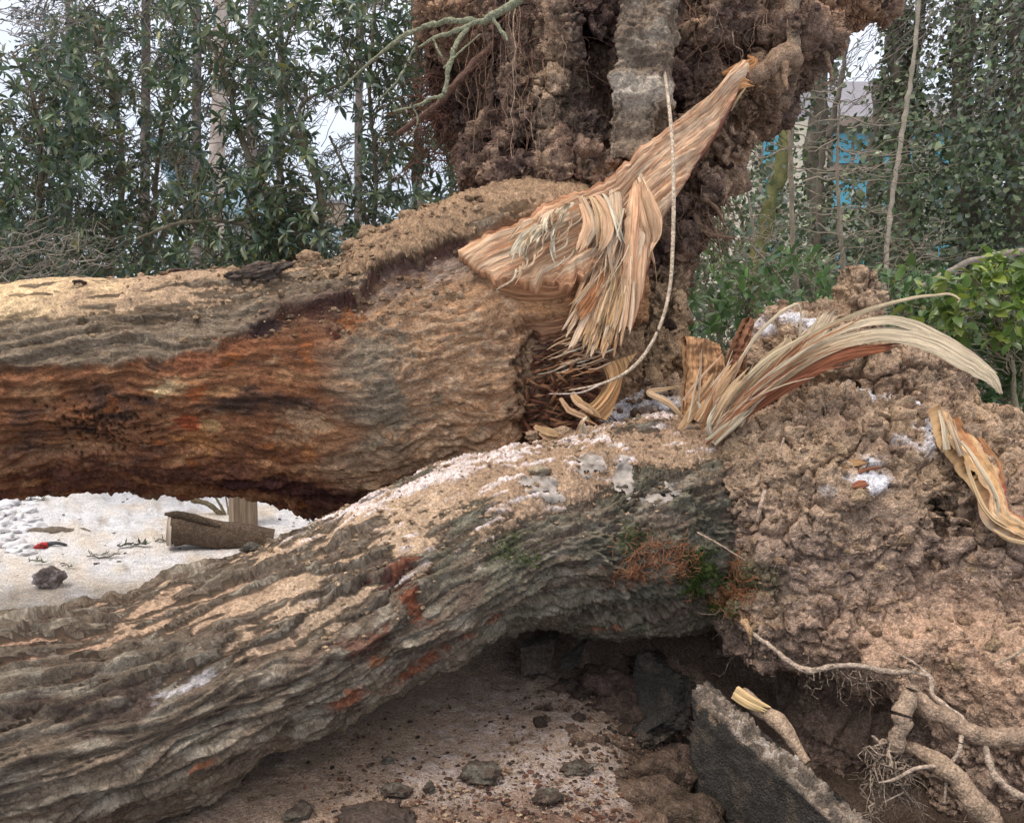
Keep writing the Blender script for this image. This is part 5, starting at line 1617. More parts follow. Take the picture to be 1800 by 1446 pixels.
def lump_obj(name, at, rad, col, label, cat, seed, group=None, mat=None, detail=4, amp=.25, tilt=0.0, yaw=0.0, col2=None, parent=None):
    v, t, u = lump(rad, detail, seed, amp)
    if tilt:
        c, s_ = math.cos(tilt), math.sin(tilt)
        v = np.column_stack([v[:, 0] * c - v[:, 2] * s_, v[:, 1], v[:, 0] * s_ + v[:, 2] * c])
    v = rot_z(v, yaw) + np.asarray(at)
    c = np.tile(np.array([col], F32), (len(v), 1))
    if col2 is not None:
        cmix(c, col2, sstep(-.2, .4, fbm(v * 14 + seed, 3)))
    o = link_mesh(name, v, t, mat or M_SOIL, parent, c, v)
    return tag(o, label, cat, group) if parent is None else o


def ground_at(px, py):
    """where a sight line meets the ground"""
    a = P(px, py, 1.0) - CAM
    lo_, hi_ = 1.5, 60.0
    for _ in range(50):
        m_ = (lo_ + hi_) / 2
        p_ = CAM + a * m_
        if p_[2] > float(ground_height(np.array(p_[0]), np.array(p_[1]))):
            lo_ = m_
        else:
            hi_ = m_
    return CAM + a * lo_


def asph_disp(v, n, t):
    edge = (t != 0) & (t != 1)
    c1, _, _ = clods(v, 34.0)
    return np.where(edge, 0.030 * (c1 - .3) + 0.035 * fbm(v * 9, 4), 0.005 * fbm(v * 30, 3) + 0.012 * fbm(v * 6, 3))


def asph_col(v, n, t):
    c = np.tile(np.array([(0.046, 0.041, 0.035)], F32), (len(v), 1))
    w = fbm(v * 7, 4)
    w2 = fbm(v * 22, 3)
    edge = (t == 2)
    cmix(c, (0.11, 0.085, 0.062), 0.6 * sstep(0.1, .6, w + .4 * w2))
    cmix(c, (0.30, 0.235, 0.18), edge * (0.35 + 0.65 * sstep(-.3, .3, w2)))
    cmix(c, (0.42, 0.37, 0.32), edge * sstep(.35, .7, w2 + w * .4))
    cmix(c, (0.27, 0.19, 0.13), 0.9 * (t == 0) * sstep(0.75, 0.95, 0 * w + w2 * .5 + np.clip((v[:, 2] - 0.0) * 4, 0, 1)))
    return c


slab_block("asphalt_slab", [(1216, 1226, 3.05), (1512, 1490, 2.40), tuple(P(1512, 1490, 2.40) + np.array([-.10, .02, -.75])), tuple(P(1216, 1226, 3.05) + np.array([-.02, -.14, -.75]))], (.075, .085, .03), 150, 110, asph_disp, asph_col, M_ASPHALT,
           "large broken asphalt slab leaning in the pit under the bare roots, snapped root end on its edge", "pavement slab", "broken pavement slabs")
slab_block("asphalt_slab", [(1120, 1140, 3.75), (1188, 1185, 3.6), (1178, 1262, 3.42), (1092, 1312, 3.3)], (.09, .03, -.05), 40, 60, asph_disp, lambda v, n, t: asph_col(v, n, np.where(t == 2, 5, t)), M_ASPHALT,
           "small dark asphalt slab tipped up at the mouth of the hollow under the front trunk", "pavement slab", "broken pavement slabs")
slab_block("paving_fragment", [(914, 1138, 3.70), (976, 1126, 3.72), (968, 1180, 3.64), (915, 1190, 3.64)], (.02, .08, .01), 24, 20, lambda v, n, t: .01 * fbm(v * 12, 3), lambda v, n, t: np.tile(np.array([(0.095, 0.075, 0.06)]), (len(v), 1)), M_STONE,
           "squarish brown paving fragment tucked under the front trunk, deep in the shade", "pavement slab", "broken pavement slabs")
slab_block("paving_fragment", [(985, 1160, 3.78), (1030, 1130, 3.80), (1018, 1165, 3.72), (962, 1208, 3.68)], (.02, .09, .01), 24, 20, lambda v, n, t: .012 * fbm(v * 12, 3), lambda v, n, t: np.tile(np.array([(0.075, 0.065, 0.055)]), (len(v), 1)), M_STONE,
           "narrow slanting paving fragment under the trunk between two darker gaps", "pavement slab", "broken pavement slabs")
# snapped yellow root end lying on the big slab
rt = thing("broken_root", "short snapped root with a pale splintered end lying on the asphalt slab", "root", P(1340, 1240, 2.98))
root(rt, [(1300, 1222, 3.0), (1330, 1240, 2.96), (1380, 1280, 2.86), (1420, 1340, 2.76)], [13, 15, 14, 8], (0.36, 0.26, 0.18), 40, 12, .2, name="bark_sleeve")
splinter(rt, [(1292, 1216, 2.98), (1320, 1234, 2.93), (1356, 1250, 2.90)], [26, 24, 14], col=(0.66, 0.47, 0.24), ncross=13, nseg=30, fib=.006, thick=.010, ragged=.3, name="torn_wood", facing=(-.3, -1, .4))

# clods and crumbs in the hollow and in front of it
for k, (x, y, Y, r, c) in enumerate([(1160, 1345, 3.0, .10, (0.13, .09, .065)), (1205, 1330, 3.1, .09, (0.10, .07, .055)), (1130, 1395, 2.85, .11, (0.16, .11, .08)), (1185, 1420, 2.8, .12, (0.12, .085, .06)), (1090, 1230, 3.5, .10, (0.10, .07, .055)), (1060, 1190, 3.6, .10, (0.09, .06, .05)),
                                     (1010, 1215, 3.6, .08, (0.10, .075, .06)), (1225, 1440, 2.75, .10, (0.10, .07, .05)), (1045, 1240, 3.5, .05, (0.12, .085, .065)), (1110, 1440, 2.7, .09, (0.2, .135, .095))]):
    nm = ["wide flat", "dark round", "pale crumbly", "broad low", "upright", "shaded", "small shaded", "lowest dark", "little", "tan bottom"][k]
    lump_obj("soil_clod", P(x, y, Y) - np.array([0, 0, r * .4]), (r * 1.2, r, r * .8), c, nm + " earth clod beside the tipped asphalt slab under the front trunk", "soil clod", 40 + k, "clods of earth in the hollow", amp=.4, col2=tuple(np.array(c) * .6))

BK = (0.13, 0.115, 0.09)
for k, (x, y, rx, rz, yaw, lab) in enumerate([(845, 1360, .075, .03, .1, "largest grey bark chunk lying on the sawdust in front of the hollow"), (697, 1388, .05, .022, -.2, "bark chunk with a grey face lying on bare sawdust below the trunk"),
                                             (755, 1384, .022, .022, .4, "small dark upright bark chunk between two larger grey chunks"), (683, 1334, .022, .016, 0, "small dark pebble of bark on pale sawdust near the trunk"),
                                             (1015, 1348, .06, .02, .1, "long flat brown bark chunk lying in the dirt below the slabs"), (660, 1440, .13, .025, .35, "dark strip of wet bark at the bottom edge of the sawdust"), (965, 1400, .05, .025, .2, "lumpy dark clump in the reddish dirt near the bottom edge"),
                                             (525, 1425, .05, .02, 1.0, "thin dark stick of bark on sawdust at the bottom")]):
    g = ground_at(x, y + 8)
    lump_obj("bark_chunk", g + np.array([0, 0, rz * .7]), (rx, rx * .7, rz), BK if k != 5 else (0.08, .06, .05), lab, "bark chunk", 60 + k, "bark chunks on the sawdust", M_BARK, amp=.45, yaw=yaw, col2=(0.09, .065, .05))


def scatter(name, pts, rlo, rhi, cols, mat, label, cat, flat=.6, tris=1, group=None):
    mb = MB()
    v0s = [lump((1, 1, 1), tris, 3 + 5 * k, .75, 1.6) for k in range(5)]
    t0 = v0s[0][1]
    for p_ in pts:
        r = rlo * (rhi / rlo) ** (RS.rand() ** 2.2)
        v = rot_z(v0s[RS.randint(5)][0] * np.array([1, RS.uniform(.5, 1), RS.uniform(.3, 1) * flat]) * r, RS.uniform(0, 6.3))
        mb.add(v + p_, None, t0, np.array(cols[RS.randint(len(cols))]) * RS.uniform(.7, 1.2))
    o = mb.build(name, mat, kind="stuff", smooth=False)
    return tag(o, label, cat, group)


pp = []
while len(pp) < 1500:
    x, y = RS.uniform(230, 1230), 1446 - 260 * RS.rand() ** 1.0
    lim = 1446 - (x - 250) * .47 if x < 700 else 1240 - (x - 700) * .35
    if y < max(lim, 1180) + 8:
        continue
    if RS.rand() > (0.12 if x < 560 else 0.3 + 0.7 * ((y > 1340) or x > 880)):
        continue
    g = ground_at(x, y)
    pp.append(g + np.array([0, 0, .004]))
scatter("bark_crumbs", pp, .002, .012, [(0.08, .06, .05), (0.13, .075, .05), (0.20, .14, .10), (0.05, .04, .035), (.30, .21, .14)], M_SOIL, "dark crumbs of bark and earth scattered on the sawdust in front", "bark crumbs")
pc = []
pp = []
while len(pp) < 2600:
    x, y = RS.uniform(520, 1240), RS.uniform(1190, 1450)
    if RS.rand() > (.10 + .9 * sstep(1300, 1400, y + .1 * (x - 800)) * (x > 560 + RS.rand() * 200) + .5 * (x > 1000)):
        continue
    if y < 1250 - (x - 700) * .38:
        continue
    pp.append(ground_at(x, y) + np.array([0, 0, .003]))
for k in range(420):
    x, y = RS.uniform(880, 1260), RS.uniform(1150, 1400)
    if y > 1150 + (x - 860) * .7 + 60 or y < 1240 - (x - 880) * .4:
        continue
    pc.append(ground_at(x, y) + np.array([0, 0, .004]))
scatter("cave_rubble", pc, .008, .05, [(0.075, .055, .042), (0.11, .08, .06), (0.05, .042, .036), (.16, .11, .08)], M_SOIL, "dark rubble of earth and asphalt bits heaped in the hollow under the trunk", "rubble", .8, 1)
scatter("bark_mulch", pp, .003, .016, [(0.16, .075, .05), (0.11, .06, .045), (0.24, .12, .075), (.36, .25, .165), (.45, .33, .22), (.07, .05, .045)], M_SOIL, "reddish bark mulch and crumbs strewn across the ground at the bottom edge", "bark mulch", .4)
# crumbs of earth lying along the top of the rear trunk
selB = np.where((LB['n'][:, 2] > .35) & (LB['qx'] > 190) & (LB['qx'] < 900) & (LB['n'][:, 1] < .75))[0]
pick = selB[RS.randint(0, len(selB), 900)]
wq = sstep(200, 560, LB['qx'][pick]) * .8 + .2
pick = pick[RS.rand(len(pick)) < wq]
scatter("earth_crumbs", vB[pick] + LB['n'][pick] * .006, .006, .034, [(0.36, .24, .15), (0.30, .20, .13), (0.42, .29, .18)], M_SOIL, "tan crumbs of earth lying along the top of the rear trunk", "earth crumbs", .9, 1)
selA = np.where((LA['n'][:, 2] > .35) & (LA['qx'] > 480) & (LA['qx'] < 1250))[0]
pick = selA[RS.randint(0, len(selA), 800)]
scatter("earth_crumbs", vA[pick] + LA['n'][pick] * .004, .004, .020, [(0.40, .28, .18), (0.32, .22, .14), (0.46, .33, .21)], M_SOIL, "tan earth crumbs strewn over the snowy top of the front trunk", "earth crumbs", .9, 1)
pick = frontM[RS.randint(0, len(frontM), 1300)]
pick = pick[(pyM[pick] < 1180) & (nM2[pick, 2] > -.35)]
topM = np.where((nM2[:, 2] > .45) & (nM2[:, 1] < .3) & (pxM > 1080) & (pyM < 800))[0]
pick = np.concatenate([pick, topM[RS.randint(0, len(topM), 500)]])
v0 = vM[pick] + nM2[pick] * .004
scatter("earth_crumbs", v0, .006, .036, [(0.31, .21, .135), (0.24, .16, .105), (0.40, .28, .175)], M_SOIL, "crumbling clods clinging all over the earth mound at right", "earth crumbs", .95, 1)
pick = np.where((nR2[:, 1] < -.2) & (pyR < 700))[0]
pick = pick[RS.randint(0, len(pick), 700)]
scatter("earth_crumbs", vR[pick] + nR2[pick] * .004, .008, .045, [(0.17, .11, .08), (0.26, .17, .115), (0.12, .08, .065)], M_SOIL, "earth clods stuck all over the upright root plate", "earth crumbs", .95, 1)

# bark lying loose on the rear trunk
def on_B(px, py):
    d = (SB.px - px) ** 2 + (SB.py - py) ** 2 + SB.fr
    return vB[np.argmin(d)]


lump_obj("bark_piece", on_B(452, 508) + np.array([0, -.01, .03]), (.155, .06, .045), (0.10, .07, .055), "dark shaggy slab of bark lying loose on top of the rear trunk", "bark piece", 5, None, M_BARK, 5, .5, .22, 0, (0.16, .125, .10))
lump_obj("bark_piece", on_B(310, 484) + np.array([0, .02, .015]), (.065, .04, .015), (0.09, .06, .05), "small flat dark bark flake on the crest of the rear trunk", "bark piece", 6, None, M_BARK, 4, .4, .1)
lump_obj("bark_piece", on_B(145, 522) + np.array([0, 0, .01]), (.03, .03, .014), (0.07, .05, .04), "tiny dark bark crumb on pale sawdust of the rear trunk", "bark piece", 7, None, M_BARK, 3, .4)
for k, (x, y, r, lab) in enumerate([(302, 474, .03, "leftmost"), (538, 452, .05, "tallest"), (610, 432, .045, "roundest"), (650, 420, .05, "pale crumbling"), (722, 392, .04, "uppermost")]):
    lump_obj("soil_clod", on_B(x, y + 14) + np.array([0, .03, r * .3]), (r * 1.3, r, r * .8), (0.38, .255, .16), lab + " tan earth clod perched along the crest of the rear trunk", "soil clod", 20 + k, "clods on the rear trunk", amp=.4, detail=3)
for k, (x, y, Y, r, lab) in enumerate([(990, 762, 3.9, .045, "earth clod on the crest of the front trunk beside the dark hollow"), (937, 766, 3.9, .035, "smaller earth clod left of another on the front trunk crest")]):
    lump_obj("soil_clod", P(x, y, Y), (r * 1.2, r, r * .8), (0.38, .26, .17), lab, "soil clod", 30 + k, "clods on the front trunk", amp=.35, detail=3)


def on_A(px, py, lift=0.0):
    i = np.argmin((SA.px - px) ** 2 + (SA.py - py) ** 2 + SA.fr)
    return vA[i] + LA['n'][i] * lift, LA['n'][i], i


lump_obj("bark_piece", on_A(440, 962, .02)[0], (.045, .03, .02), (0.10, .09, .075), "small dark bark crumb standing on the sawdust of the front trunk", "bark piece", 8, None, M_BARK, 4, .45)

# ice and hardened sap on the shoulder of the front trunk
pA = np.column_stack(proj(vA))
frA = np.where(LA['n'][:, 1] < 0.3, 0, 1e7)


def film(px, py, rx, ry, seed, name, mat, col, label, cat, group, th=.014, lace=.0):
    """a thin hardened film that follows the bark beneath it"""
    d = ((SA.px - px) / rx) ** 2 + ((SA.py - py) / ry) ** 2 + frA
    ns = fbm(LA['v'] * 11 + seed, 4) + .8 * fbm(LA['v'] * 34 + seed, 3)
    hole = fbm(LA['v'] * 17 + seed * 2, 2)
    m_ = (d + 0.55 * ns + lace * sstep(.15, .5, hole)) < 0.85
    nu, nv = LA['nu'], LA['nv']
    G = m_.reshape(nu, nv)
    keep = G[:-1] & G[1:]
    j2 = (np.arange(nv) + 1) % nv
    keep = keep & keep[:, j2]
    q = LA['q'].reshape(nu - 1, nv, 4)[keep]
    if not len(q):
        return None
    ids, inv = np.unique(q, return_inverse=True)
    q = inv.reshape(-1, 4)
    edge = np.clip((0.85 - (d + .55 * ns + lace * sstep(.15, .5, hole))[ids]) * 2.2, 0, 1)
    base = p3A[ids] + LA['n'][ids] * hA_smooth[ids][:, None]
    v = base + LA['n'][ids] * (0.004 + th * np.sqrt(edge))[:, None]
    c = np.tile(np.array([col], F32), (len(v), 1))
    o = link_mesh(name, v, q, mat, None, c, v)
    return tag(o, label, cat, group)


p3A = LA['v']
hA = ((vA - p3A) * LA['n']).sum(1)
k5 = np.ones(9) / 9
Hs = hA.reshape(LA['nu'], LA['nv'])
Hs = np.apply_along_axis(lambda a: np.convolve(a, k5, 'same'), 0, Hs)
Hs = np.apply_along_axis(lambda a: np.convolve(a, k5, 'same'), 1, Hs)
hA_smooth = Hs.ravel()
for k, (x, y, rx, ry, lab, lace) in enumerate([(940, 868, 34, 20, "grey glassy ice patch low on the left of the bark shoulder", 1.2), (1030, 838, 30, 22, "lacy white ice patch ringing dark bark on the trunk shoulder", 1.0), (1090, 852, 20, 36, "tallest white ice patch running down the bark shoulder", .8),
                                               (1140, 888, 36, 16, "amber tinted ice patch on the right of the bark shoulder", .8), (1175, 870, 20, 18, "cloudy pale ice patch next to the earth mound", 1.1), (965, 888, 22, 10, "thin low white ice patch above grey bark", .6)]):
    film(x, y, rx, ry, 3.3 + k, "ice_patch", M_RESIN, (.5, .5, .5), lab, "ice patch", "ice patches on the front trunk", .004, lace)
lump_obj("stone", on_A(945, 850, .02)[0], (.045, .03, .022), (0.33, .26, .18), "tan pointed stone frozen above the ice on the front trunk", "stone", 12, None, M_STONE, 3, .3)

# fallen needles and moss
def needles(name, spots, n, label, lift=.012):
    mb = MB()
    for k in range(n):
        x, y, rx, ry = spots[RS.randint(len(spots))]
        px, py = x + RS.normal(0, rx * .5), y + RS.normal(0, ry * .5)
        if px < 1215:
            a, nn, _ = on_A(px, py, lift)
        else:
            i = np.argmin((pxM - px) ** 2 + (pyM - py) ** 2 + np.where(nM2[:, 1] < .1, 0, 1e7) + np.where(vM[:, 1] > 3.75, 1e7, 0))
            a, nn = vM[i] + nM2[i] * lift, nM2[i]
        d = RS.normal(0, 1, 3)
        d -= nn * (d @ nn) * .8
        d /= np.linalg.norm(d)
        L_ = RS.uniform(.02, .05)
        p_ = np.array([a - d * L_ / 2, a + nn * .006, a + d * L_ / 2])
        tube(mb, p_, [.0012, .0016, .0009], 3, np.array((0.36, .155, .075)) * RS.uniform(.55, 1.3), None, cap=False)
    o = mb.build(name, M_NEEDLE, kind="stuff")
    return tag(o, label, "needles")


needles("dead_needles", [(1110, 975, 55, 30), (1160, 960, 60, 20), (1180, 985, 40, 20), (1090, 1000, 30, 20), (1270, 1038, 50, 12), (1290, 1045, 40, 14), (1240, 1040, 30, 10), (1235, 960, 14, 60), (1290, 1000, 30, 30)], 1250, "orange brown dead conifer needles caught on mossy bark beside the mound")
mb = MB()
for k in range(2600):
    x, y, rx, ry = [(1225, 1005, 60, 50), (1215, 985, 50, 40), (1265, 1065, 45, 30), (885, 968, 60, 26), (925, 985, 40, 18), (1100, 945, 40, 20), (1235, 1040, 40, 20)][RS.choice(7, p=[.36, .30, .14, .05, .03, .06, .06])]
    px, py = x + RS.normal(0, rx * .45), y + RS.normal(0, ry * .45)
    if px < 1222:
        a, nn, _ = on_A(px, py, -.002)
    else:
        i = np.argmin((pxM - px) ** 2 + (pyM - py) ** 2 + np.where(nM2[:, 1] < .1, 0, 1e7) + np.where(vM[:, 1] > 3.75, 1e7, 0))
        a, nn = vM[i], nM2[i]
    d = nn + RS.normal(0, .5, 3)
    s_ = np.cross(d, RS.normal(0, 1, 3))
    s_ /= np.linalg.norm(s_)
    L_ = RS.uniform(.008, .022)
    mb.add([a - s_ * .003, a + s_ * .003, a + d * L_], None, [[0, 1, 2]], np.array((0.055, .095, .014)) * RS.uniform(.5, 1.5))
tag(mb.build("moss", M_NEEDLE, kind="stuff"), "dark green moss tufts on the front trunk by the mound", "moss")
# bits of torn red wood on the mound
for k, (x, y, Y, L_, a, c, lab) in enumerate([(1548, 803, 3.35, .09, .3, (0.48, .20, .10), "orange wood chip lying below the snow patch on the mound"), (1505, 815, 3.33, .14, -.15, (0.46, .26, .12), "wide tan wood chip half buried in the mound"), (1510, 855, 3.28, .06, -.2, (0.34, .13, .07), "small red wood chip under the middle snow patch"), (1528, 830, 3.3, .12, -.25, (0.28, .11, .06), "thin red sliver above the middle snow patch"), (1195, 798, 3.62, .10, .1, (0.55, .33, .19), "scaly orange wood fragment in the dark notch above the ice")]):
    mb = MB()
    i = np.argmin((pxM - x) ** 2 + (pyM - y) ** 2 + np.where(nM2[:, 1] < .1, 0, 1e7))
    c0 = vM[i] + nM2[i] * .012
    dv = np.array([math.cos(a), -.1, -math.sin(a)]) * L_ / 2
    blade(mb, None, [9, 15 if k != 3 else 5, 13 if k != 3 else 4, 9 if k != 3 else 2], pts=[c0 - dv, c0 - dv * .3 + nM2[i] * .01, c0 + dv * .4 + nM2[i] * .01, c0 + dv], facing=nM2[i], thick=.006, nseg=24, ncross=9, col=c, ragged=.3, fib=.004)
    tag(mb.build("wood_chip", M_WOOD), lab, "wood chip", "wood chips on the mound")

# ================================================================== THE SNOWY YARD UNDER THE REAR TRUNK
lg = thing("log", "short dark log with a pale sawn end lying on snow below the rear trunk", "log", ground_at(370, 965))
rows = [(306, 932, 6.1), (330, 930, 6.12), (380, 938, 6.16), (430, 944, 6.2), (480, 950, 6.25)]
root(lg, rows, [29, 28, 26, 23, 21], (0.125, 0.09, 0.065), 90, 48, .15, name="bark", mat=M_BARK)
a, b = P(300, 931, 6.09), P(304, 931, 6.1)
mb = MB()
tube(mb, [a + np.array([-.02, 0, 0]), b], [.122, .122], 28, (0.66, 0.56, 0.46), None)
mb.build("sawn_end", M_WOOD, lg)
mb = MB()
tube(mb, pxline([(290, 903, 6.06), (315, 905, 6.06), (345, 912, 6.08), (385, 925, 6.1)]), [.012, .03, .03, .015], 10, (0.10, 0.075, 0.055), 24, .14)
mb.build("bark_flap", M_SOIL, lg)
# squared timber post behind it
pst = thing("wooden_post", "squared weathered timber post propping the rear trunk from the snow", "post", ground_at(428, 930))
def box(mb, lo, hi, col, bev=0.0):
    x0, y0, z0 = lo
    x1, y1, z1 = hi
    v = np.array([[x0, y0, z0], [x1, y0, z0], [x1, y1, z0], [x0, y1, z0], [x0, y0, z1], [x1, y0, z1], [x1, y1, z1], [x0, y1, z1]], float)
    q = np.array([[0, 3, 2, 1], [4, 5, 6, 7], [0, 1, 5, 4], [1, 2, 6, 5], [2, 3, 7, 6], [3, 0, 4, 7]])
    mb.add(v, q, None, col)


mb = MB()
a = P(428, 925, 6.9)
v0, v1 = a + np.array([-.10, -.1, -.25]), a + np.array([.10, .1, .48])
box(mb, v0, v1, (0.27, 0.205, 0.145))
mb.v[0] = rot_z(mb.v[0] - a, .55) + a
mb.f = [mb.v[0] * np.array([20, 20, 1.5])]
mb.build("post", M_WOOD, pst, smooth=False)
mb = MB()
p0 = P(410, 925, 6.85)
tube(mb, [p0 + np.array([.0, 0, -.22]), p0 + np.array([0, 0, .42])], [.016, .016], 4, (0.17, 0.13, 0.09), None)
mb.build("strip", M_WOOD, pst, smooth=False)
br = thing("branch", "mossy forked branch stuck in the snow left of the timber post", "branch", ground_at(385, 905))
root(br, [(338, 877, 7.2), (356, 882, 7.2), (375, 892, 7.2), (392, 908, 7.2)], [5, 5, 5, 5], (0.17, .14, .09), 30, 8, .3, name="limb")
root(br, [(378, 872, 7.2), (388, 890, 7.2), (396, 906, 7.2)], [2, 2.4, 3], (0.20, .17, .10), 16, 6, .2, name="twig")
root(br, [(396, 870, 7.25), (400, 890, 7.25), (402, 908, 7.2)], [1.5, 1.5, 2], (0.24, .20, .15), 16, 5, .2, name="twig")
g = ground_at(90, 1030)
lump_obj("rock", g + np.array([0, 0, .055]), (.09, .08, .068), (0.19, .155, .14), "dark round frozen clod sitting alone on snowy sawdust beyond the front trunk", "rock", 3, None, M_STONE, 4, .35, 0, 0, (0.42, .37, .36))
bl = thing("small_log", "short bark covered log lying among snow lumps", "log", ground_at(105, 945))
root(bl, [(52, 938, 6.6), (80, 934, 6.6), (120, 933, 6.6), (158, 937, 6.6)], [7, 7, 7, 6], (0.19, .155, .12), 40, 12, .3, name="bark")
root(bl, [(50, 944, 6.58), (66, 944, 6.57), (84, 941, 6.57)], [4, 7, 3], (0.30, .17, .10), 20, 8, .4, name="torn_end")
hd = thing("hand_tool", "dark handled garden tool with a red collar lying on the snow", "tool", ground_at(60, 965))
mb = MB()
tube(mb, pxline([(-20, 986, 6.0), (20, 977, 6.05), (50, 968, 6.1)]), [.018] * 3, 10, (0.22, .17, .13), 20, .1)
mb.build("handle", M_ROOT, hd)
mb = MB()
tube(mb, pxline([(50, 968, 6.1), (62, 964, 6.12)]), [.02, .022], 10, (0.05, .05, .06), 6)
mb.build("grip", M_ROOT, hd)
mb = MB()
tube(mb, pxline([(62, 964, 6.12), (72, 960, 6.13), (84, 956, 6.15)]), [.024, .03, .022], 12, (0.55, .03, .03), 10)
mb.build("collar", plain_mat("red_plastic", (0.55, .025, .03), .4), hd)
mb = MB()
tube(mb, pxline([(84, 956, 6.15), (100, 954, 6.17), (118, 958, 6.2)]), [.018, .014, .01], 8, (0.10, .10, .11), 12)
mb.build("blade", M_ROOT, hd)
for k in range(30):
    x, y = RS.uniform(-30, 125) , RS.uniform(885, 975)
    if x > 60 and y > 950 or x > 150 - (y - 880):
        x = RS.uniform(-30, 50)
    g = ground_at(x, y)
    r = RS.uniform(.025, .075)
    lump_obj("snow_lump", g + np.array([0, 0, r * .1]), (r * 1.3, r, r * .6), (0.74, .73, .74), "rounded white snow lump in the heap around the small log and tool", "snow lump", 100 + k, "snow lumps", M_SNOW, 3, .7, RS.uniform(-.3, .3), RS.uniform(0, 6))
# green sprigs on the snow
for k, (x, y, L_, n, lab) in enumerate([(232, 962, .22, 26, "dark green leafy sprig on the snow next to the log"), (182, 980, .24, 34, "grey green fir sprig on sawdust snow, middle of the yard"), (65, 992, .13, 16, "small pale green sprig near the lone rock"), (40, 884, .16, 22, "fir sprig behind the snow lumps"),
                                        (64, 882, .16, 22, "second fir sprig touching the one behind the lumps"), (118, 1000, .1, 8, "tiny olive sprig pointing at the rock"), (285, 955, .12, 16, "green sprig under the sawn log end"), (70, 964, .06, 8, "small green leaf cluster beside the red collar")]):
    g = ground_at(x, y) + np.array([0, 0, .02])
    mb = MB()
    ang = RS.uniform(-.5, .5)
    dv = np.array([math.cos(ang), math.sin(ang), .05])
    tube(mb, wiggle(g - dv * L_ / 2, g + dv * L_ / 2, 8, .02), [.004] * 8, 4, (0.12, .09, .05))
    for j in range(n * 2):
        u = RS.uniform(-.5, .5)
        p0 = g + dv * L_ * u
        d = RS.normal(0, 1, 3) + dv * .8
        d[2] = abs(d[2]) * .6
        d = d / np.linalg.norm(d) * RS.uniform(.03, .07)
        s_ = np.cross(d, [0, 0, 1.0])
        s_ = s_ / (np.linalg.norm(s_) + 1e-9) * (.010 if k == 0 else .004)
        mb.add([p0 - s_ * .4, p0 + d * .5 - s_, p0 + d, p0 + d * .5 + s_], [[0, 1, 2, 3]], None, np.array((0.05, .085, .04) if k != 2 else (.12, .17, .06)) * RS.uniform(.6, 1.4))
    tag(mb.build("green_sprig", M_NEEDLE), lab, "sprig", "green sprigs on the snow")
pp = []
for k in range(620):
    x, y = RS.uniform(0, 560), RS.uniform(868, 1030)
    if y > 1030 - x * .2:
        continue
    pp.append(ground_at(x, y))
scatter("litter", pp, .004, .026, [(0.12, .09, .06), (0.2, .15, .1), (0.08, .07, .05)], M_SOIL, "dark twigs and bark bits strewn on the snow under the rear trunk", "litter", .4, 1)

# ================================================================== BACKGROUND: BUILDINGS
def quad_box(mb, c8, col):
    q = np.array([[0, 3, 2, 1], [4, 5, 6, 7], [0, 1, 5, 4], [1, 2, 6, 5], [2, 3, 7, 6], [3, 0, 4, 7]])
    mb.add(np.array(c8, float), q, None, col)


def build_box(name, lo, hi, mat, parent, col=(.5, .5, .5), **k):
    mb = MB()
    box(mb, lo, hi, col)
    return mb.build(name, mat, parent, smooth=False, **k)


M_TEAL = plain_mat("teal_roof", (0.20, 0.32, 0.38), .45, .4, .1, 3)
M_WALLW = plain_mat("white_wall", (0.74, 0.74, 0.74), .8, .2, .05, 4)
M_CREAM = plain_mat("cream_wall", (0.66, 0.60, 0.48), .8, .2, .08, 3)
M_SLATE = plain_mat("grey_roof", (0.24, 0.23, 0.25), .8, .2, .15, 6)
M_CYAN = plain_mat("cyan_pane", (0.09, 0.38, 0.50), .25, .5, .2, 1.5)
M_BROWN = plain_mat("brown_frame", (0.26, 0.20, 0.16), .7, .3, .1, 5)
M_BRICK = plain_mat("brown_brick", (0.33, 0.26, 0.19), .85, .2, .2, 9)

hs = thing("house", "white house with a teal ribbed metal roof half hidden behind the broadleaf shrubs", "house", (-7.5, 30, 0))
A, B = P(255, 238, 31), P(650, 440, 26)
D_, C_ = P(300, 330, 25.6), P(560, 440, 24.8)
mb = MB()
th_ = np.array([0, .05, -.18])
quad_box(mb, [D_, C_, B, A, D_ - th_ * 0 + [0, 0, .16], C_ + [0, 0, .16], B + [0, 0, .16], A + [0, 0, .16]], (.1, .3, .36))
roof_o = mb.build("roof", M_TEAL, hs, smooth=False)
for k in range(12):
    t0 = (k + .5) / 12
    p0, p1 = D_ * (1 - t0) + A * t0, C_ * (1 - t0) + B * t0
    mb = MB()
    tube(mb, [p0 + [0, -.02, .19], p1 + [0, -.02, .19]], [.045, .045], 4, (.1, .3, .36))
    mb.build("roof_rib", M_TEAL, roof_o)
wl0, wl1 = D_ + np.array([.1, .5, -.3]), C_ + np.array([-.1, .5, -.2])
mb = MB()
quad_box(mb, [[wl0[0], 26.2, -.3], [wl1[0] + 1.5, 26.2, -.3], [wl1[0] + 1.5, 31, -.3], [wl0[0], 31, -.3], [wl0[0], 26.2, wl0[2]], [wl1[0] + 1.5, 26.2, wl1[2] - .2], [wl1[0] + 1.5, 31, wl1[2] - .1], [wl0[0], 31, wl0[2] + .9]], (.8, .8, .8))
mb.build("wall", M_WALLW, hs, smooth=False)
c0 = P(588, 385, 33)
build_box("chimney", c0 + [-.42, -.4, -1.6], c0 + [.42, .4, .55], M_BRICK, hs)
build_box("chimney_cap", c0 + [-.5, -.48, .552], c0 + [.5, .48, .68], M_SLATE, hs)

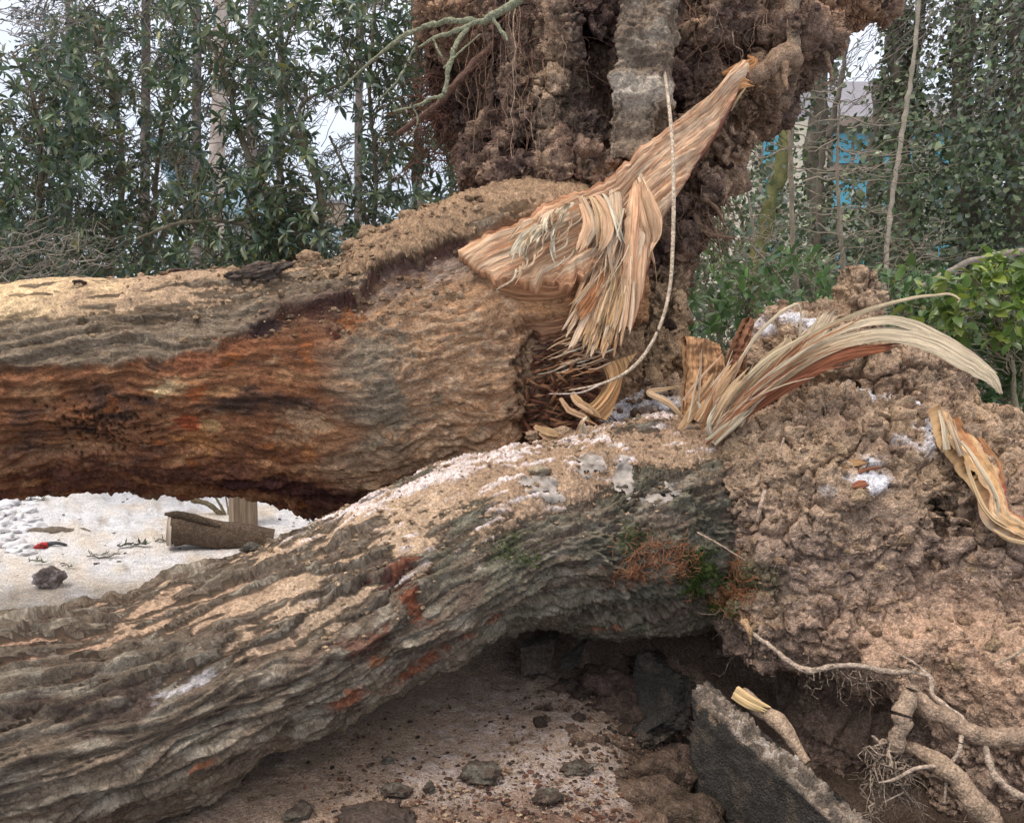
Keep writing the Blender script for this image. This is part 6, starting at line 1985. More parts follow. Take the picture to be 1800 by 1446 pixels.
bd = thing("building", "cream two storey building with cyan windows and a grey roof behind the ivy clad trees", "building", (9.5, 26, 0))
X0, X1 = P(1318, 300, 25)[0], P(1760, 300, 25)[0]
zE = P(1500, 212, 25)[2]
build_box("wall", (X0, 25.0, -.4), (X1, 33, zE), M_CREAM, bd)
mb = MB()
zr = P(1500, 150, 29)[2]
quad_box(mb, [[P(1440, 0, 25)[0], 24.5, zE - .02], [X1 + .5, 24.5, zE - .02], [X1 + .5, 33.5, zE - .02], [P(1440, 0, 25)[0], 33.5, zE - .02],
              [P(1480, 0, 25)[0] + .3, 28.6, zr], [X1 - 2.6, 28.6, zr], [X1 - 2.6, 29.4, zr], [P(1480, 0, 25)[0] + .3, 29.4, zr]], (.2, .2, .2))
mb.build("roof", M_SLATE, bd, smooth=False)
build_box("eave_board", (P(1440, 0, 25)[0] - .02, 24.44, zE - .30), (X1 + .5, 24.66, zE - .03), M_BROWN, bd)
for (xa, xb) in [(1340, 1372), (1462, 1532), (1546, 1606), (1640, 1700)]:
    for (ya, yb) in [(236, 288), (316, 366), (430, 480)]:
        a, b = P(xa, yb, 24.9), P(xb, ya, 24.9)
        w_ = build_box("window", (a[0] - .1, 24.86, a[2] - .1), (b[0] + .1, 24.985, b[2] + .1), M_BROWN, bd)
        xm = (a[0] + b[0]) / 2
        build_box("pane", (a[0], 24.82, a[2]), (xm - .05, 24.857, b[2]), M_CYAN, w_)
        build_box("pane", (xm + .05, 24.82, a[2]), (b[0], 24.857, b[2]), M_CYAN, w_)
        build_box("sill", (a[0] - .2, 24.70, a[2] - .24), (b[0] + .2, 24.984, a[2] - .103), M_BROWN, w_)

pole = thing("utility_pole", "pale bare wooden utility pole rising behind the broadleaf shrubs", "pole", (-5.05, 14.0, 0))
mb = MB()
tube(mb, [P(377, 900, 14) * [1, 1, 0], P(380, 330, 14), P(386, 160, 14), P(392, -120, 14)], [.145, .135, .125, .12], 14, (0.42, 0.35, 0.30), 50, .05)
mb.build("shaft", M_TWIG, pole)

# ================================================================== BACKGROUND: LEAVES
LT = np.array([[0, 0, 0], [.30, -.42, .06], [.33, 0, -.03], [.30, .42, .06], [.68, -.40, .03], [.70, 0, -.08], [.68, .40, .03], [1, 0, -.2]])
LQ = np.array([[1, 4, 5, 2], [2, 5, 6, 3]])
LTR = np.array([[0, 1, 2], [0, 2, 3], [4, 7, 5], [5, 7, 6]])


def leaf_frames(d, up):
    d = d / (np.linalg.norm(d, axis=1)[:, None] + 1e-9)
    s_ = np.cross(up, d)
    s_ /= np.linalg.norm(s_, axis=1)[:, None] + 1e-9
    return d, s_, np.cross(d, s_)


def leaves(mb, pos, d, L, wr, col, up=None):
    n = len(pos)
    up = np.tile([0, 0, 1.0], (n, 1)) + RS.normal(0, .45, (n, 3)) if up is None else up
    d, s_, u = leaf_frames(d, up)
    v = pos[:, None] + L[:, None, None] * (LT[None, :, 0:1] * d[:, None] + wr * LT[None, :, 1:2] * s_[:, None] + LT[None, :, 2:3] * u[:, None])
    o = (np.arange(n) * 8)[:, None, None]
    mb.add(v.reshape(-1, 3), (LQ[None] + o).reshape(-1, 4), (LTR[None] + o).reshape(-1, 3), np.repeat(col, 8, 0))
    return d, s_, u


def small_leaves(mb, pos, d, L, wr, col):
    n = len(pos)
    d, s_, u = leaf_frames(d, RS.normal(0, 1, (n, 3)) + np.array([0, -.6, .8]))
    T4 = np.array([[0, 0, 0], [.45, -.5, .1], [1, 0, -.05], [.45, .5, .1]])
    v = pos[:, None] + L[:, None, None] * (T4[None, :, 0:1] * d[:, None] + wr * T4[None, :, 1:2] * s_[:, None] + T4[None, :, 2:3] * u[:, None])
    o = (np.arange(n) * 4)[:, None, None]
    mb.add(v.reshape(-1, 3), None, (np.array([[0, 1, 2], [0, 2, 3]])[None] + o).reshape(-1, 3), np.repeat(col, 4, 0))


def proto_leaves(cols, wr, mat, nm):
    out = []
    for c in cols:
        me = bpy.data.meshes.new(nm)
        v = LT * np.array([1, wr, 1])
        me.from_pydata(v.tolist(), [], LQ.tolist() + LTR.tolist())
        at_ = me.attributes.new("Col", 'FLOAT_COLOR', 'POINT')
        at_.data.foreach_set("color", np.tile(np.array([*c, 1], F32), (8, 1)).ravel())
        me.materials.append(mat)
        me.polygons.foreach_set("use_smooth", np.ones(len(me.polygons), bool))
        out.append(me)
    return out


def leaf_objects(parent, protos, pos, d, s_, u, L, idx, name="leaf"):
    base = np.array(parent['_at'])
    for i in idx:
        o = bpy.data.objects.new(name, protos[RS.randint(len(protos))])
        scene.collection.objects.link(o)
        o.parent = parent
        M_ = Matrix(((d[i, 0] * L[i], s_[i, 0] * L[i], u[i, 0] * L[i], pos[i, 0] - base[0]), (d[i, 1] * L[i], s_[i, 1] * L[i], u[i, 1] * L[i], pos[i, 1] - base[1]),
                     (d[i, 2] * L[i], s_[i, 2] * L[i], u[i, 2] * L[i], pos[i, 2] - base[2]), (0, 0, 0, 1)))
        o.matrix_local = M_


def dmap(gx_, gy_, tab):
    tab = np.array(tab, float)

    def f(x, y):
        i = np.clip((y - gy_[0]) / (gy_[1] - gy_[0]), 0, len(gy_) - 1.001)
        j = np.clip((x - gx_[0]) / (gx_[1] - gx_[0]), 0, len(gx_) - 1.001)
        a, b = int(i), int(j)
        fi, fj = i - a, j - b
        return (tab[a, b] * (1 - fi) + tab[a + 1, b] * fi) * (1 - fj) + (tab[a, b + 1] * (1 - fi) + tab[a + 1, b + 1] * fi) * fj
    return f


dl = dmap(np.arange(0, 801, 100), np.arange(0, 601, 100), [[.1, .3, .42, .35, .22, .3, .3, .35, .3], [.3, .65, .6, .45, .3, .28, .22, .4, .35], [.6, .8, .7, .5, .32, .25, .10, .4, .4], [.8, .85, .65, .35, .35, .3, .08, .4, .35],
                                                            [.85, .95, .9, .85, .8, .8, .35, .25, .2], [.85, .9, 1, 1, 1, .9, .6, .1, 0], [.9, .9, 1, 1, 1, 1, .6, 0, 0]])
RHO = [(0.088, 0.132, 0.070), (0.110, 0.160, 0.072), (0.068, 0.106, 0.066), (0.140, 0.165, 0.080), (0.085, 0.120, 0.094)]


def broadleaf(label, cx, base_px, Y, stems, box_, n, group, cols=RHO, LL=(.08, .15), wr=.38, ind=110, leafn=(5, 9), droop=.25, twigcol=(0.17, 0.145, 0.10), dens=dl, ydep=1.3, tw_r=.004, pale=.03, name="broadleaf_shrub", cat="shrub", fine=0):
    g = P(cx, base_px, Y)
    g[2] = 0
    root_ = thing(name, label, cat, g, group)
    allp = []
    for (rows_, rpx) in stems:
        pts = pxline(rows_)
        mbs = MB()
        r = np.asarray(rpx, float) * Y / FPX
        tube(mbs, pts, r, 8, twigcol, 50, .2)
        mbs.build("stem", M_TWIG, root_)
        allp.append(catmull(pts, 40))
    allp = np.vstack(allp)
    mbt, mbl = MB(), MB()
    Pp, Dd, Ll, Cc = [], [], [], []
    k = 0
    tries = 0
    while k < n and tries < n * 30:
        tries += 1
        x, y = RS.uniform(box_[0], box_[2]), RS.uniform(box_[1], box_[3])
        if RS.rand() > dens(x, y):
            continue
        tip = P(x, y, Y + RS.uniform(-ydep, ydep))
        if tip[2] < .05:
            continue
        k += 1
        dd = allp - tip
        dist = np.sqrt((dd ** 2).sum(1)) + 1.2 * np.clip(allp[:, 2] - tip[2] + .25, 0, 9)
        a = allp[np.argmin(dist)] if len(allp) else tip
        if np.linalg.norm(a - tip) > 1.1:
            a = tip + (a - tip) / np.linalg.norm(a - tip) * 1.1
        if RS.rand() < .62:
            tw = wiggle(a, tip, 9, .09, -.03)
            tube(mbt, tw, np.linspace(tw_r * 1.8, tw_r * .6, 9), 4, np.array(twigcol) * RS.uniform(.7, 1.3), None, cap=False)
            ax = tw[-1] - tw[-3]
        else:
            ax = tip - a + RS.normal(0, .1, 3)
        ax = ax / (np.linalg.norm(ax) + 1e-9)
        m = RS.randint(*leafn)
        ph = RS.uniform(0, 6.3)
        e1 = np.cross(ax, [0.3, 0.2, 1.0])
        e1 /= np.linalg.norm(e1) + 1e-9
        e2 = np.cross(ax, e1)
        shade = RS.uniform(.75, 1.3)
        for q_ in range(m):
            th = ph + q_ * 6.28 / m + RS.normal(0, .2)
            d = ax * RS.uniform(.15, .8) + (e1 * math.cos(th) + e2 * math.sin(th)) + np.array([0, 0, -droop * RS.uniform(0, 2)])
            Pp.append(tip - ax * RS.uniform(0, .05))
            Dd.append(d)
            Ll.append(RS.uniform(*LL))
            c = np.array(cols[RS.randint(len(cols))]) * shade * RS.uniform(.8, 1.25)
            if RS.rand() < pale:
                c = np.array((.22, .22, .06)) * RS.uniform(.7, 1.2)
            Cc.append(c)
            allp = allp
    Pp, Dd, Ll, Cc = np.array(Pp), np.array(Dd), np.array(Ll), np.array(Cc)
    order = np.argsort(-Ll / np.maximum(Pp[:, 1], .1))
    mask = np.zeros(len(Pp), bool)
    mask[order[:ind]] = True
    if (~mask).any():
        leaves(mbl, Pp[~mask], Dd[~mask], Ll[~mask], wr, Cc[~mask])
        mbl.build("leaves", M_LEAF, root_, kind="stuff")
    if ind:
        d, s_, u = leaf_frames(Dd[mask], np.tile([0, 0, 1.0], (mask.sum(), 1)) + RS.normal(0, .45, (mask.sum(), 3)))
        pr = proto_leaves([np.array(c) * f for c in cols for f in (.8, 1.1)], wr, M_LEAF, "leaf")
        leaf_objects(root_, pr, Pp[mask], d, s_, u, Ll[mask], range(int(mask.sum())))
    if mbt.n:
        mbt.build("twigs", M_TWIG, root_, kind="stuff")
    return root_


GL = "broadleaf shrubs beyond the rear trunk"
broadleaf("leftmost broadleaf shrub, dense and dark, with pale dead twigs at its foot", 40, 900, 8.0, [([(30, 640, 8), (40, 480, 8), (70, 330, 8), (60, 180, 8), (20, 90, 8)], [7, 6, 5, 4, 2]), ([(30, 560, 8), (-20, 400, 8.2), (-40, 250, 8.2)], [6, 4, 3])], (-90, 70, 150, 560), 400, GL, ydep=.9)
broadleaf("dense broadleaf shrub with thin pale stems, second from left", 210, 900, 8.6, [([(200, 640, 8.6), (190, 470, 8.6), (215, 300, 8.6), (190, 120, 8.6), (150, 20, 8.6)], [8, 6, 5, 4, 2]), ([(205, 600, 8.6), (260, 430, 8.5), (280, 260, 8.5), (310, 60, 8.5)], [6, 5, 4, 2]), ([(210, 560, 8.6), (320, 330, 8.5), (300, 200, 8.5)], [5, 4, 2])],
          (90, -40, 330, 560), 540, GL, ydep=1.0)
broadleaf("broadleaf shrub in front of the utility pole with a leaning brown stem", 430, 900, 7.8, [([(560, 470, 7.6), (510, 400, 7.6), (465, 330, 7.7), (420, 230, 7.8), (395, 130, 7.8), (350, 40, 7.9)], [10, 8, 7, 5, 4, 2]), ([(420, 620, 7.8), (390, 480, 7.8), (330, 370, 7.8), (310, 290, 7.8)], [7, 6, 4, 3]), ([(540, 480, 7.6), (440, 400, 7.5), (330, 390, 7.4), (240, 420, 7.4)], [5, 4, 3, 2])],
          (300, -40, 540, 560), 470, GL, ydep=.8)
broadleaf("broadleaf shrub with a curved bare stem standing left of the sky gap", 560, 900, 7.6, [([(530, 520, 7.5), (555, 420, 7.5), (566, 350, 7.5), (545, 285, 7.5), (510, 225, 7.5), (440, 200, 7.6)], [9, 7, 6, 5, 4, 2]), ([(545, 285, 7.5), (530, 230, 7.5), (535, 180, 7.5), (620, 140, 7.6)], [3, 4, 3, 2]), ([(520, 230, 7.5), (500, 100, 7.6), (540, -40, 7.7)], [3, 3, 2])],
          (440, -40, 650, 520), 320, GL, ydep=.7)
broadleaf("tall thin broadleaf sapling cluster just left of the root plate", 690, 900, 7.9, [([(655, 460, 7.8), (660, 300, 7.8), (650, 150, 7.8), (665, -60, 7.8)], [4, 4, 3, 2.5]), ([(670, 440, 7.8), (620, 330, 7.8), (580, 240, 7.8)], [3, 2.5, 2]), ([(735, 440, 8), (728, 300, 8), (735, 150, 8), (720, -60, 8)], [5, 4, 4, 3]), ([(800, 420, 8.1), (790, 300, 8.1), (780, 180, 8.1)], [4, 3, 2])],
          (610, -40, 830, 440), 330, GL, ydep=.6)
# dead twigs
def bare_twigs(label, n, area, Y, L_, ang, col, r, name="bare_twigs"):
    mb = MB()
    for k in range(n):
        x, y = RS.uniform(area[0], area[2]), RS.uniform(area[1], area[3])
        yd = Y + RS.uniform(-.5, .5)
        a = ang + RS.normal(0, .35)
        l_ = RS.uniform(*L_)
        e = P(x + l_ * math.cos(a), y - l_ * math.sin(a), yd + RS.uniform(-.3, .3))
        p_ = wiggle(P(x, y, yd), e, 10, .1)
        tube(mb, p_, np.linspace(r * 1.5, r * .5, 10), 4, np.array(col) * RS.uniform(.7, 1.3), None, cap=False)
        for _ in range(2):
            i = RS.randint(3, 8)
            e2 = p_[i] + (p_[-1] - p_[0]) * RS.uniform(.2, .4) + RS.normal(0, .1, 3)
            tube(mb, wiggle(p_[i], e2, 7, .04), np.linspace(r, r * .4, 7), 3, np.array(col) * RS.uniform(.7, 1.2), None, cap=False)
    o = mb.build(name, M_TWIG, kind="stuff")
    return tag(o, label, "twigs")


bare_twigs("pale dead twigs arching low at the left edge behind the rear trunk", 60, (-30, 420, 130, 540), 7.0, (40, 130), .4, (0.24, .21, .17), .0042)
bare_twigs("thin brown twigs threading all through the shrubs left of the root plate", 300, (60, -20, 780, 480), 8.4, (50, 190), .9, (0.22, .19, .15), .0032)
bare_twigs("fine bare twigs crossing the pale sky in the top left corner", 26, (-40, 0, 60, 110), 11, (60, 150), .1, (0.25, .22, .2), .005)
bare_twigs("low grey brush twigs on the horizon between shrubs and root plate", 90, (560, 400, 780, 470), 12, (20, 70), 1.4, (0.27, .22, .19), .005)
bare_twigs("horizontal bare twigs crossing in front of the cream building", 36, (1200, 180, 1600, 520), 8.0, (60, 220), .05, (0.24, .20, .15), .0042)
bare_twigs("tangled brown twigs low on the right between green bushes", 70, (1180, 440, 1830, 720), 7.0, (50, 160), .5, (0.20, .165, .125), .0045)
bare_twigs("bare upper twigs against the sky right of the root plate", 210, (1380, -20, 1800, 260), 10.5, (50, 190), .9, (0.19, .16, .13), .0042)

# ------------------------------------------------------------------ conifers far left
def conifer(label, px, Y, top, bot, rpx, spread, n, col, seed):
    g = P(px, 900, Y)
    g[2] = 0
    o = thing("pine_tree", label, "tree", g, "tall conifers far left")
    mb = MB()
    tube(mb, [np.array([g[0], Y, -.2]), P(px, bot, Y), P(px + 2, top, Y)], np.array([1.25, 1, .8]) * rpx * Y / FPX, 10, (0.20, 0.165, 0.14), 30, .15)
    mb.build("trunk", M_TWIG, o)
    mbb, mbc = MB(), MB()
    for k in range(n):
        y = RS.uniform(top, bot)
        s_ = 1 if RS.rand() < .5 else -1
        l_ = RS.uniform(.35, 1) * spread
        yd = Y + RS.uniform(-1.4, 1.4)
        a, e = P(px, y, Y), P(px + s_ * l_, y + RS.uniform(-10, 45), yd)
        p_ = wiggle(a, e, 8, .1, -.1)
        tube(mbb, p_, np.linspace(.022, .006, 8), 3, (0.16, .13, .11), None, cap=False)
        m = 95
        u = RS.uniform(.15, 1, m)
        i0 = np.minimum((u * 7).astype(int), 6)
        c = p_[i0] + (p_[i0 + 1] - p_[i0]) * (u * 7 - i0)[:, None] + RS.normal(0, .14, (m, 3)) * np.array([1, 1, .6])
        d = RS.normal(0, 1, (m, 3)) + np.array([s_ * .5, 0, -.4])
        small_leaves(mbc, c, d, RS.uniform(.10, .26, m), .16, np.array(col)[None] * RS.uniform(.6, 1.35, (m, 1)))
    mbb.build("limbs", M_TWIG, o, kind="stuff")
    mbc.build("crown", M_NEEDLE, o, kind="stuff")


CF = (0.105, 0.120, 0.098)
conifer("slim grey green conifer nearest the left edge", 120, 17, -80, 330, 7, 95, 34, CF, 1)
conifer("conifer standing left of the utility pole, trunk mostly screened", 255, 19, -80, 300, 8, 90, 30, CF, 2)
conifer("conifer just left behind the utility pole", 345, 18, -80, 300, 8, 75, 22, CF, 3)
conifer("conifer with a clear brown trunk right of the utility pole", 442, 18, -80, 330, 9, 70, 20, CF, 4)
conifer("thin conifer halfway between pole and root plate", 492, 21, -80, 340, 6, 70, 20, CF, 5)
conifer("conifer behind the sapling cluster near the root plate", 630, 22, -80, 330, 7, 80, 20, CF, 6)
conifer("conifer peeping out right behind the root plate edge", 735, 20, -80, 300, 7, 70, 18, CF, 7)
# dark evergreen mass at far left
mb = MB()
m = 3600
c = np.array([P(RS.uniform(-120, 110), RS.uniform(190, 520), 11 + RS.uniform(-.8, .8)) for _ in range(m)])
small_leaves(mb, c, RS.normal(0, 1, (m, 3)), RS.uniform(.06, .14, m), .35, np.array((0.030, .048, .030))[None] * RS.uniform(.5, 1.4, (m, 1)))
yw = thing("yew_bush", "nearly black evergreen bush at the left edge behind the shrubs", "bush", (-6.5, 11, 0))
mb.build("foliage", M_NEEDLE, yw, kind="stuff")
mb = MB()
tube(mb, [P(10, 860, 11) * [1, 1, 0], P(20, 520, 11), P(10, 260, 11)], [.08, .06, .03], 8, (.1, .08, .06), 16, .2)
mb.build("stem", M_TWIG, yw)

# ------------------------------------------------------------------ ivy clad trees on the right
IVY = [(0.072, 0.108, 0.046), (0.092, 0.132, 0.054), (0.055, 0.086, 0.046), (0.135, 0.165, 0.074), (0.105, 0.130, 0.095)]


def ivy_cols(m):
    c = np.array(IVY)[RS.randint(0, len(IVY), m)] * RS.uniform(.6, 1.35, (m, 1))
    k = RS.rand(m) < .035
    c[k] = np.array((.20, .24, .13)) * RS.uniform(.8, 1.4, (k.sum(), 1))
    return c


def ivy_tree(label, rows_, rpx, n, spread, forks=(), col=(0.15, .125, .095), lo=-1e9):
    Y = rows_[0][2]
    g = P(rows_[0][0], 760, Y)
    g[2] = 0
    o = thing("ivy_tree", label, "tree", g, "ivy clad trees on the right")
    pts = pxline(rows_)
    pts = np.vstack([[pts[0, 0], pts[0, 1], -.2], pts])
    r = np.concatenate([[rpx[0] * 1.2], rpx]) * Y / FPX
    mb = MB()
    tube(mb, pts, r, 12, col, 70, .25)
    mb.build("trunk", M_TWIG, o)
    for (fr, rp) in forks:
        mb = MB()
        tube(mb, pxline(fr), np.array(rp) * Y / FPX, 9, col, 40, .25)
        mb.build("limb", M_TWIG, o)
    if n:
        mb = MB()
        paths = [np.column_stack([pts, r])] + [np.column_stack([pxline(fr), np.array(rp) * Y / FPX]) for fr, rp in forks]
        for kk, pth in enumerate(paths):
            m = n if kk == 0 else n // 3
            cc = catmull(pth, 200)[RS.randint(20 if kk == 0 else 0, 200, m)]
            ph = RS.uniform(0, 6.283, m)
            rad = cc[:, 3] * (1 + np.abs(RS.normal(0, spread, m))) + .02
            c = cc[:, :3] + np.column_stack([np.cos(ph) * rad, np.sin(ph) * rad, RS.normal(0, .05, m)])
            w_ = fbm(c * 1.6 + 3, 3) > -.35
            c = c[w_]
            d = np.column_stack([np.cos(ph), np.sin(ph), RS.uniform(-1.2, .2, m)])[w_] + RS.normal(0, .4, (len(c), 3))
            small_leaves(mb, c, d, RS.uniform(.05, .115, len(c)), .9, ivy_cols(len(c)))
        mb.build("ivy", M_LEAF, o, kind="stuff")
    return o


MOSSY = (0.14, .135, .055)
ivy_tree("leaning mossy tree with yellow green trunk right of the root plate", [(1325, 560, 10), (1340, 420, 10), (1372, 280, 10), (1392, 150, 10), (1412, 20, 10), (1425, -80, 10)], [13, 13, 12, 11, 10, 9], 260, .5, (), MOSSY)
ivy_tree("straight ivy clad trunk beside the leaning mossy tree", [(1430, 560, 12), (1432, 380, 12), (1438, 200, 12), (1450, 40, 12), (1455, -80, 12)], [16, 15, 14, 13, 12], 900, .5)
ivy_tree("forked ivy clad tree in front of the grey roof", [(1582, 560, 12.5), (1584, 380, 12.5), (1588, 200, 12.5), (1578, 80, 12.5), (1568, -80, 12.5)], [22, 21, 20, 14, 12], 2600, .55, [([(1590, 190, 12.5), (1606, 110, 12.5), (1618, 20, 12.5), (1624, -80, 12.5)], [14, 12, 10, 9])])
ivy_tree("broken off short snag with hollow top before the building", [(1538, 480, 13), (1540, 330, 13), (1545, 200, 13), (1548, 140, 13)], [12, 12, 12, 10], 260, .5)
ivy_tree("dark ivy column second from the right edge", [(1698, 560, 12), (1700, 380, 12), (1690, 200, 12), (1696, 60, 12), (1700, -80, 12)], [18, 18, 17, 16, 14], 2300, .9)
ivy_tree("slim brown trunk between two ivy columns at right", [(1724, 560, 13), (1732, 330, 13), (1744, 120, 13), (1752, -80, 13)], [9, 9, 8, 7], 200, .6, (), (.2, .165, .13))
ivy_tree("broad ivy column filling the right edge", [(1800, 560, 11), (1800, 380, 11), (1806, 200, 11), (1800, 60, 11), (1796, -80, 11)], [30, 30, 28, 26, 24], 3800, .9)
ivy_tree("thin slanting stem crossing the sky beside the root plate", [(1440, 330, 11), (1462, 220, 11), (1482, 120, 11), (1506, -60, 11)], [5, 5, 4, 3], 60, 1.0)
ivy_tree("pale slanting sapling in front of the forked tree", [(1560, 430, 9.5), (1588, 230, 9.5), (1606, 100, 9.5), (1622, -60, 9.5)], [4, 4, 3.5, 3], 0, .5, (), (0.30, .26, .2))
for (lab, rows_, r) in [("pale knotted sapling rising from behind the splintered stub", [(1402, 540, 6.6), (1394, 430, 6.6), (1391, 320, 6.6), (1390, 240, 6.6), (1402, 180, 6.6), (1414, 118, 6.6)], [4.5, 4, 4, 4, 4, 3]),
                        ("thin dark sapling rising behind the tall clod", [(1484, 500, 6.8), (1478, 420, 6.8), (1472, 320, 6.8), (1473, 240, 6.8), (1476, 175, 6.8)], [4, 4, 3, 2, 1.2])]:
    st_o = thing("sapling", lab, "sapling", P(rows_[0][0], 720, rows_[0][2]) * [1, 1, 0], "bare saplings behind the mound")
    root(st_o, [(rows_[0][0], 760, rows_[0][2])] + rows_, [r[0]] + r, (0.26, .21, .155), 60, 7, .2, name="stem", mat=M_TWIG)
    mb = MB()
    for k in range(12):
        q0 = rows_[RS.randint(1, len(rows_))]
        a = P(q0[0], q0[1] + RS.uniform(-50, 50), q0[2])
        s_ = RS.choice([-1, 1])
        l_ = RS.uniform(60, 210)
        e = P(q0[0] + s_ * l_, q0[1] + RS.uniform(-40, 50), q0[2] + RS.uniform(-.4, .4))
        a = P(*[v_ for v_ in catmull(rows_, 40)[RS.randint(5, 39)]])
        e[2] = a[2] + RS.uniform(-.15, .2)
        tube(mb, wiggle(a, e, 12, .06, .05), np.linspace(.006, .0018, 12), 4, (0.27, .225, .17), None, cap=False)
    mb.build("twigs", M_TWIG, st_o, kind="stuff")
vn = thing("hanging_vine", "thin pale vine hanging from the right lobe of the root plate", "vine", P(1340, 470, 6.4) * [1, 1, 0])
root(vn, [(1302, 290, 6.4), (1318, 360, 6.4), (1326, 420, 6.4), (1322, 432, 6.4), (1352, 466, 6.4), (1400, 530, 6.4), (1420, 600, 6.4)], [1.6, 2, 2, 2, 2.2, 2.4, 2.4], (0.30, .25, .19), 70, 6, .1, name="stem", mat=M_TWIG)

# ivy and holly undergrowth
dr = dmap(np.arange(1150, 1851, 100), np.arange(0, 701, 100), [[0, .02, .03, .05, .25, .4, .7, .9], [0, .04, .10, .16, .25, .45, .75, .9], [.1, .12, .2, .12, .4, .7, .85, .95], [.4, .45, .5, .25, .6, .9, .95, 1], [.7, .8, .85, .75, .95, 1, 1, 1], [1] * 8, [1] * 8, [1] * 8])


def undergrowth(label, n, area, Y0, Y1, L_, bright=1.0, name="undergrowth", dn=dr, wr=.75):
    mb = MB()
    out = []
    while len(out) < n:
        m = n
        x, y = RS.uniform(area[0], area[2], m), RS.uniform(area[1], area[3], m)
        yd = RS.uniform(Y0, Y1, m)
        dd = np.array([dn(a, b) for a, b in zip(x, y)])
        c = np.array([P(a, b, e) for a, b, e in zip(x, y, yd)])
        ok = (RS.rand(m) < dd) & (fbm(c * 1.3 + 9, 3) > -.05 - 1.4 * (dd - .4)) & (c[:, 2] > 0.02)
        out.extend(c[ok].tolist())
    c = np.array(out[:n])
    sh = (0.75 + .6 * sstep(-.5, .5, fbm(c * 2.2 + 30, 3)))[:, None]
    small_leaves(mb, c, RS.normal(0, 1, (n, 3)) + [0, -.3, -.3], RS.uniform(*L_, n), wr, ivy_cols(n) * sh * bright)
    o = mb.build(name, M_LEAF, kind="stuff")
    return tag(o, label, "undergrowth")


undergrowth("dark ivy and holly undergrowth between the trees on the right", 24000, (1130, 200, 2250, 740), 9.5, 13, (.035, .13))
undergrowth("deeper ivy thicket closing the view under the cream building", 19000, (1100, 330, 2500, 760), 14, 19, (.10, .22), .85)
undergrowth("sprays of ivy leaves hanging before the sky on the right", 3800, (1250, -20, 1860, 330), 9.5, 13, (.05, .11))
dfar = dmap(np.arange(0, 1001, 200), np.arange(300, 701, 100), [[.3, .3, .1, 0, 0, 0], [.8, .8, .5, .25, .3, .3], [1] * 6, [1] * 6, [1] * 6])
undergrowth("far hedge of dark leaves along the back of the snowy yard", 9000, (-100, 380, 1100, 640), 21, 24, (.14, .34), 1.0, "far_hedge", dfar)
GR = "green bushes behind the mound"
BRIGHT = [(0.11, 0.20, 0.060), (0.14, 0.24, 0.07), (0.08, 0.155, 0.05)]
YEL = [(0.12, 0.20, 0.040), (0.17, 0.26, 0.05), (0.09, 0.15, 0.04), (0.24, .30, .05)]
DK = [(0.060, 0.125, 0.038), (0.085, 0.16, 0.045), (0.045, 0.09, 0.035)]
one = lambda x, y: 1.0
d1 = lambda x, y: .25 + .6 * (math.sin(x * .055) * math.sin(y * .07 + 1) > -.1)
broadleaf("bright green holly bush between the earth column and the splintered stub", 1270, 760, 6.2, [([(1275, 720, 6.2), (1265, 600, 6.2), (1240, 500, 6.2)], [5, 4, 2]), ([(1280, 700, 6.2), (1310, 560, 6.2), (1325, 490, 6.2)], [4, 3, 2])], (1175, 440, 1460, 660), 150, GR, BRIGHT, (.065, .125), .5, 150, (4, 8), .1, (0.2, .18, .12), d1, .7, .003, .0)
d2 = lambda x, y: .9 if y > 600 - .85 * (x - 1560) else .15
broadleaf("yellow green broad leaved laurel at the right edge above the arching splinters", 1740, 760, 5.4, [([(1790, 760, 5.4), (1770, 600, 5.4), (1720, 500, 5.4), (1690, 470, 5.4)], [5, 4, 3, 2]), ([(1800, 700, 5.4), (1800, 560, 5.4), (1790, 480, 5.4)], [4, 3, 2])], (1590, 445, 1850, 610), 100, GR, YEL, (.07, .125), .6, 160, (4, 8), .15, (0.28, .24, .16), d2, .35, .003, .0)
broadleaf("dark glossy laurel low at the right edge under the arching splinters", 1720, 800, 5.8, [([(1700, 800, 5.8), (1690, 700, 5.8), (1650, 600, 5.8)], [5, 4, 2]), ([(1750, 800, 5.8), (1770, 680, 5.8), (1800, 560, 5.8)], [5, 4, 2])], (1570, 560, 1830, 790), 190, GR, DK, (.065, .12), .55, 160, (5, 9), .15, (0.2, .17, .12), one, .5, .003, .01)
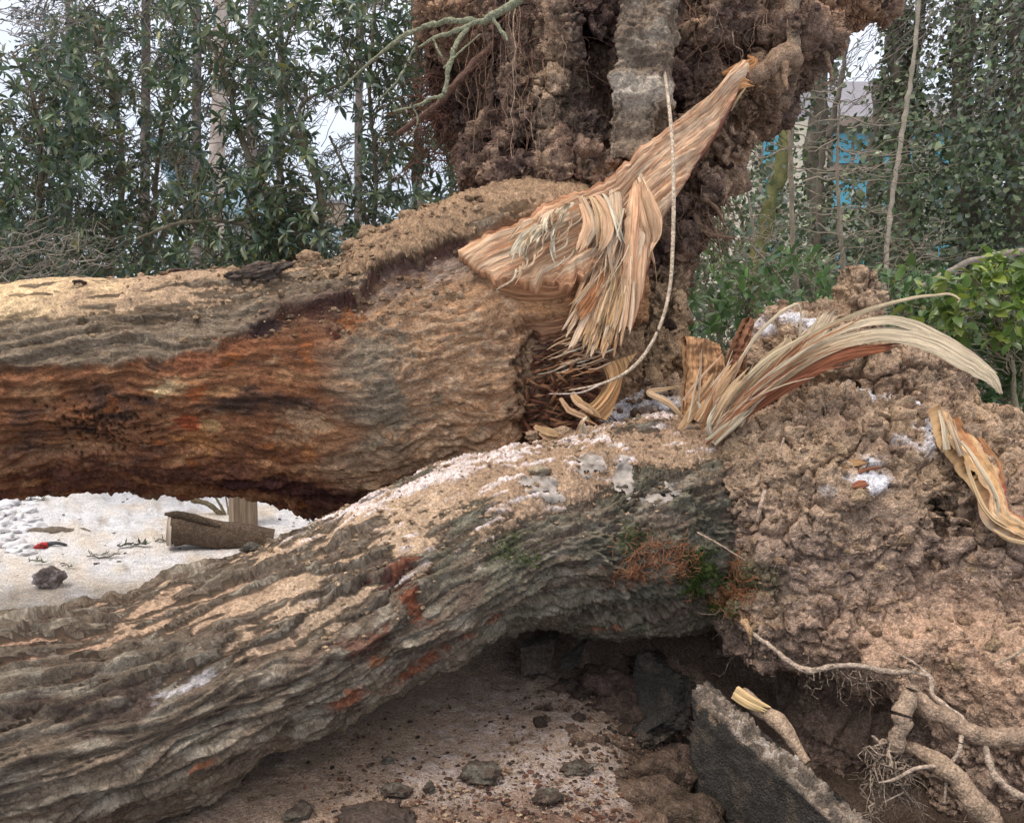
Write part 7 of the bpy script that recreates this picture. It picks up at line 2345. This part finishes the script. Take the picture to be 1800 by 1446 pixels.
broadleaf("mid green laurel sprays between the tall clod and the arching splinters", 1590, 760, 6.6, [([(1600, 760, 6.6), (1590, 640, 6.6), (1570, 540, 6.6)], [5, 4, 2]), ([(1600, 700, 6.6), (1650, 590, 6.6), (1660, 520, 6.6)], [4, 3, 2])], (1540, 480, 1690, 640), 100, GR, BRIGHT + DK, (.065, .11), .5, 110, (4, 8), .15, (0.24, .2, .14), lambda x, y: .6, .5, .003, .02)
# fallen bough on the right and the lichen covered branch before the root plate
fb = thing("fallen_bough", "bare grey bough lying across the undergrowth at the right edge", "branch", P(1720, 480, 7.2))
root(fb, [(1540, 545, 7.3), (1620, 505, 7.2), (1700, 462, 7.2), (1760, 448, 7.2), (1840, 436, 7.2)], [3, 5, 6, 6, 6], (0.27, .23, .19), 50, 7, .2, name="limb", mat=M_TWIG)
LIC = (0.27, .265, .17)
lb = thing("lichen_branch", "grey green lichen covered branch reaching across in front of the root plate", "branch", P(900, 0, 4.35))
root(lb, [(940, -40, 4.3), (905, 4, 4.35), (870, 26, 4.38), (845, 36, 4.4), (800, 37, 4.4), (760, 42, 4.42), (720, 58, 4.45), (690, 76, 4.48), (640, 120, 4.55), (590, 165, 4.6)], [8, 7, 7, 6, 5, 5, 4, 3.4, 2.4, 1.5], LIC, 110, 8, .25, name="limb")
for rows_, r in [([(845, 36, 4.4), (800, 56, 4.36), (765, 66, 4.36), (735, 84, 4.38)], [4, 4, 3, 1.6]), ([(822, 50, 4.38), (800, 82, 4.32), (790, 112, 4.3), (780, 165, 4.3), (762, 172, 4.3), (730, 186, 4.32), (690, 196, 4.35)], [4, 4, 4.5, 4, 3, 2.4, 1.4]),
                 ([(735, 70, 4.46), (700, 140, 4.46), (660, 180, 4.48)], [2, 2, 1]), ([(760, 66, 4.36), (772, 92, 4.34), (778, 100, 4.34)], [2, 2, 1]), ([(866, 30, 4.38), (885, 62, 4.34), (892, 72, 4.33)], [3.5, 3, 1.5]), ([(780, 120, 4.3), (810, 90, 4.28), (845, 60, 4.27)], [2, 1.6, 1]), ([(725, 186, 4.32), (735, 214, 4.33), (720, 240, 4.34)], [2, 1.6, .8])]:
    root(lb, rows_, r, LIC, 40, 6, .3, name="twig")
